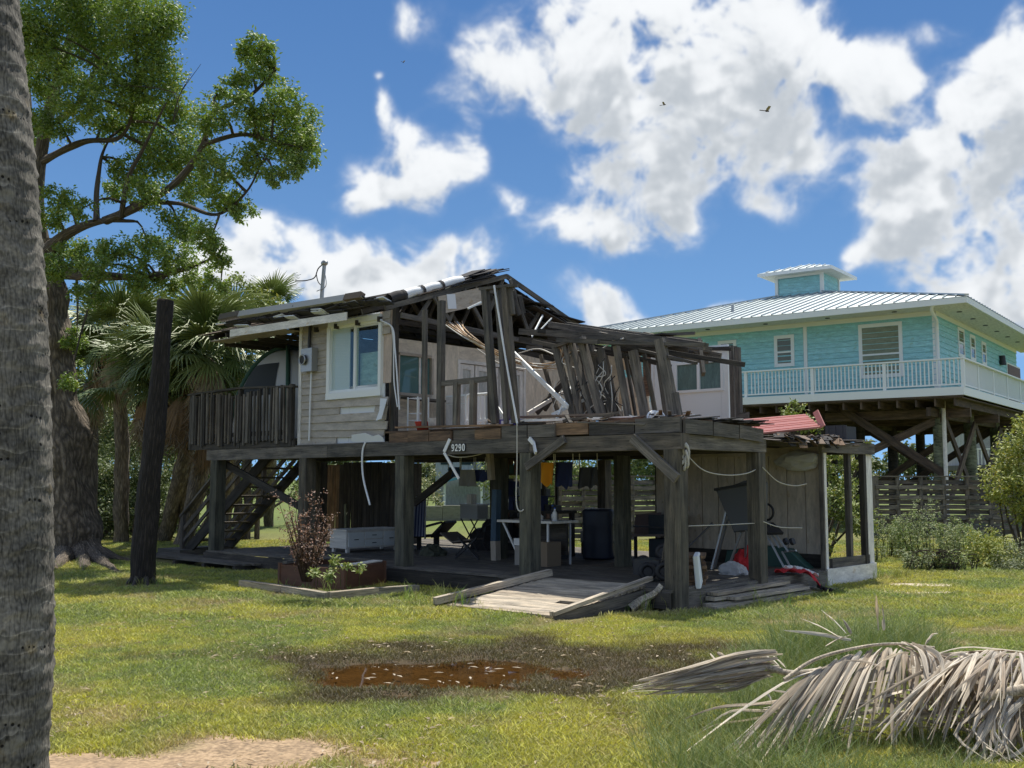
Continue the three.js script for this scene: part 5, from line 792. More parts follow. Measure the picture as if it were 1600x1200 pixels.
  for (const c of [c0, c1, c3]) bar('hip_cap', [c[0], c[1] + 0.05, c[2]], [ap[0], ap[1] + 0.05, ap[2]], 0.16, 0.05, mat.metal, roof);
  tube('vent_pipe', [P(1145, 508, 3).setY(8.4), P(1145, 500, 3).setY(8.85)], 0.06, 0.06, mat.steel, roof, 8);
  // cupola
  const cp = new THREE.Group(); cp.name = 'cupola'; H.add(cp); const ku0 = cu - 1.02, ku1 = cu + 1.02, kv0 = cv - 1.02, kv1 = cv + 1.02, kb = y0 + rise - 0.45, kt = kb + 1.05;
  block('core', [ku0 + 0.03, ku1 - 0.03], [kb - 0.2, kt], [kv0 + 0.03, kv1 - 0.03], mat.teal[0], cp);
  for (let i = 0; i < 4; i++) { const y = kb + 0.06 + i * 0.22; bar('siding_board', [ku1 - 0.1, y + 0.11, kv0 + 0.01], [ku0 + 0.1, y + 0.11, kv0 + 0.01], 0.03, 0.225, pick(mat.teal), cp).rotateX(-0.09); bar('siding_board', [ku0 + 0.01, y + 0.11, kv0 + 0.1], [ku0 + 0.01, y + 0.11, kv1 - 0.1], 0.03, 0.225, pick(mat.teal), cp).rotateX(-0.09); }
  for (const [u, v] of [[ku0, kv0], [ku1, kv0], [ku0, kv1]]) block('corner_trim', [u - 0.05, u + 0.09], [kb, kt], [v - 0.05, v + 0.09], W1, cp);
  block('frieze', [ku0 - 0.06, ku1 + 0.06], [kt - 0.1, kt], [kv0 - 0.06, kv0 - 0.052], W1, cp); block('base_flashing', [ku0 - 0.1, ku1 + 0.1], [kb - 0.12, kb + 0.05], [kv0 - 0.1, kv0 - 0.06], mat.metal, cp); block('base_flashing', [ku0 - 0.1, ku0 - 0.06], [kb - 0.12, kb + 0.05], [kv0 - 0.06, kv1], mat.metal, cp);
  const o2 = 0.62, e0 = [ku0 - o2, kt, kv0 - o2], e1 = [ku1 + o2, kt, kv0 - o2], e2 = [ku1 + o2, kt, kv1 + o2], e3 = [ku0 - o2, kt, kv1 + o2]; block('soffit', [e0[0], e1[0]], [kt, kt + 0.02], [e0[2], e2[2]], soff, cp); block('fascia', [e0[0] - 0.03, e1[0] + 0.03], [kt - 0.02, kt + 0.12], [e0[2] - 0.03, e0[2] - 0.002], W1, cp); block('fascia', [e0[0] - 0.03, e0[0] - 0.002], [kt - 0.02, kt + 0.12], [e0[2], e2[2]], W1, cp);
  const kp = [cu, kt + 0.62, cv], lift = (c) => [c[0], c[1] + 0.13, c[2]]; const f2 = (pts) => mesh('slope', geoFrom(pts.flat(), pts.map((p) => [p[0], p[2]]).flat(), [0, 1, 2]), mat.metal, cp); f2([lift(e0), lift(e1), kp]); f2([lift(e1), lift(e2), kp]); f2([lift(e2), lift(e3), kp]); f2([lift(e3), lift(e0), kp]);
  for (let i = 1; i < 9; i++) { const u = mix(e0[0], e1[0], i / 9), t = 1 - Math.abs(i / 4.5 - 1); bar('seam', [u, kt + 0.15, e0[2]], [u, kt + 0.15 + 0.49 * t, mix(e0[2], cv, t)], 0.035, 0.05, seamM, cp); }
}
// ---------------------------------------------------------------- fences
function fence(label, px0, px1, depth, tall, nPanels, lean = 0) {
  const a = at(px0, 745, depth).setY(0), b = at(px1, 745, depth + lean).setY(0), g = thing('slat_fence', label, 'fence', WORLD, [a.x, 0, a.z], 'slatted board fences'), n = 11;
  for (let k = 0; k <= nPanels; k++) { const p = a.clone().lerp(b, k / nPanels); bar('post', p.clone().setY(-0.1), p.clone().setY(tall + 0.02), 0.09, k === 0 ? 0.2 : 0.1, k === 1 ? mat.deckWood[0] : pick(mat.greyWood), g, V3(1, 0, 0)); }
  for (let k = 0; k < nPanels; k++) for (let i = 0; i < n; i++) { const y = 0.14 + i * (tall - 0.2) / (n - 0.4), p = a.clone().lerp(b, k / nPanels + 0.002), q = a.clone().lerp(b, (k + 0.996) / nPanels), z = i % 2 ? 0.065 : -0.065; bar('slat', p.setY(y + J(0.012)).add(V3(0, 0, z)), q.setY(y + J(0.012)).add(V3(0, 0, z)), 0.022, 0.125, pick(mat.greyWood), g); }
  bar('cap_rail', a.clone().setY(tall + 0.03), b.clone().setY(tall + 0.03), 0.12, 0.04, pick(mat.greyWood), g);
}
fence('grey slatted fence beneath the turquoise house', 1366, 1582, 31.5, 1.78, 6);
fence('grey slatted fence seen through under the ruined house', 872, 1062, 29, 1.78, 5, 1.5);
// ---------------------------------------------------------------- far buildings
{
  const f = thing('far_white_house', 'distant pale house with blue porch roof seen under beams', 'house', WORLD, at(700, 770, 60).setY(0).toArray());
  const c = off(f), B = (n, x0, x1, y0, y1, z0, z1, m) => block(n, [c.x + x0, c.x + x1], [y0, y1], [c.z + z0, c.z + z1], m, f);
  B('wall', -0.8, 3.2, 0.2, 4.4, -4, -1, paint(0.36, 0.38, 0.38)); for (let k = 0; k < 3; k++) { B('window', -0.5 + k * 1.2, 0.2 + k * 1.2, 2.6, 3.4, -1.0, -0.96, mat.darkGlass); B('window_frame', -0.55 + k * 1.2, 0.25 + k * 1.2, 3.4, 3.5, -1.0, -0.93, mat.whiteClean); } bar('porch_roof', c.clone().add(V3(-0.4, 1.55, 0.6)), c.clone().add(V3(2.2, 2.2, 0.5)), 2.2, 0.12, paint(0.10, 0.30, 0.42), f); for (const x of [-0.2, 1.9]) B('porch_post', x, x + 0.12, 0, 1.6, 0.8, 0.92, mat.whiteClean); bar('roof', c.clone().add(V3(-1.2, 4.4, -2.5)), c.clone().add(V3(3.6, 4.4, -2.5)), 3.6, 0.25, mat.metal, f);
  const n = thing('far_grey_house', 'distant grey house with railed balcony beneath teal floor', 'house', WORLD, at(1585, 745, 62).setY(0).toArray()); const e = off(n), C = (nm, x0, x1, y0, y1, z0, z1, m) => block(nm, [e.x + x0, e.x + x1], [y0, y1], [e.z + z0, e.z + z1], m, n);
  C('wall', -1.5, 6, 2.6, 5.6, -6, -1.5, paint(0.42, 0.41, 0.39)); C('floor', -2.2, 6, 2.3, 2.6, -6, 0, mat.greyWood[0]); for (let k = 0; k < 22; k++) C('baluster', -2.1 + k * 0.2, -2.05 + k * 0.2, 2.61, 3.5, -0.1, -0.05, mat.white); C('rail', -2.15, 4, 3.505, 3.6, -0.15, 0, mat.white); for (const x of [-2, 1, 4]) C('post', x, x + 0.3, 0, 2.3, -0.5, -0.2, mat.darkWood[0]); C('roof', -2.2, 6, 5.6, 5.9, -6, 0, mat.metal); C('window', 0, 1.2, 3.3, 4.6, -1.5, -1.46, mat.darkGlass);
  const w = thing('low_garden_wall', 'low mossy concrete wall on the sunny lawn behind house', 'wall', WORLD, at(700, 790, 44).setY(0).toArray()); const g = off(w); for (let k = 0; k < 5; k++) block('wall_block', [g.x - 1.0 + k * 0.8, g.x - 0.215 + k * 0.8], [-0.1, 0.62 + J(0.03)], [g.z, g.z + 0.35], paint(0.20, 0.20, 0.16), w);
}
// ---------------------------------------------------------------- ground, puddle, grass
const puddleC = onGround(672, 1050), mudC = onGround(850, 1038);
function wet(x, z) {          // below 1 inside the puddle
  const n = fbm(x * 1.7, z * 1.7, 4.2, 4) * 1.5, a = Math.hypot((x - puddleC.x) / 1.1, (z - puddleC.z) / 0.72), b = Math.hypot((x - puddleC.x - 0.75) / 0.75, (z - puddleC.z + 0.22) / 0.36);
  return Math.min(a, b) + n;
}
function mud(x, z) { const n = fbm(x * 0.9, z * 0.9, 7.7, 4) * 1.3; return clamp(1.9 * (1.18 - Math.hypot((x - mudC.x) / 2.9, (z - mudC.z) / 1.5) - n), 0, 1); }
function sandy(x, z) { const n = fbm(x * 0.8 + 3, z * 0.8, 1.1, 4) * 1.7; return clamp(1.5 - Math.hypot((x + 2.7) / 1.5, (z + 6.1) / 0.75) - n, 0, 1); }
function bare(x, z) { return sstep(0.10, 0.36, fbm(x * 0.7 + 9, z * 0.95, 3.3, 5)); }
function groundY(x, z) {
  const near = sstep(60, 25, Math.hypot(x, z + 14));
  let y = 0.022 * fbm(x * 0.35, z * 0.35, 0.4, 3) * near + 0.008 * fbm(x * 3, z * 3, 5, 2) * near;
  const w = wet(x, z); y = mix(y, Math.max(y, -0.005), sstep(2.5, 1.2, w)); y -= 0.062 * sstep(1.25, 0.55, w);
  return y;
}
{
  const axis = (lo, hi, step, far) => { const c = []; for (let x = lo; x <= hi + 1e-6; x += step) c.push(x); let s = step, a = lo, b = hi; while (b < far) { s *= 1.22; a -= s; b += s; c.unshift(a); c.push(b); } return c; };
  const xs = axis(-12, 13, 0.1, 1600), zs = axis(-27, -3, 0.1, 1600), pos = [], col = [], uv = [], ix = [];
  const C = new THREE.Color();
  for (const z of zs) for (const x of xs) {
    pos.push(x, groundY(x, z), z); uv.push(x * 0.8, z * 0.8);
    const m = mud(x, z), s = sandy(x, z), b = bare(x, z), n = fbm(x * 0.6, z * 0.6, 12, 4), w = wet(x, z);
    let r = 0.20 + n * 0.09, g = 0.19 + n * 0.08, bl = 0.055;
    const far = sstep(26, 40, -z); r = mix(r, 0.14 + n * 0.05, far); g = mix(g, 0.19 + n * 0.06, far); bl = mix(bl, 0.035, far);
    r = mix(r, 0.24, b * 0.55 * (1 - far)); g = mix(g, 0.18, b * 0.55 * (1 - far)); bl = mix(bl, 0.10, b * 0.55 * (1 - far));
    r = mix(r, 0.06, m * 0.95); g = mix(g, 0.038, m * 0.95); bl = mix(bl, 0.018, m * 0.95);
    r = mix(r, 0.42, sstep(0.05, 0.5, s)); g = mix(g, 0.30, sstep(0.05, 0.5, s)); bl = mix(bl, 0.19, sstep(0.05, 0.5, s));
    const sw = sstep(1.05, 0.75, w); r = mix(r, 0.135, sw); g = mix(g, 0.092, sw); bl = mix(bl, 0.045, sw);
    const sand2 = sstep(0.1, 0.4, 1 - Math.hypot((x + 6.6) / 2.2, (z + 26.5) / 1.6) - fbm(x, z, 2, 3)); r = mix(r, 0.45, sand2); g = mix(g, 0.41, sand2); bl = mix(bl, 0.33, sand2);
    col.push(r, g, bl);
  }
  const nx = xs.length; for (let j = 0; j < zs.length - 1; j++) for (let i = 0; i < nx - 1; i++) { const a = j * nx + i; ix.push(a, a + nx, a + 1, a + 1, a + nx, a + nx + 1); }
  const g = geoFrom(pos, uv, ix); g.setAttribute('color', new THREE.Float32BufferAttribute(col, 3));
  const soilTex = tex(512, 512, (u, v, o) => { const n = tileN(u, v, 40, 40, 4, 2.7), k = tileN(u, v, 9, 9, 4, 6.6), b = 225 + n * 110 + k * 60; o[0] = b; o[1] = b * 0.99; o[2] = b * 0.97; });
  const soilBump = tex(512, 512, (u, v, o) => { o[0] = o[1] = o[2] = 128 + tileN(u, v, 40, 40, 4, 2.7) * 220; }, false);
  const lawn = mesh('lawn', g, new THREE.MeshStandardMaterial({ vertexColors: true, map: soilTex, bumpMap: soilBump, bumpScale: 0.012, roughness: 0.95 }));
  describe(lawn, 'patchy sunlit lawn with bare sandy and muddy spots', 'lawn', null, 'structure');
  const wg = new THREE.PlaneGeometry(6.4, 3.6, 60, 36).rotateX(-Math.PI / 2), P = wg.attributes.position; for (let i = 0; i < P.count; i++) P.setY(i, 0.0008 * N3(P.getX(i) * 4, P.getZ(i) * 4, 1));
  // keep only the part that lies over the hollow
  const id = wg.index.array, keep = []; for (let i = 0; i < id.length; i += 3) { const cx = (P.getX(id[i]) + P.getX(id[i + 1]) + P.getX(id[i + 2])) / 3 + puddleC.x + 0.8, cz = (P.getZ(id[i]) + P.getZ(id[i + 1]) + P.getZ(id[i + 2])) / 3 + puddleC.z; if (wet(cx, cz) < 1.3) keep.push(id[i], id[i + 1], id[i + 2]); } wg.setIndex(keep); wg.computeVertexNormals();
  const water = mesh('puddle_water', wg, M(0.74, 0.60, 0.40, { phys: true, transmission: 1, thickness: 0, roughness: 0.03, ior: 1.33 })); water.position.set(puddleC.x + 0.8, -0.026, puddleC.z);
  describe(water, 'shallow brown puddle in the lawn before the ramp', 'puddle', null, 'structure');
  const R = rng(91), bits = []; for (let i = 0; i < 130; i++) { const a = R() * 6.28, k = Math.sqrt(R()), x = puddleC.x + 0.35 + Math.cos(a) * 1.7 * k, z = puddleC.z + Math.sin(a) * 0.62 * k, l = 0.025 + R() * 0.09; if (wet(x, z) > 1.0 || R() < 0.62) continue; bits.push(geoFrom([-l / 2, 0, 0, 0, 0.004, l * 0.14, l / 2, 0, 0, 0, 0.004, -l * 0.14, 0, -0.001, 0], null, [0, 1, 2, 0, 2, 3, 0, 4, 1, 1, 4, 2, 2, 4, 3, 3, 4, 0]).rotateY(R() * 6.28).translate(x, -0.0235, z)); }
  describe(mesh('leaf_litter', mergeGeometries(bits), M(0.42, 0.36, 0.28, { side: THREE.DoubleSide })), 'pale dry leaf scraps floating on the brown puddle', 'leaf litter', null, 'stuff');
  for (const [px, py, w, d, lab] of [[1440, 917, 0.95, 0.42, 'rear of two pale stone slabs set in lawn'], [1428, 928, 1.1, 0.40, 'front of two pale stone slabs set in lawn']]) { const p = onGround(px, py), t = thing('stone_slab', lab, 'paving slab', WORLD, [p.x, 0, p.z], 'stone slabs in the lawn'); const R2 = rng(px), ol = []; for (let i = 0; i < 18; i++) { const a = i / 18 * 6.283, k = 0.5 / Math.pow(Math.pow(Math.abs(Math.cos(a)), 5) + Math.pow(Math.abs(Math.sin(a)), 5), 0.2) * (0.93 + R2() * 0.1); ol.push([Math.cos(a) * k * w, Math.sin(a) * k * d]); } const o = mesh('slab', slabGeo(ol, 0.05, 0.006), paint(0.55, 0.47, 0.37), t); o.rotation.x = -Math.PI / 2; o.position.y = -0.022; }
}
// blades of grass
function bladeTuft(n, spread, h0, h1, w, seed, bend = 0.5) {
  const R = rng(seed), pos = [], ix = [];
  for (let i = 0; i < n; i++) {
    const a = R() * 6.283, r = Math.sqrt(R()) * spread, x = Math.cos(a) * r, z = Math.sin(a) * r, h = mix(h0, h1, R()), d = R() * 6.283, b = bend * h * (0.3 + R()), t = R() * 6.283, k = pos.length / 3, wx = Math.cos(t) * w / 2, wz = Math.sin(t) * w / 2;
    pos.push(x - wx, 0, z - wz, x + wx, 0, z + wz, x + Math.cos(d) * b * 0.4 - wx * 0.8, h * 0.62, z + Math.sin(d) * b * 0.4 - wz * 0.8, x + Math.cos(d) * b * 0.4 + wx * 0.8, h * 0.62, z + Math.sin(d) * b * 0.4 + wz * 0.8, x + Math.cos(d) * b, h, z + Math.sin(d) * b); ix.push(k, k + 1, k + 2, k + 2, k + 1, k + 3, k + 2, k + 3, k + 4);
  }
  return geoFrom(pos, null, ix);
}
const leafMat = (o = {}) => new THREE.MeshPhysicalMaterial({ color: 0xffffff, vertexColors: true, roughness: 0.75, side: THREE.DoubleSide, transmission: 0.3, thickness: 0, ...o });
const inHouse = (x, z) => { const d = V3(x, 0, z).sub(HOUSE.o).applyAxisAngle(V3(0, 1, 0), -HOUSE.turn); return (d.x > -0.1 && d.x < 11.6 && d.z > -0.25 && d.z < 6) || (d.x > 0.3 && d.x < 2.6 && d.z > -1.75 && d.z < 0) || (d.x > 9 && d.x < 15 && d.z > -0.8 && d.z < 2.3); };
function scatter(name, label, cat, geos, count, place, hue, m) {
  const R = rng(count + 5), buckets = geos.map(() => []);
  let tries = 0, got = 0; while (got < count && tries < count * 6) { tries++; const p = place(R); if (!p) continue; buckets[Math.floor(R() * geos.length)].push(p); got++; }
  const M4 = new THREE.Matrix4(), Q = new THREE.Quaternion(), C = new THREE.Color();
  buckets.forEach((b, i) => {
    const o = new THREE.InstancedMesh(geos[i], m, b.length); o.name = numbered(name); o.castShadow = o.receiveShadow = true;
    b.forEach((p, k) => { Q.setFromAxisAngle(V3(0, 1, 0), p.turn); M4.compose(p.p, Q, V3(p.s, p.s * (p.t ?? 1), p.s)); o.setMatrixAt(k, M4); hue(p, C, R); o.setColorAt(k, C); });
    describe(o, label + [' in fine tufts', ' in broad tufts', ' in loose tufts'][i % 3], cat, null, 'stuff'); scene.add(o);
  });
}
{
  const gm = new THREE.MeshPhysicalMaterial({ color: 0xffffff, roughness: 0.8, side: THREE.DoubleSide, transmission: 0.4, thickness: 0 });
  const geos = [bladeTuft(26, 0.09, 0.008, 0.030, 0.008, 1, 1.0), bladeTuft(24, 0.10, 0.010, 0.042, 0.008, 2, 1.0), bladeTuft(30, 0.11, 0.006, 0.022, 0.009, 3, 1.2)];
  const place = (R) => {
    const d = 5.2 + 24 * Math.pow(R(), 1.25), x = (R() * 2 - 1) * (d * 0.56 + 1.2), z = -d;
    if (inHouse(x, z)) return null;
    const w = wet(x, z); if (w < 0.98) { if (R() > 0.015) return null; }
    if (sandy(x, z) > 0.1 + R() * 0.4) return null; if (bare(x, z) > 0.35 + R() * 0.65) return null; if (mud(x, z) > 0.2 + R() * 0.5 && R() < 0.72) return null;
    return { p: V3(x, groundY(x, z) - 0.004, z), turn: R() * 6.283, s: (0.75 + R() * 0.6) * (d > 13 ? 1.5 : 1.0) };
  };
  const hue = (p, C, R) => {
    const { x, z } = p.p, n = fbm(x * 0.5, z * 0.5, 21, 4) + 0.55 * fbm(x * 2.6, z * 2.6, 31, 3), k = R(), y = sstep(-0.25, 0.3, n), m = mud(x, z), b = bare(x, z);
    let r = mix(0.32, 0.54, y) * (0.55 + 0.9 * k), g = mix(0.39, 0.52, y) * (0.55 + 0.9 * k), bl = 0.085;
    const dry = clamp(b * 0.8 + (k > 0.9 ? 0.6 : 0), 0, 1); r = mix(r, 0.58, dry); g = mix(g, 0.46, dry); bl = mix(bl, 0.25, dry);
    r = mix(r, 0.13, m * 0.9); g = mix(g, 0.095, m * 0.9); bl = mix(bl, 0.04, m * 0.9); C.setRGB(r, g, bl);
  };
  scatter('lawn_grass', 'short yellow green lawn grass around the stilt house', 'grass', geos, 190000, place, hue, gm);
  // taller tufts against the deck, the planter and the slabs
  const tall = [bladeTuft(14, 0.10, 0.12, 0.32, 0.010, 11, 0.5), bladeTuft(12, 0.12, 0.18, 0.42, 0.011, 12, 0.6)];
  const spots = [[700, 950, 0.5, 18], [670, 938, 0.4, 6], [440, 926, 0.4, 5], [560, 928, 0.5, 5], [1000, 955, 0.4, 8], [1250, 925, 0.6, 10], [215, 918, 0.35, 12], [240, 915, 0.3, 8], [1150, 950, 0.8, 8], [1380, 905, 0.5, 20], [120, 890, 1.0, 14]];
  const list = []; const RR = rng(55); for (const [px, py, r, n] of spots) { const c = onGround(px, py); for (let i = 0; i < n; i++) list.push(V3(c.x + (RR() - 0.5) * 2 * r, -0.005, c.z + (RR() - 0.5) * r)); }
  let li = 0; scatter('tall_grass', 'taller green grass along deck and planter edges', 'grass', tall, list.length, (R) => (li < list.length ? { p: list[li++], turn: R() * 6.28, s: 0.35 + R() * 0.55 } : null), (p, C, R) => C.setRGB(0.2 + R() * 0.14, 0.28 + R() * 0.1, 0.07), gm);
  // rank grass growing through the heap of fronds
  const rank = [bladeTuft(24, 0.15, 0.14, 0.52, 0.006, 21, 0.85), bladeTuft(22, 0.2, 0.10, 0.36, 0.007, 22, 1.3)];
  scatter('rank_grass', 'long green grass growing through the dead frond heap', 'grass', rank, 1150, (R) => { const u = R(), px = u < 0.4 ? 1215 + R() * 245 : u < 0.55 ? 1150 + R() * 120 : 1020 + R() * 580, py = u < 0.4 ? 1012 + R() * 50 : u < 0.55 ? 1030 + R() * 80 : 1110 + R() * 150, big = u < 0.4 ? 1.15 : px > 1330 ? 0.55 : 0.85, p = onGround(px, py); p.y = -0.01; return { p, turn: R() * 6.28, s: (0.4 + R() * 0.6) * big }; }, (p, C, R) => { const k = R(); C.setRGB(0.10 + k * 0.18, 0.19 + k * 0.12, 0.045 + k * 0.03); }, gm);
  // dry scraps strewn over the lawn
  const scrap2 = (seed) => { const g = geoFrom([-0.03, 0.002, 0, 0, 0.012, 0.009, 0.035, 0.004, 0, 0, 0.008, -0.009], null, [0, 1, 2, 0, 2, 3]); return g.rotateY(seed); };
  scatter('lawn_litter', 'dry leaf and twig scraps scattered on the lawn', 'litter', [scrap2(0), scrap2(1).scale(1.8, 1, 0.35)], 2600, (R) => { const d = 5.2 + 13 * Math.pow(R(), 1.3), x = (R() * 2 - 1) * (d * 0.56 + 1), z = -d; if (inHouse(x, z) || wet(x, z) < 1.05 || fbm(x * 0.6, z * 0.6, 57, 3) < R() * 0.25 - 0.05) return null; return { p: V3(x, groundY(x, z) + 0.016, z), turn: R() * 6.28, s: 0.5 + R() * 1.0 }; }, (p, C, R) => { const k = R(); C.setRGB(0.25 + k * 0.3, 0.19 + k * 0.24, 0.11 + k * 0.16); }, gm);
}
// ---------------------------------------------------------------- foliage
// many small folded leaves spread through clumps: [centre, radii, count]
function leafGeo(clumps, len, wid, seed, tone, droop = 0.2) {
  const R = rng(seed), pos = [], nor = [], col = [], n = V3(0, 0, 0), a = V3(0, 0, 0), s = V3(0, 0, 0), c = V3(0, 0, 0);
  for (const [ctr, rad, count] of clumps) {
    const nsub = Math.max(3, Math.round(count / 45)), subs = [];
    for (let i = 0; i < nsub; i++) { let x, y, z; do { x = R() * 2 - 1; y = R() * 2 - 1; z = R() * 2 - 1; } while (x * x + y * y + z * z > 1); subs.push([x * 0.9, y * 0.9, z * 0.9, 0.18 + R() * 0.24]); }
    for (let i = 0; i < count; i++) {
      const b = subs[Math.floor(R() * nsub)], q = b[3], g = () => (R() + R() + R() - 1.5) * 1.1;
      c.set(ctr.x + rad.x * (b[0] + g() * q), ctr.y + rad.y * (b[1] + g() * q), ctr.z + rad.z * (b[2] + g() * q));
      a.set(R() * 2 - 1, R() * 1.6 - 0.8 - droop, R() * 2 - 1).normalize(); n.set(R() * 2 - 1, R() * 1.6 + 0.1, R() * 2 - 1).normalize(); s.crossVectors(a, n).normalize(); n.crossVectors(s, a);
      const L = len * (0.65 + R() * 0.7), W = wid * (0.7 + R() * 0.6), f = W * 0.18, p0 = [c.x, c.y, c.z], p1 = [c.x + a.x * L * 0.5 + s.x * W / 2 + n.x * f, c.y + a.y * L * 0.5 + s.y * W / 2 + n.y * f, c.z + a.z * L * 0.5 + s.z * W / 2 + n.z * f], p2 = [c.x + a.x * L, c.y + a.y * L, c.z + a.z * L], p3 = [c.x + a.x * L * 0.5 - s.x * W / 2 + n.x * f, c.y + a.y * L * 0.5 - s.y * W / 2 + n.y * f, c.z + a.z * L * 0.5 - s.z * W / 2 + n.z * f];
      pos.push(...p0, ...p1, ...p2, ...p0, ...p2, ...p3);
      const k = R(), yel = R() < 0.12 ? 1.5 : 1; for (let v = 0; v < 6; v++) { nor.push(n.x, n.y, n.z); col.push(tone[0] * (0.7 + 0.6 * k) * yel, tone[1] * (0.75 + 0.5 * k) * (yel > 1 ? 1.15 : 1), tone[2] * (0.7 + 0.6 * k)); }
    }
  }
  const g = new THREE.BufferGeometry(); g.setAttribute('position', new THREE.Float32BufferAttribute(pos, 3)); g.setAttribute('normal', new THREE.Float32BufferAttribute(nor, 3)); g.setAttribute('color', new THREE.Float32BufferAttribute(col, 3)); return g;
}
const LEAF = leafMat({ transmission: 0.4 }), GLOSSY = leafMat({ roughness: 0.72, transmission: 0.5 });
const barkTex = tex(256, 512, (u, v, o) => { const r = Math.abs(tileN(u, v, 14, 5, 4, 3.1)), k = tileN(u, v, 6, 6, 4, 9.9), b = 150 + r * 330 + k * 70; o[0] = b; o[1] = b * 0.97; o[2] = b * 0.93; });
const barkBump = tex(256, 512, (u, v, o) => { o[0] = o[1] = o[2] = 60 + Math.abs(tileN(u, v, 14, 5, 4, 3.1)) * 520; }, false);
for (const t of [barkTex, barkBump]) t.repeat.set(2, 0.6);
const bark = (r, g, b) => M(r / 0.5, g / 0.5, b / 0.5, { map: barkTex, bumpMap: barkBump, bumpScale: 0.03, roughness: 0.95 });
const nearest = (p, pts) => pts.reduce((a, q) => (q.distanceToSquared(p) < a.distanceToSquared(p) ? q : a));
function sample(polys, n = 14) { const out = []; for (const pl of polys) { const c = new THREE.CatmullRomCurve3(pl); for (let i = 0; i <= n; i++) out.push(c.getPoint(i / n)); } return out; }

{ // the big spreading tree
  const D = 21.8, base = onGround(118, 872), t = thing('spreading_tree', 'large leafy tree with twisted trunk behind near palm', 'tree', WORLD, [base.x, 0, base.z]), o = off(t), B = bark(0.13, 0.112, 0.095), P = (x, y, d = D) => at(x, y, d).sub(o);
  mesh('trunk', tubeGeo([P(120, 880, 23).setY(-0.2), P(114, 840, 23), P(106, 740, 22.8), P(90, 620, 22.5), P(80, 520, 22.2), P(72, 440, 22), P(62, 380, 22)], 0.58, 0.34, 20, 60, 0.5, 3), B, t);
  for (const [x, y, x2, y2] of [[140, 855, 190, 900], [100, 860, 70, 900], [125, 865, 130, 895], [150, 850, 215, 880]]) mesh('root', tubeGeo([P(x - 15, y - 50, 23).setY(0.5), P(x, y, 22.6).setY(0.18), onGround(x2, y2).sub(o).setY(-0.03)], 0.2, 0.05, 10, 16, 0.6, x), B, t);
  const limbs = [[[66, 400], [105, 366, 21.5], [160, 345, 21], [215, 346, 20.8]], [[70, 440], [92, 428, 22], [130, 430, 21.6], [190, 432, 21.2], [250, 438, 21]], [[165, 345, 21], [230, 315, 20.6], [275, 285, 20.4], [318, 225, 20.2], [330, 180, 20], [390, 150, 19.8], [430, 110, 19.7]], [[150, 346, 21], [152, 290, 21.2], [160, 240, 21.4], [172, 215, 21.5]], [[205, 318, 20.7], [280, 318, 20.3], [340, 335, 20], [385, 300, 19.8], [415, 240, 19.6]], [[66, 390], [58, 300, 22], [72, 200, 22], [100, 90, 22], [130, 0, 22.3], [140, -120, 22.5]], [[60, 255, 22], [130, 222, 21.6], [190, 213, 21.3], [215, 150, 21]], [[90, 190, 22], [120, 165, 22], [150, 110, 22.3], [200, 60, 22.4], [250, 20, 22.5]], [[318, 225, 20.2], [380, 210, 19.8], [430, 222, 19.6], [470, 230, 19.4]], [[190, 340, 20.8], [200, 280, 20.4], [225, 230, 20.2], [260, 160, 20]], [[230, 435, 21], [290, 420, 20.6], [340, 400, 20.4]], [[55, 320, 22], [50, 240, 23], [40, 120, 23.5], [30, 20, 24]]].map((l) => l.map(([x, y, d = 22]) => P(x, y, d)));
  const th = [0.17, 0.15, 0.10, 0.07, 0.055, 0.17, 0.09, 0.08, 0.06, 0.06, 0.07, 0.14];
  limbs.forEach((l, i) => mesh('limb', tubeGeo(l, th[i], th[i] * (i === 0 ? 0.12 : i === 1 ? 0.3 : 0.25), 9, 30, 0.35, i), B, t));
  const cl = [[60, 40, 50], [130, 30, 50], [200, 30, 55], [258, 28, 38], [230, 80, 48], [150, 80, 42], [90, 100, 42], [120, 150, 42], [190, 140, 46], [250, 130, 44], [82, 190, 32], [160, 186, 36], [220, 196, 46], [268, 185, 38], [250, 250, 46], [300, 232, 36], [330, 185, 30], [388, 85, 24], [405, 72, 22], [420, 112, 28], [372, 130, 24], [345, 152, 20], [440, 160, 34], [470, 190, 32], [488, 222, 26], [450, 232, 36], [412, 200, 34], [382, 172, 28], [400, 252, 30], [470, 256, 26], [430, 276, 22], [340, 262, 34], [300, 292, 36], [200, 268, 32], [182, 300, 24], [230, 300, 30], [350, 312, 30], [378, 330, 20], [280, 352, 34], [330, 372, 28], [95, 310, 26], [78, 342, 26], [128, 326, 20], [232, 384, 30], [180, 392, 30], [120, 400, 36], [90, 420, 28], [280, 402, 34], [340, 402, 22], [220, 432, 30], [150, 418, 26], [310, 432, 26], [345, 444, 20], [268, 442, 26], [60, 120, 40], [40, 60, 50], [110, -30, 60], [200, -40, 60], [50, 200, 34], [140, 460, 26], [120, 530, 22], [115, 580, 20], [108, 600, 18]];
  const R = rng(77), pts = sample(limbs, 16), clumps = [], B2 = bark(0.16, 0.145, 0.12);
  for (const [x, y, r] of cl) { const lp = pts.map((p) => p), d0 = 19.6 + R() * 3.2, c = P(x, y, x > 320 ? 19 + R() * 1.4 : d0), k = r / FOCAL * 21; clumps.push([c, V3(k * 1.0, k * 0.9, k * 1.3), Math.round(r * r * 1.4)]); const q = nearest(c, lp); if (q.distanceTo(c) > 0.15) mesh('branch', tubeGeo([q, q.clone().lerp(c, 0.5).add(V3((R() - 0.5) * 0.2, 0.1 + R() * 0.15, (R() - 0.5) * 0.2)), c], 0.035, 0.01, 5, 8), B2, t); }
  mesh('crown', leafGeo(clumps, 0.085, 0.042, 5, [0.22, 0.33, 0.05]), GLOSSY, t);
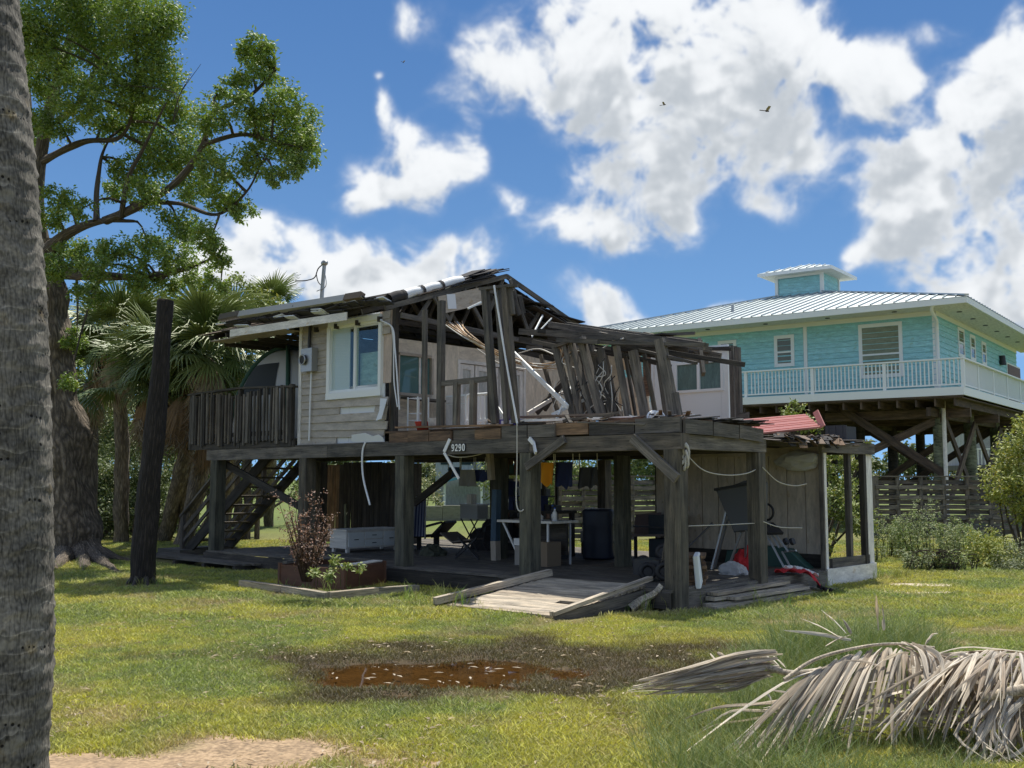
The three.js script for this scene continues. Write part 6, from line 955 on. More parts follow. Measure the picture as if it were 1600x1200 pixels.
  for (const [x, y] of [[285, 135], [300, 120], [60, 150]]) mesh('dead_twig', tubeGeo([P(270, 190, 20.4), P(280, 150, 20.3), P(x + 14, y - 20, 20.2)], 0.014, 0.004, 5, 10), B2, t);
}
function bushy(name, label, cat, parts, len, wid, tone, seed, group, opt = {}) { // parts: [px, py, depth, r px, density]
  const [x0, , d0] = parts[0], b = at(x0, 750, d0).setY(0), t = thing(name, label, cat, WORLD, [b.x, 0, b.z], group), R = rng(seed), clumps = [], bm = opt.bark ?? bark(0.14, 0.12, 0.10);
  for (const [x, y, d, r, k = 0.5] of parts) { const c = at(x, y, d).sub(b), q = r / FOCAL * d; clumps.push([c, V3(q, q * (opt.flat ?? 0.85), q), Math.round(r * r * k)]); mesh('stem', tubeGeo([V3((R() - 0.5) * 0.3 + c.x * 0.4, -0.05, (R() - 0.5) * 0.3 + c.z * 0.4), V3(c.x * 0.7 + (R() - 0.5) * 0.2, c.y * 0.55, c.z * 0.7), c], opt.stem ?? 0.04, 0.012, 6, 10, 0.2, seed), bm, t); }
  mesh('crown', leafGeo(clumps, len, wid, seed, tone, opt.droop), opt.m ?? LEAF, t); return t;
}
const G1 = [0.17, 0.24, 0.05], G2 = [0.22, 0.28, 0.05], G3 = [0.13, 0.18, 0.05], G4 = [0.32, 0.36, 0.065];
bushy('bushy_tree', 'small leafed tree rising behind the left roof end', 'tree', [[395, 472, 30, 34], [365, 450, 30, 26], [420, 480, 30.5, 26], [350, 480, 31, 30], [320, 470, 31, 34], [385, 510, 31, 36], [290, 480, 32, 36]], 0.12, 0.06, G2, 3, null, { stem: 0.08 });
bushy('mangrove_bush', 'dark green thicket left of the stairs between trunks', 'bush', [[150, 640, 33, 60, 0.6], [120, 720, 33, 60, 0.6], [170, 760, 33, 60, 0.6], [210, 700, 34, 60, 0.6], [140, 820, 32, 45, 0.6], [195, 830, 31, 45, 0.6]], 0.12, 0.06, G3, 11, 'thickets behind the house', { stem: 0.09 });
bushy('mangrove_bush', 'green thicket behind the palm trunks and stair rails', 'bush', [[260, 640, 36, 60, 0.6], [310, 660, 36, 60, 0.6], [280, 740, 35, 60, 0.6], [340, 740, 36, 45, 0.6], [240, 780, 34, 50, 0.6], [380, 760, 37, 40, 0.6], [300, 820, 33, 26, 0.6]], 0.12, 0.06, G1, 12, 'thickets behind the house', { stem: 0.09 });
bushy('mangrove_bush', 'leafy bush behind balcony above the stairs', 'bush', [[330, 560, 38, 60, 0.5], [390, 600, 38, 60, 0.5], [450, 620, 39, 60, 0.5], [430, 700, 39, 50, 0.5], [480, 760, 40, 40, 0.5], [420, 540, 38, 40, 0.4]], 0.13, 0.065, G1, 13, 'thickets behind the house', { stem: 0.09 });
bushy('mangrove_bush', 'sunlit bush between closet and third stilt', 'bush', [[590, 770, 46, 38, 0.7], [605, 800, 44, 28, 0.7], [570, 790, 46, 34, 0.7], [625, 760, 47, 30, 0.6]], 0.14, 0.07, G4, 14, 'thickets behind the house');
bushy('mangrove_bush', 'pale bush beside far white house under beams', 'bush', [[668, 760, 50, 30, 0.7], [650, 785, 48, 26, 0.7], [680, 790, 48, 18, 0.7]], 0.15, 0.07, [0.24, 0.27, 0.12], 15, 'thickets behind the house');
bushy('mangrove_bush', 'green bush behind fence right of centre stilts', 'bush', [[800, 760, 40, 30, 0.7], [860, 770, 42, 40, 0.7], [900, 750, 42, 30, 0.6], [1010, 760, 42, 40, 0.6], [960, 740, 43, 40, 0.6]], 0.14, 0.07, G2, 16, 'thickets behind the house');
bushy('shed_shrub', 'leafy shrub rising behind the shed roof', 'shrub', [[1240, 648, 22.5, 24, 0.9], [1265, 665, 22.5, 20, 0.8], [1300, 720, 22, 30, 0.8], [1325, 760, 22, 34, 0.8], [1345, 720, 22.4, 22, 0.7], [1300, 790, 21.6, 34, 0.8], [1340, 810, 21.6, 34, 0.8], [1280, 840, 21.4, 30, 0.8], [1352, 690, 22.6, 14, 0.7]], 0.085, 0.045, G2, 21);
bushy('edge_shrub', 'bright green shrub at right edge before the fence', 'shrub', [[1590, 700, 24, 36, 0.9], [1570, 750, 24, 36, 0.9], [1600, 770, 23.6, 45, 0.9], [1580, 720, 24.4, 30, 0.8], [1620, 690, 24, 50, 0.7], [1560, 775, 24, 16, 0.8], [1605, 800, 23.6, 30, 0.8]], 0.09, 0.045, G4, 22);
bushy('round_bush', 'low yellow green bush among weeds at right', 'bush', [[1540, 850, 20.5, 34, 1.0], [1530, 875, 20.3, 36, 1.0], [1560, 870, 20.4, 34, 1.0], [1545, 890, 20.1, 26, 1.0]], 0.06, 0.03, G4, 23);
bushy('round_bush', 'grey green low bush at the right frame edge', 'bush', [[1590, 880, 19.8, 36, 1.0], [1600, 860, 20, 30, 1.0], [1578, 895, 19.5, 24, 1.0], [1620, 880, 19.6, 36, 0.9]], 0.05, 0.02, [0.18, 0.22, 0.10], 24);
bushy('mangrove_bush', 'dark thicket wall behind palms left of the balcony', 'bush', [[230, 560, 40, 60, 1.3], [180, 600, 40, 60, 1.3], [130, 660, 40, 60, 1.3], [280, 600, 40, 60, 1.3], [330, 640, 40, 50, 1.3], [220, 680, 40, 60, 1.3], [300, 700, 40, 55, 1.3], [360, 690, 40, 50, 1.3], [250, 500, 41, 55, 1.1], [160, 520, 41, 55, 1.1]], 0.15, 0.08, G3, 17, 'thickets behind the house', { stem: 0.1 });
bushy('mangrove_bush', 'dark hedge low behind the stair foot and trunks', 'bush', [[110, 800, 30, 45, 1.3], [165, 800, 30, 45, 1.3], [215, 800, 30, 40, 1.3], [260, 810, 30, 35, 1.3], [150, 750, 30.5, 45, 1.3], [230, 750, 30.5, 45, 1.3]], 0.11, 0.055, G3, 18, 'thickets behind the house', { stem: 0.06 });
bushy('mangrove_bush', 'tall dark thicket behind the slatted fence and sofa', 'bush', [[790, 740, 46, 50, 0.7], [850, 740, 46, 50, 0.7], [910, 735, 46, 50, 0.7], [970, 735, 46, 50, 0.7], [1040, 740, 46, 50, 0.7], [820, 790, 45, 40, 0.7], [940, 790, 45, 40, 0.7]], 0.15, 0.08, G1, 19, 'thickets behind the house', { stem: 0.1 });
// tall weeds before the fence, each a plant with stems
{
  const R = rng(61);
  const wm = bark(0.10, 0.11, 0.06), labels = ['leftmost tall weed beside the shed corner', 'second tall weed from the shed corner', 'third tall weed from the shed corner', 'tall weed under the pale fence post', 'weed in front of second fence panel', 'weed in front of the third fence panel', 'tallest weed reaching up the fence slats', 'weed left of the dark brush heap', 'weed behind the dark brush heap', 'weed right of the dark brush heap', 'weed beside the yellow green bush', 'weed behind the yellow green bush', 'low weed at foot of brush heap', 'low weed in front of tall weeds', 'low weed left of round bush'];
  labels.forEach((lab, i) => { const px = 1372 + i * 13.5 + (R() - 0.5) * 10, low = i > 11, p = onGround(low ? 1430 + (i - 12) * 35 : px, low ? 893 : 868 + R() * 14), t = thing('tall_weed', lab, 'weed', WORLD, [p.x, 0, p.z], 'weeds before the fence'), h = low ? 0.35 : i === 6 ? 1.25 : 0.75 + R() * 0.4, cl = []; for (let k = 0; k < 9; k++) { const a = R() * 6.28, q = 0.1 + R() * 0.35, tip = V3(Math.cos(a) * q, h * (0.7 + R() * 0.4), Math.sin(a) * q); mesh('stem', tubeGeo([V3(tip.x * 0.3, -0.02, tip.z * 0.3), V3(tip.x * 0.5, tip.y * 0.55, tip.z * 0.5), tip], 0.008, 0.003, 4, 6), wm, t); for (let j = 1; j < 6; j++) cl.push([V3(tip.x * (0.3 + j * 0.14), tip.y * j / 5.5, tip.z * (0.3 + j * 0.14)), V3(0.11, 0.1, 0.11), 30]); } mesh('foliage', leafGeo(cl, 0.055, 0.018, 300 + i, i % 3 ? [0.25, 0.33, 0.10] : [0.26, 0.32, 0.14]), LEAF, t); });
  const bp = onGround(1470, 893), bh = thing('brush_heap', 'dark heap of dry brush among the weeds', 'brush', WORLD, [bp.x, 0, bp.z]); for (let i = 0; i < 60; i++) { const a = R() * 6.28, q = R() * 0.75, x = Math.cos(a) * q, z = Math.sin(a) * q * 0.5; mesh('twig', tubeGeo([V3(x, -0.01, z), V3(x * 0.9 + (R() - 0.5) * 0.3, 0.25 + R() * 0.2 - q * 0.2, z), V3(x * 0.7 + (R() - 0.5) * 0.9, 0.1 + R() * 0.35, z + (R() - 0.5) * 0.4)], 0.012, 0.004, 4, 7), bark(0.07, 0.055, 0.045), bh); }
}
// dead shrub and green sprouts in the planter
{
  const p = hy(480, 900, 0.36), t = thing('dead_shrub', 'dry reddish brown shrub standing in the rusty planter', 'shrub', HOUSE, [p.x, 0.3, p.z]), R = rng(41), cl = [], bm = bark(0.13, 0.08, 0.06);
  for (let i = 0; i < 34; i++) { const a = R() * 6.28, q = 0.1 + R() * 0.34, h = 0.5 + R() * 0.78, tip = V3(Math.cos(a) * q + 0.05, h, Math.sin(a) * q); mesh('twig', tubeGeo([V3(tip.x * 0.15, -0.02, tip.z * 0.15), V3(tip.x * 0.55, h * 0.5, tip.z * 0.55), tip], 0.011, 0.003, 5, 8), bm, t); for (let j = 2; j < 6; j++) cl.push([V3(tip.x * (0.2 + j * 0.16), h * j / 5.2, tip.z * (0.2 + j * 0.16)), V3(0.1, 0.12, 0.1), 15]); }
  mesh('dry_leaves', leafGeo(cl, 0.038, 0.018, 9, [0.27, 0.16, 0.11]), LEAF, t);
  const s = hy(525, 905, 0.36), g = thing('green_sprouts', 'bright green sprouts growing from the planter soil', 'plant', HOUSE, [s.x, 0.3, s.z]), c2 = []; for (let i = 0; i < 9; i++) { const x = (R() - 0.5) * 0.5, z = (R() - 0.5) * 0.5, h = 0.12 + R() * 0.22; mesh('stem', tubeGeo([V3(x, -0.05, z), V3(x + (R() - 0.5) * 0.1, h, z)], 0.006, 0.003, 4, 4), bark(0.1, 0.13, 0.04), g); c2.push([V3(x, h, z), V3(0.09, 0.07, 0.09), 34]); } mesh('leaves', leafGeo(c2, 0.075, 0.032, 10, [0.26, 0.33, 0.08]), LEAF, g);
}
// far belt of trees
{
  const R = rng(71), spots = [[-30, 75], [40, 80], [120, 78], [200, 70], [290, 82], [380, 75], [470, 85], [560, 80], [640, 88], [730, 95], [820, 80], [910, 85], [1000, 78], [1090, 84], [1180, 90], [1290, 86], [1380, 95], [1470, 90], [1560, 88], [1650, 84]];
  const where = ['beyond the near palm', 'left of the big tree trunk', 'behind the big tree trunk', 'behind the leaning stump', 'behind the stair foot', 'behind the stairs', 'behind the balcony post', 'behind the plank closet', 'beyond the low garden wall', 'behind the far white house', 'behind the centre stilts', 'behind the hanging towels', 'behind the patio chair', 'behind the corner stilt', 'behind the shed wall', 'behind the dark crate', 'between teal house piles left', 'between teal house piles centre', 'between teal house piles right', 'beyond the right edge shrub'];
  spots.forEach(([px, d], i) => { const low = px > 540 && px < 1250, y = low ? 738 : px < 540 ? 690 : 722, parts = []; for (let k = 0; k < 5; k++) parts.push([px + (k - 2) * 26 + (R() - 0.5) * 16, y + (R() - 0.4) * 26, d + (R() - 0.5) * 6, 20 + R() * 10, 0.9]); bushy('far_tree', 'distant low green tree ' + where[i], 'tree', parts, 0.42, 0.24, i % 3 ? [0.14, 0.18, 0.06] : [0.18, 0.21, 0.07], 500 + i, 'far belt of trees', { stem: 0.12 }); });
}
// ---------------------------------------------------------------- palms
function fanGeo(seed, n = 34, L = 0.95, droop = 0.35, spread = 2.2) { // fan leaf at the end of +z petiole, many folded strips
  const R = rng(seed), pos = [], ix = [];
  for (let i = 0; i < n; i++) {
    const t = i / (n - 1) * 2 - 1, a = t * spread * 0.78, len = L * (1 - 0.35 * t * t) * (0.85 + R() * 0.25), dir = V3(Math.sin(a), 0.12 * Math.cos(a * 2), Math.cos(a)), side = V3(Math.cos(a), 0, -Math.sin(a)), k0 = pos.length / 3, w = 0.052 * L, S = 5, up = (i % 2 ? 1 : -1) * 0.012;
    for (let s = 0; s <= S; s++) { const u = s / S, dr = -droop * len * u * u * (0.7 + R() * 0.5) - (u > 0.7 ? 0.1 * len * (u - 0.7) * R() * 3 : 0), ww = w * (s === 0 ? 0.25 : s < 3 ? 1 : 1 - (u - 0.5) * 1.9) * 0.5, c = dir.clone().multiplyScalar(len * u * (1 - 0.12 * u)); c.y += dr + up; pos.push(c.x - side.x * ww, c.y, c.z - side.z * ww, c.x, c.y + 0.014, c.z, c.x + side.x * ww, c.y, c.z + side.z * ww); if (s < S) for (let q = 0; q < 2; q++) { const b = k0 + s * 3 + q; ix.push(b, b + 1, b + 3, b + 3, b + 1, b + 4); } }
  }
  return geoFrom(pos, null, ix);
}
const fanMats = [M(0.15, 0.22, 0.065, { phys: true, side: THREE.DoubleSide, roughness: 0.5, transmission: 0.25, thickness: 0 }), M(0.22, 0.27, 0.085, { phys: true, side: THREE.DoubleSide, roughness: 0.5, transmission: 0.25, thickness: 0 })], fanDead = [M(0.26, 0.17, 0.10, { side: THREE.DoubleSide, roughness: 0.9 }), M(0.33, 0.27, 0.20, { side: THREE.DoubleSide, roughness: 0.9 })];
const fans = [fanGeo(1), fanGeo(2, 32, 1.0, 0.5), fanGeo(3, 36, 0.9, 0.25)], fansDead = [fanGeo(5, 30, 0.9, 0.9, 1.2), fanGeo(6, 28, 0.95, 1.1, 0.9)];
const petG = tubeGeo([V3(0, 0, 0), V3(0, 0.12, 0.5), V3(0, 0.1, 1)], 0.02, 0.012, 5, 6), trunkM = bark(0.17, 0.15, 0.13);
function sabal(label, base, top, r, nGreen, nDead, size, seed) {
  const R = rng(seed), t = thing('cabbage_palm', label, 'palm', WORLD, [base.x, 0, base.z], 'fan palms beside the balcony'), T = top.clone().sub(off(t));
  mesh('trunk', tubeGeo([V3(0, -0.15, 0), T.clone().multiplyScalar(0.5).add(V3(0.06, 0, 0.05)), T], r * 1.15, r, 12, 40, 0.35, seed), trunkM, t);
  const put = (el, az, g, m, pet) => { const f = new THREE.Group(); f.name = 'frond'; f.position.copy(T).add(V3(0, (R() - 0.5) * 0.25, 0)); f.rotation.set(-el, az, (R() - 0.5) * 0.5, 'YXZ'); f.scale.setScalar(size * (0.8 + R() * 0.35)); const q = mesh('petiole', petG, m, f); q.scale.z = pet; const l = mesh('fan', g, m, f); l.position.set(0, 0.1, pet); t.add(f); };
  for (let i = 0; i < nGreen; i++) put(mix(-0.45, 1.35, Math.pow((i + 0.5) / nGreen, 0.9)), i * 2.399 + R() * 0.4, pick(fans, R), pick(fanMats, R), 0.55 + R() * 0.3);
  for (let i = 0; i < nDead; i++) put(-0.95 - R() * 0.5, i * 2.1 + R(), pick(fansDead, R), pick(fanDead, R), 0.35 + R() * 0.2);
}
sabal('fan palm left of the stump under the tree limb', onGround(190, 848), at(185, 530, 26.5), 0.17, 28, 8, 1.2, 1);
sabal('fan palm crown beside the balcony with hanging dead fronds', onGround(255, 846), at(322, 560, 24.0), 0.18, 30, 14, 1.15, 2);
sabal('short fan palm in the thicket behind big trunk', onGround(140, 850), at(140, 600, 28), 0.16, 20, 4, 1.1, 3);
sabal('fan palm behind the stump with brown skirt', onGround(215, 846), at(240, 600, 25), 0.16, 20, 16, 1.1, 4);
sabal('far fan palm peeking over the left roof end', onGround(420, 822), at(425, 486, 33), 0.16, 18, 2, 0.9, 5);
sabal('leaning fan palm trunk rising behind the stairs', onGround(284, 852), at(330, 650, 25.2), 0.2, 14, 4, 0.9, 6);
sabal('fan palm between stump and balcony with brown skirt', onGround(290, 846), at(290, 590, 24.8), 0.17, 22, 20, 1.15, 8);
sabal('fan palm close behind the balcony end', onGround(350, 842), at(365, 560, 27), 0.16, 22, 10, 1.2, 9);
sabal('small fan palm beyond the centre stilts', onGround(800, 800), at(800, 735, 38), 0.14, 14, 3, 0.8, 7);
{ // young coconut palm under the house
  const b = onGround(930, 816), t = thing('young_coconut_palm', 'young palm with feathery leaves behind the deck sofa', 'palm', WORLD, [b.x, 0, b.z]), R = rng(19);
  for (let i = 0; i < 9; i++) { const a = i * 2.4, e = 0.5 + R() * 0.8, dir = V3(Math.cos(a) * Math.cos(e), Math.sin(e), Math.sin(a) * Math.cos(e)), L = 1.5 + R() * 0.7, c = new THREE.CatmullRomCurve3([V3(0, 0, 0), dir.clone().multiplyScalar(L * 0.6), dir.clone().multiplyScalar(L).add(V3(0, -0.5, 0))]); const pos = [], ix = []; for (let k = 3; k < 30; k++) { const p = c.getPoint(k / 30), tg = c.getTangent(k / 30), sd = tg.clone().cross(V3(0, 1, 0)).normalize(); for (const s of [-1, 1]) { const l = 0.42 * Math.sin(Math.PI * (k / 34 + 0.08)), q = p.clone().addScaledVector(sd, s * l).addScaledVector(tg, l * 0.6).add(V3(0, -l * 0.35, 0)), w = tg.clone().multiplyScalar(0.03), n = pos.length / 3; pos.push(p.x, p.y, p.z, p.x + w.x, p.y + w.y, p.z + w.z, q.x, q.y, q.z); ix.push(n, n + 1, n + 2); } } const f = mesh('frond', geoFrom(pos, null, ix), M(0.17, 0.21, 0.05, { phys: true, side: THREE.DoubleSide, roughness: 0.5, transmission: 0.3, thickness: 0 }), t); mesh('rachis', tubeGeo([0, 0.5, 1].map((k) => c.getPoint(k)), 0.022, 0.006, 5, 10), M(0.2, 0.2, 0.07), f); }
}
{ // dead leaning trunk
  const b = onGround(222, 916), t = thing('dead_palm_stump', 'bare dark leaning palm trunk without crown', 'tree stump', WORLD, [b.x, 0, b.z]), o = off(t), P = (x, y) => at(x, y, 16.9).sub(o);
  const g = tubeGeo([P(222, 920).setY(-0.12), P(226, 850), P(234, 760), P(244, 650), P(252, 560), P(259, 470)], 0.2, 0.128, 26, 150, 0.16, 4);
  mesh('trunk', g, M(0.045, 0.038, 0.036, { map: barkTex, bumpMap: barkBump, bumpScale: 0.02, roughness: 0.95 }), t);
  const c = mesh('cut_top', new THREE.CylinderGeometry(0.125, 0.128, 0.03, 20), M(0.10, 0.075, 0.06, { roughness: 1 }), t); c.position.copy(P(259, 470)); c.rotation.z = -0.12;
  for (let i = 0; i < 7; i++) { const a = i * 0.9; mesh('root', tubeGeo([V3(Math.cos(a) * 0.14, 0.14, Math.sin(a) * 0.14), V3(Math.cos(a) * 0.24, 0.03, Math.sin(a) * 0.24), V3(Math.cos(a) * 0.34, -0.03, Math.sin(a) * 0.34)], 0.05, 0.02, 7, 6, 0.4, i), M(0.05, 0.042, 0.038), t); }
}
{ // near palm trunk at the left edge of the frame
  const d = 5, b = at(4, 1290, d).setY(0), t = thing('near_palm', 'ringed grey palm trunk close to camera at left', 'palm', WORLD, [b.x, 0, b.z]), o = off(t);
  const pts = [[2, 1340], [0, 1200], [8, 1050], [10, 900], [8, 700], [4, 500], [-9, 300], [-25, 120], [-37, 0], [-60, -240], [-95, -560], [-150, -1100], [-190, -1600]].map(([x, y]) => at(x, y, d).sub(o)), c = new THREE.CatmullRomCurve3(pts), sides = 72, seg = 620, pos = [], uv = [], ix = [], L = c.getLength();
  for (let i = 0; i <= seg; i++) { const q = i / seg, p = c.getPointAt(q), h = q * L, r0 = mix(0.208, 0.176, sstep(0, 0.9, q)) * (h < 0.4 ? 1.0 + 0.1 * (0.4 - h) : 1); for (let j = 0; j <= sides; j++) { const a = j / sides * Math.PI * 2, X = Math.cos(a), Z = Math.sin(a), s = h * 10.5 + 1.1 * N3(X * 1.3, Z * 1.3, h * 1.1) + 0.35 * N3(X * 4, Z * 4, h * 5), f = s - Math.floor(s), ring = Math.pow(1 - f, 3.2) * 0.013 * (0.5 + 0.8 * Math.abs(N3(X * 2, Z * 2, Math.floor(s) * 3.7))) + 0.004 * fbm(X * 3, Z * 3, h * 2.5, 3) + 0.0025 * N3(X * 14, Z * 14, h * 9), r = r0 + ring; pos.push(p.x + X * r, p.y, p.z + Z * r); uv.push(j / sides, h / 2.56); } }
  for (let i = 0; i < seg; i++) for (let j = 0; j < sides; j++) { const a = i * (sides + 1) + j, e = a + sides + 1; ix.push(a, e, a + 1, a + 1, e, e + 1); }
  const R = rng(3), paintedHoles = []; for (let i = 0; i < 80; i++) { const u = R(), v = R(), row = R() < 0.6 ? 3 : 1; for (let k = 0; k < row; k++) paintedHoles.push([u + k * 0.022 + R() * 0.004, v + R() * 0.004, 0.0035 + R() * 0.0035]); }  // dark dots: the shade inside small holes, painted into the bark colour
  const Wt = 1024, Ht = 1024, hm = new Float32Array(Wt * Ht); for (const [u, v, r] of paintedHoles) { const cx = (u % 1) * Wt, cy = v * Ht, rr = r * Wt; for (let y = -8; y <= 8; y++) for (let x = -8; x <= 8; x++) { const q = Math.hypot(x, y * 2.0) / rr, X = (Math.round(cx) + x + Wt) % Wt, Y = (Math.round(cy) + y + Ht) % Ht; if (q < 1) hm[Y * Wt + X] = Math.max(hm[Y * Wt + X], sstep(1, 0.6, q)); } }
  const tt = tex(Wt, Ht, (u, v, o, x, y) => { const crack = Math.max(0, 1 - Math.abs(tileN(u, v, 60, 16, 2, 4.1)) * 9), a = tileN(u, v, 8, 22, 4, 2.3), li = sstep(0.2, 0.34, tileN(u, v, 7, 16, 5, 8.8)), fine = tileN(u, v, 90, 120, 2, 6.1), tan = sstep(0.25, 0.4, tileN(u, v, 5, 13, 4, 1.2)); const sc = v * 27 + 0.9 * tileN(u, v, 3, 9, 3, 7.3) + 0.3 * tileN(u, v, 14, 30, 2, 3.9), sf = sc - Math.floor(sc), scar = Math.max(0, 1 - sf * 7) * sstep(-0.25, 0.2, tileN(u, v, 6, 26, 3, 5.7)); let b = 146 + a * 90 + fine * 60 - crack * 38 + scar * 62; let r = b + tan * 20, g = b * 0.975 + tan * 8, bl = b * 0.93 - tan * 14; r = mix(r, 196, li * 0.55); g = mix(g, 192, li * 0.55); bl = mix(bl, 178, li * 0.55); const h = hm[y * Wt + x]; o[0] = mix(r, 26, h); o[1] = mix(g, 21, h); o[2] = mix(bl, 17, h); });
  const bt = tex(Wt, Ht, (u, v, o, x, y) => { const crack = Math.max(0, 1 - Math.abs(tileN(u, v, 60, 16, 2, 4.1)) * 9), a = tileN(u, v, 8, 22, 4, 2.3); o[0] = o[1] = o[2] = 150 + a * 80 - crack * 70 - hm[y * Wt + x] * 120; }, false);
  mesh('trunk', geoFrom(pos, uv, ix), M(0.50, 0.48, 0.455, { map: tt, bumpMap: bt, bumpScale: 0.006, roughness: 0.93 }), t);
  const T = pts[pts.length - 1]; for (let i = 0; i < 16; i++) { const f = new THREE.Group(); f.name = 'frond'; f.position.copy(T); f.rotation.set(-mix(-0.3, 1.2, i / 16), i * 2.4, 0, 'YXZ'); f.scale.setScalar(1.5); const q = mesh('petiole', petG, fanMats[0], f); const l = mesh('fan', fans[i % 3], fanMats[i % 2], f); l.position.set(0, 0.1, 1); t.add(f); }
}
// ---------------------------------------------------------------- heap of dead fronds, near right
{
  const tones = [[0.60, 0.54, 0.46], [0.52, 0.46, 0.38], [0.66, 0.61, 0.54], [0.42, 0.35, 0.27], [0.34, 0.28, 0.22]].map(([r, g, b]) => wood(r * 1.08, g * 1.08, b * 1.08, { side: THREE.DoubleSide, bumpScale: 0.0006, phys: true, transmission: 0.35, thickness: 0, roughness: 0.9 }));
  // a dry leaf strip with a folded keel, following a curve
  function strip(P, w, twist, seed) {
    const c = new THREE.CatmullRomCurve3(P), S = 9, pos = [], uv = [], ix = [], R = rng(seed), L = c.getLength();
    for (let s = 0; s <= S; s++) { const u = s / S, p = c.getPoint(u), t = c.getTangent(u), tw = twist + u * (R() - 0.5) * 0.9, base = t.clone().cross(V3(0.2, 1, 0.15)).normalize(), up = base.clone().cross(t).normalize(), sd = base.clone().multiplyScalar(Math.cos(tw)).addScaledVector(up, Math.sin(tw)), nn = sd.clone().cross(t), ww = w * (u < 0.12 ? 0.55 + u * 3.7 : u > 0.55 ? 1 - (u - 0.55) * 2.0 : 1) * 0.5 + 0.001; for (const k of [-1, 0, 1]) { const q = p.clone().addScaledVector(sd, k * ww).addScaledVector(nn, k ? 0 : ww * 0.45); pos.push(q.x, q.y, q.z); uv.push(u * L / 2 + seed * 0.13, k * ww * 4 + seed * 0.37); } if (s < S) for (let k = 0; k < 2; k++) { const b = s * 3 + k; ix.push(b, b + 1, b + 3, b + 3, b + 1, b + 4); } }
    return geoFrom(pos, uv, ix);
  }
  const heap = (label, bx, by, bd) => { const b = at(bx, by, bd).setY(0); return thing('dead_palm_frond', label, 'palm frond', WORLD, [b.x, 0, b.z], 'dead fronds in the heap'); };
  const flo = (p) => { p.y = Math.max(p.y, 0.02); return p; };
  let sd = 1;
  const leaf = (t, pts, w) => { const o = off(t), P = pts.map(([x, y, d]) => flo(at(x, y, d)).sub(o)); mesh('leaflet', strip(P, w, (rr() - 0.5) * 2.4, sd++), tones[Math.floor(Math.pow(rr(), 1.15) * 5)], t); };
  const rr = rng(123), j = (a) => (rr() - 0.5) * 2 * a;
  { // large frond draped over the middle
    const t = heap('large grey frond draping over the heap middle', 1330, 1100, 6.9); const N = 66;
    for (let i = 0; i < N; i++) { const u = i / (N - 1), x = mix(1268, 1455, u), y = 1028 - 22 * Math.sin(u * 3.1) + (1 - u) * 26 + j(5), d = mix(6.9, 7.3, u), dx = mix(-185, 30, Math.pow(u, 0.7)) + j(30), dy = mix(165, 125, u) + j(40); leaf(t, [[x, y, d], [x + dx * 0.22, y + dy * 0.14, d - 0.12], [x + dx * 0.62, y + dy * 0.55, d - 0.35], [x + dx, y + dy, d - 0.55 + j(0.1)]], 0.018 + rr() * 0.024); }
    const o = off(t); mesh('rachis', tubeGeo([[1225, 1062, 6.8], [1270, 1032, 6.9], [1340, 1012, 7.05], [1400, 1006, 7.2], [1460, 1012, 7.3]].map((p) => flo(at(...p)).sub(o)), 0.013, 0.008, 7, 30), tones[1], t);
  }
  { // left: folded fan pointing left
    const t = heap('folded dry fan pointing left toward the puddle', 1100, 1090, 7.3); for (let i = 0; i < 26; i++) { const u = i / 25, y0 = mix(1018, 1060, u) + j(5), tx = mix(1010, 988, u) + j(18) + (u > 0.85 ? 50 : 0), ty = mix(1062, 1090, u) + j(7); leaf(t, [[1200 + j(24), y0, 7.4], [1150, mix(1022, 1072, u) + j(4), 7.35], [1080, mix(1042, 1082, u) + j(5), 7.3], [tx, ty, 7.2]], 0.026 + rr() * 0.018); } const o = off(t); mesh('petiole', tubeGeo([[1190, 1040, 7.4], [1235, 1052, 7.35], [1290, 1048, 7.3]].map((p) => flo(at(...p)).sub(o)), 0.02, 0.026, 7, 14), tones[1], t);
    for (let i = 0; i < 10; i++) { const x = 1110 + i * 11; leaf(t, [[x, 1022 + j(5), 7.5], [x + 12, 1032 + j(5), 7.45], [x + 28 + j(10), 1050 + j(8), 7.4]], 0.026); }
  }
  { // long strands to the right
    const t = heap('long straight dry strands lying along right edge', 1530, 1080, 7.0); for (let i = 0; i < 40; i++) { const y0 = 1010 + rr() * 75, x0 = 1430 + rr() * 50; leaf(t, [[x0, y0 + 8, 7.2 + j(0.2)], [1510 + j(20), y0 + j(8), 7.1], [1580 + j(20), y0 - 4 + j(10), 7.0], [1650 + j(30), y0 - 8 + j(18), 6.9]], 0.016 + rr() * 0.018); }
  }
  { const t = heap('curled dry frond hanging at right of draped frond', 1480, 1100, 6.7); for (let i = 0; i < 26; i++) { const u = i / 25, x = mix(1405, 1500, u), y = mix(1002, 1048, u) + j(8); leaf(t, [[x, y, 7.0], [x + 24 + j(10), y + 14, 6.9], [x + 38 + j(14), y + 62 + j(12), 6.75], [x + 30 + j(26), y + 110 + j(25), 6.6]], 0.022 + rr() * 0.02); } }
  { const t = heap('shaggy frond in bottom right corner', 1570, 1150, 6.4); for (let i = 0; i < 30; i++) { const x = 1530 + rr() * 90, y = 1040 + rr() * 50; leaf(t, [[x, y, 6.8], [x - 10 + j(16), y + 40, 6.6], [x - 20 + j(26), y + 90, 6.45], [x - 26 + j(50), y + 140, 6.3]], 0.02 + rr() * 0.022); } }
  { const t = heap('flattened grey frond under the draped frond', 1300, 1130, 6.7); for (let i = 0; i < 60; i++) { const x = 1190 + rr() * 400, y = 1075 + rr() * 60, a = j(1); leaf(t, [[x, y, 7.0 + j(0.2)], [x + a * 60, y + 8 + j(8), 6.9], [x + a * 130, y + 18 + j(10), 6.8], [x + a * 190, y + 26 + j(14), 6.75]], 0.014 + rr() * 0.022); } }
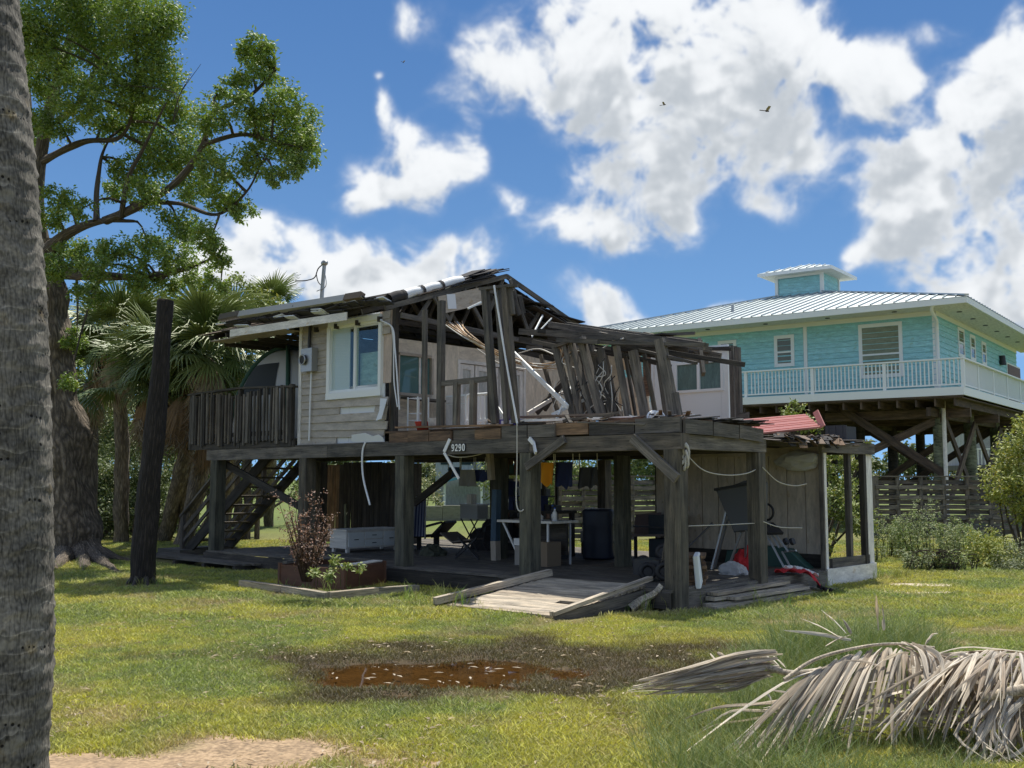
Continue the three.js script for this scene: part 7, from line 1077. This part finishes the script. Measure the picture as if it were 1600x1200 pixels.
  { const t = heap('second grey frond draping at right of first', 1540, 1080, 6.8); for (let i = 0; i < 54; i++) { const u = i / 53, x = mix(1470, 1640, u), y = 1040 - 20 * Math.sin(u * 3.1) + j(6), dx = mix(-110, 10, u) + j(45), dy = 95 + j(45); leaf(t, [[x, y, 6.9], [x + dx * 0.2, y + dy * 0.15, 6.8], [x + dx * 0.6, y + dy * 0.55, 6.6], [x + dx, y + dy, 6.45]], 0.015 + rr() * 0.022); } }
  { const t = heap('tangle of brown strands at heap right side', 1500, 1080, 7.1); for (let i = 0; i < 70; i++) { const x = 1400 + rr() * 200, y = 1015 + rr() * 110, a = j(1), b = j(1); leaf(t, [[x, y, 7.1 + j(0.3)], [x + a * 45, y + b * 14, 7.0 + j(0.2)], [x + a * 100, y + b * 34 + 8, 6.95], [x + a * 150, y + b * 50 + 22, 6.85]], 0.010 + rr() * 0.02); } }
  { const t = heap('upright dark leaf stubs sticking from heap top', 1330, 1010, 7.6); for (const [x, y, x2, y2] of [[1322, 990, 1283, 953], [1330, 990, 1314, 965], [1372, 985, 1369, 930], [1381, 985, 1379, 945], [1310, 995, 1250, 966], [1330, 1000, 1225, 985], [1290, 1010, 1330, 992]]) leaf(t, [[x, y, 7.6], [(x + x2) / 2, (y + y2) / 2 - 2, 7.6], [x2, y2, 7.55]], 0.026); }
  // bare leaf stalks lying in the heap
  [['broad pale stalk base at right edge', [[1530, 1092, 6.6], [1565, 1086, 6.6], [1610, 1080, 6.6]], 0.03, 0.04]].forEach(([lab, pts, r0, r1]) => { const b = at(...pts[0]).setY(0), t = thing('leaf_stalk', lab, 'stalk', WORLD, [b.x, 0, b.z], 'bare stalks in the heap'), o = off(t), g = tubeGeo(pts.map((p) => flo(at(...p)).sub(o)), r0, r1, 9, 24, 0.75, pts[0][0]); mesh('stalk', g, tones[1], t); });
}
// dragonflies over the yard
[['nearer dragonfly crossing the bright cloud', 1195, 173, 5.2, 0.3], ['farther dragonfly left of the nearer one', 1036, 164, 8.5, -0.5], ['tiny dragonfly in the blue gap at left', 629, 97, 13, 0.9]].forEach(([lab, x, y, d, a]) => {
  const p = at(x, y, d), t = thing('dragonfly', lab, 'dragonfly', WORLD, [p.x, p.y, p.z], 'dragonflies in the sky'); t.rotation.y = a;
  mesh('body', new THREE.LatheGeometry([[0, -0.032], [0.0022, -0.03], [0.002, 0], [0.0045, 0.006], [0.0055, 0.014], [0.003, 0.018], [0.0045, 0.022], [0, 0.026]].map((q) => new THREE.Vector2(...q)), 10).rotateZ(-Math.PI / 2), M(0.06, 0.045, 0.04), t);
  for (const [wx, s, dz] of [[0.014, 1, 0.004], [0.014, -1, 0.004], [0.007, 1, -0.006], [0.007, -1, -0.006]]) { const w = mesh('wing', slabGeo([[0, 0], [0.006, 0.012], [0.004, 0.034], [-0.003, 0.036], [-0.006, 0.014]], 0.0006), M(0.35, 0.32, 0.28), t); w.rotation.x = s * Math.PI / 2 - 0.45 * s; w.position.x = wx; }
});
renderer.render(scene, camera);
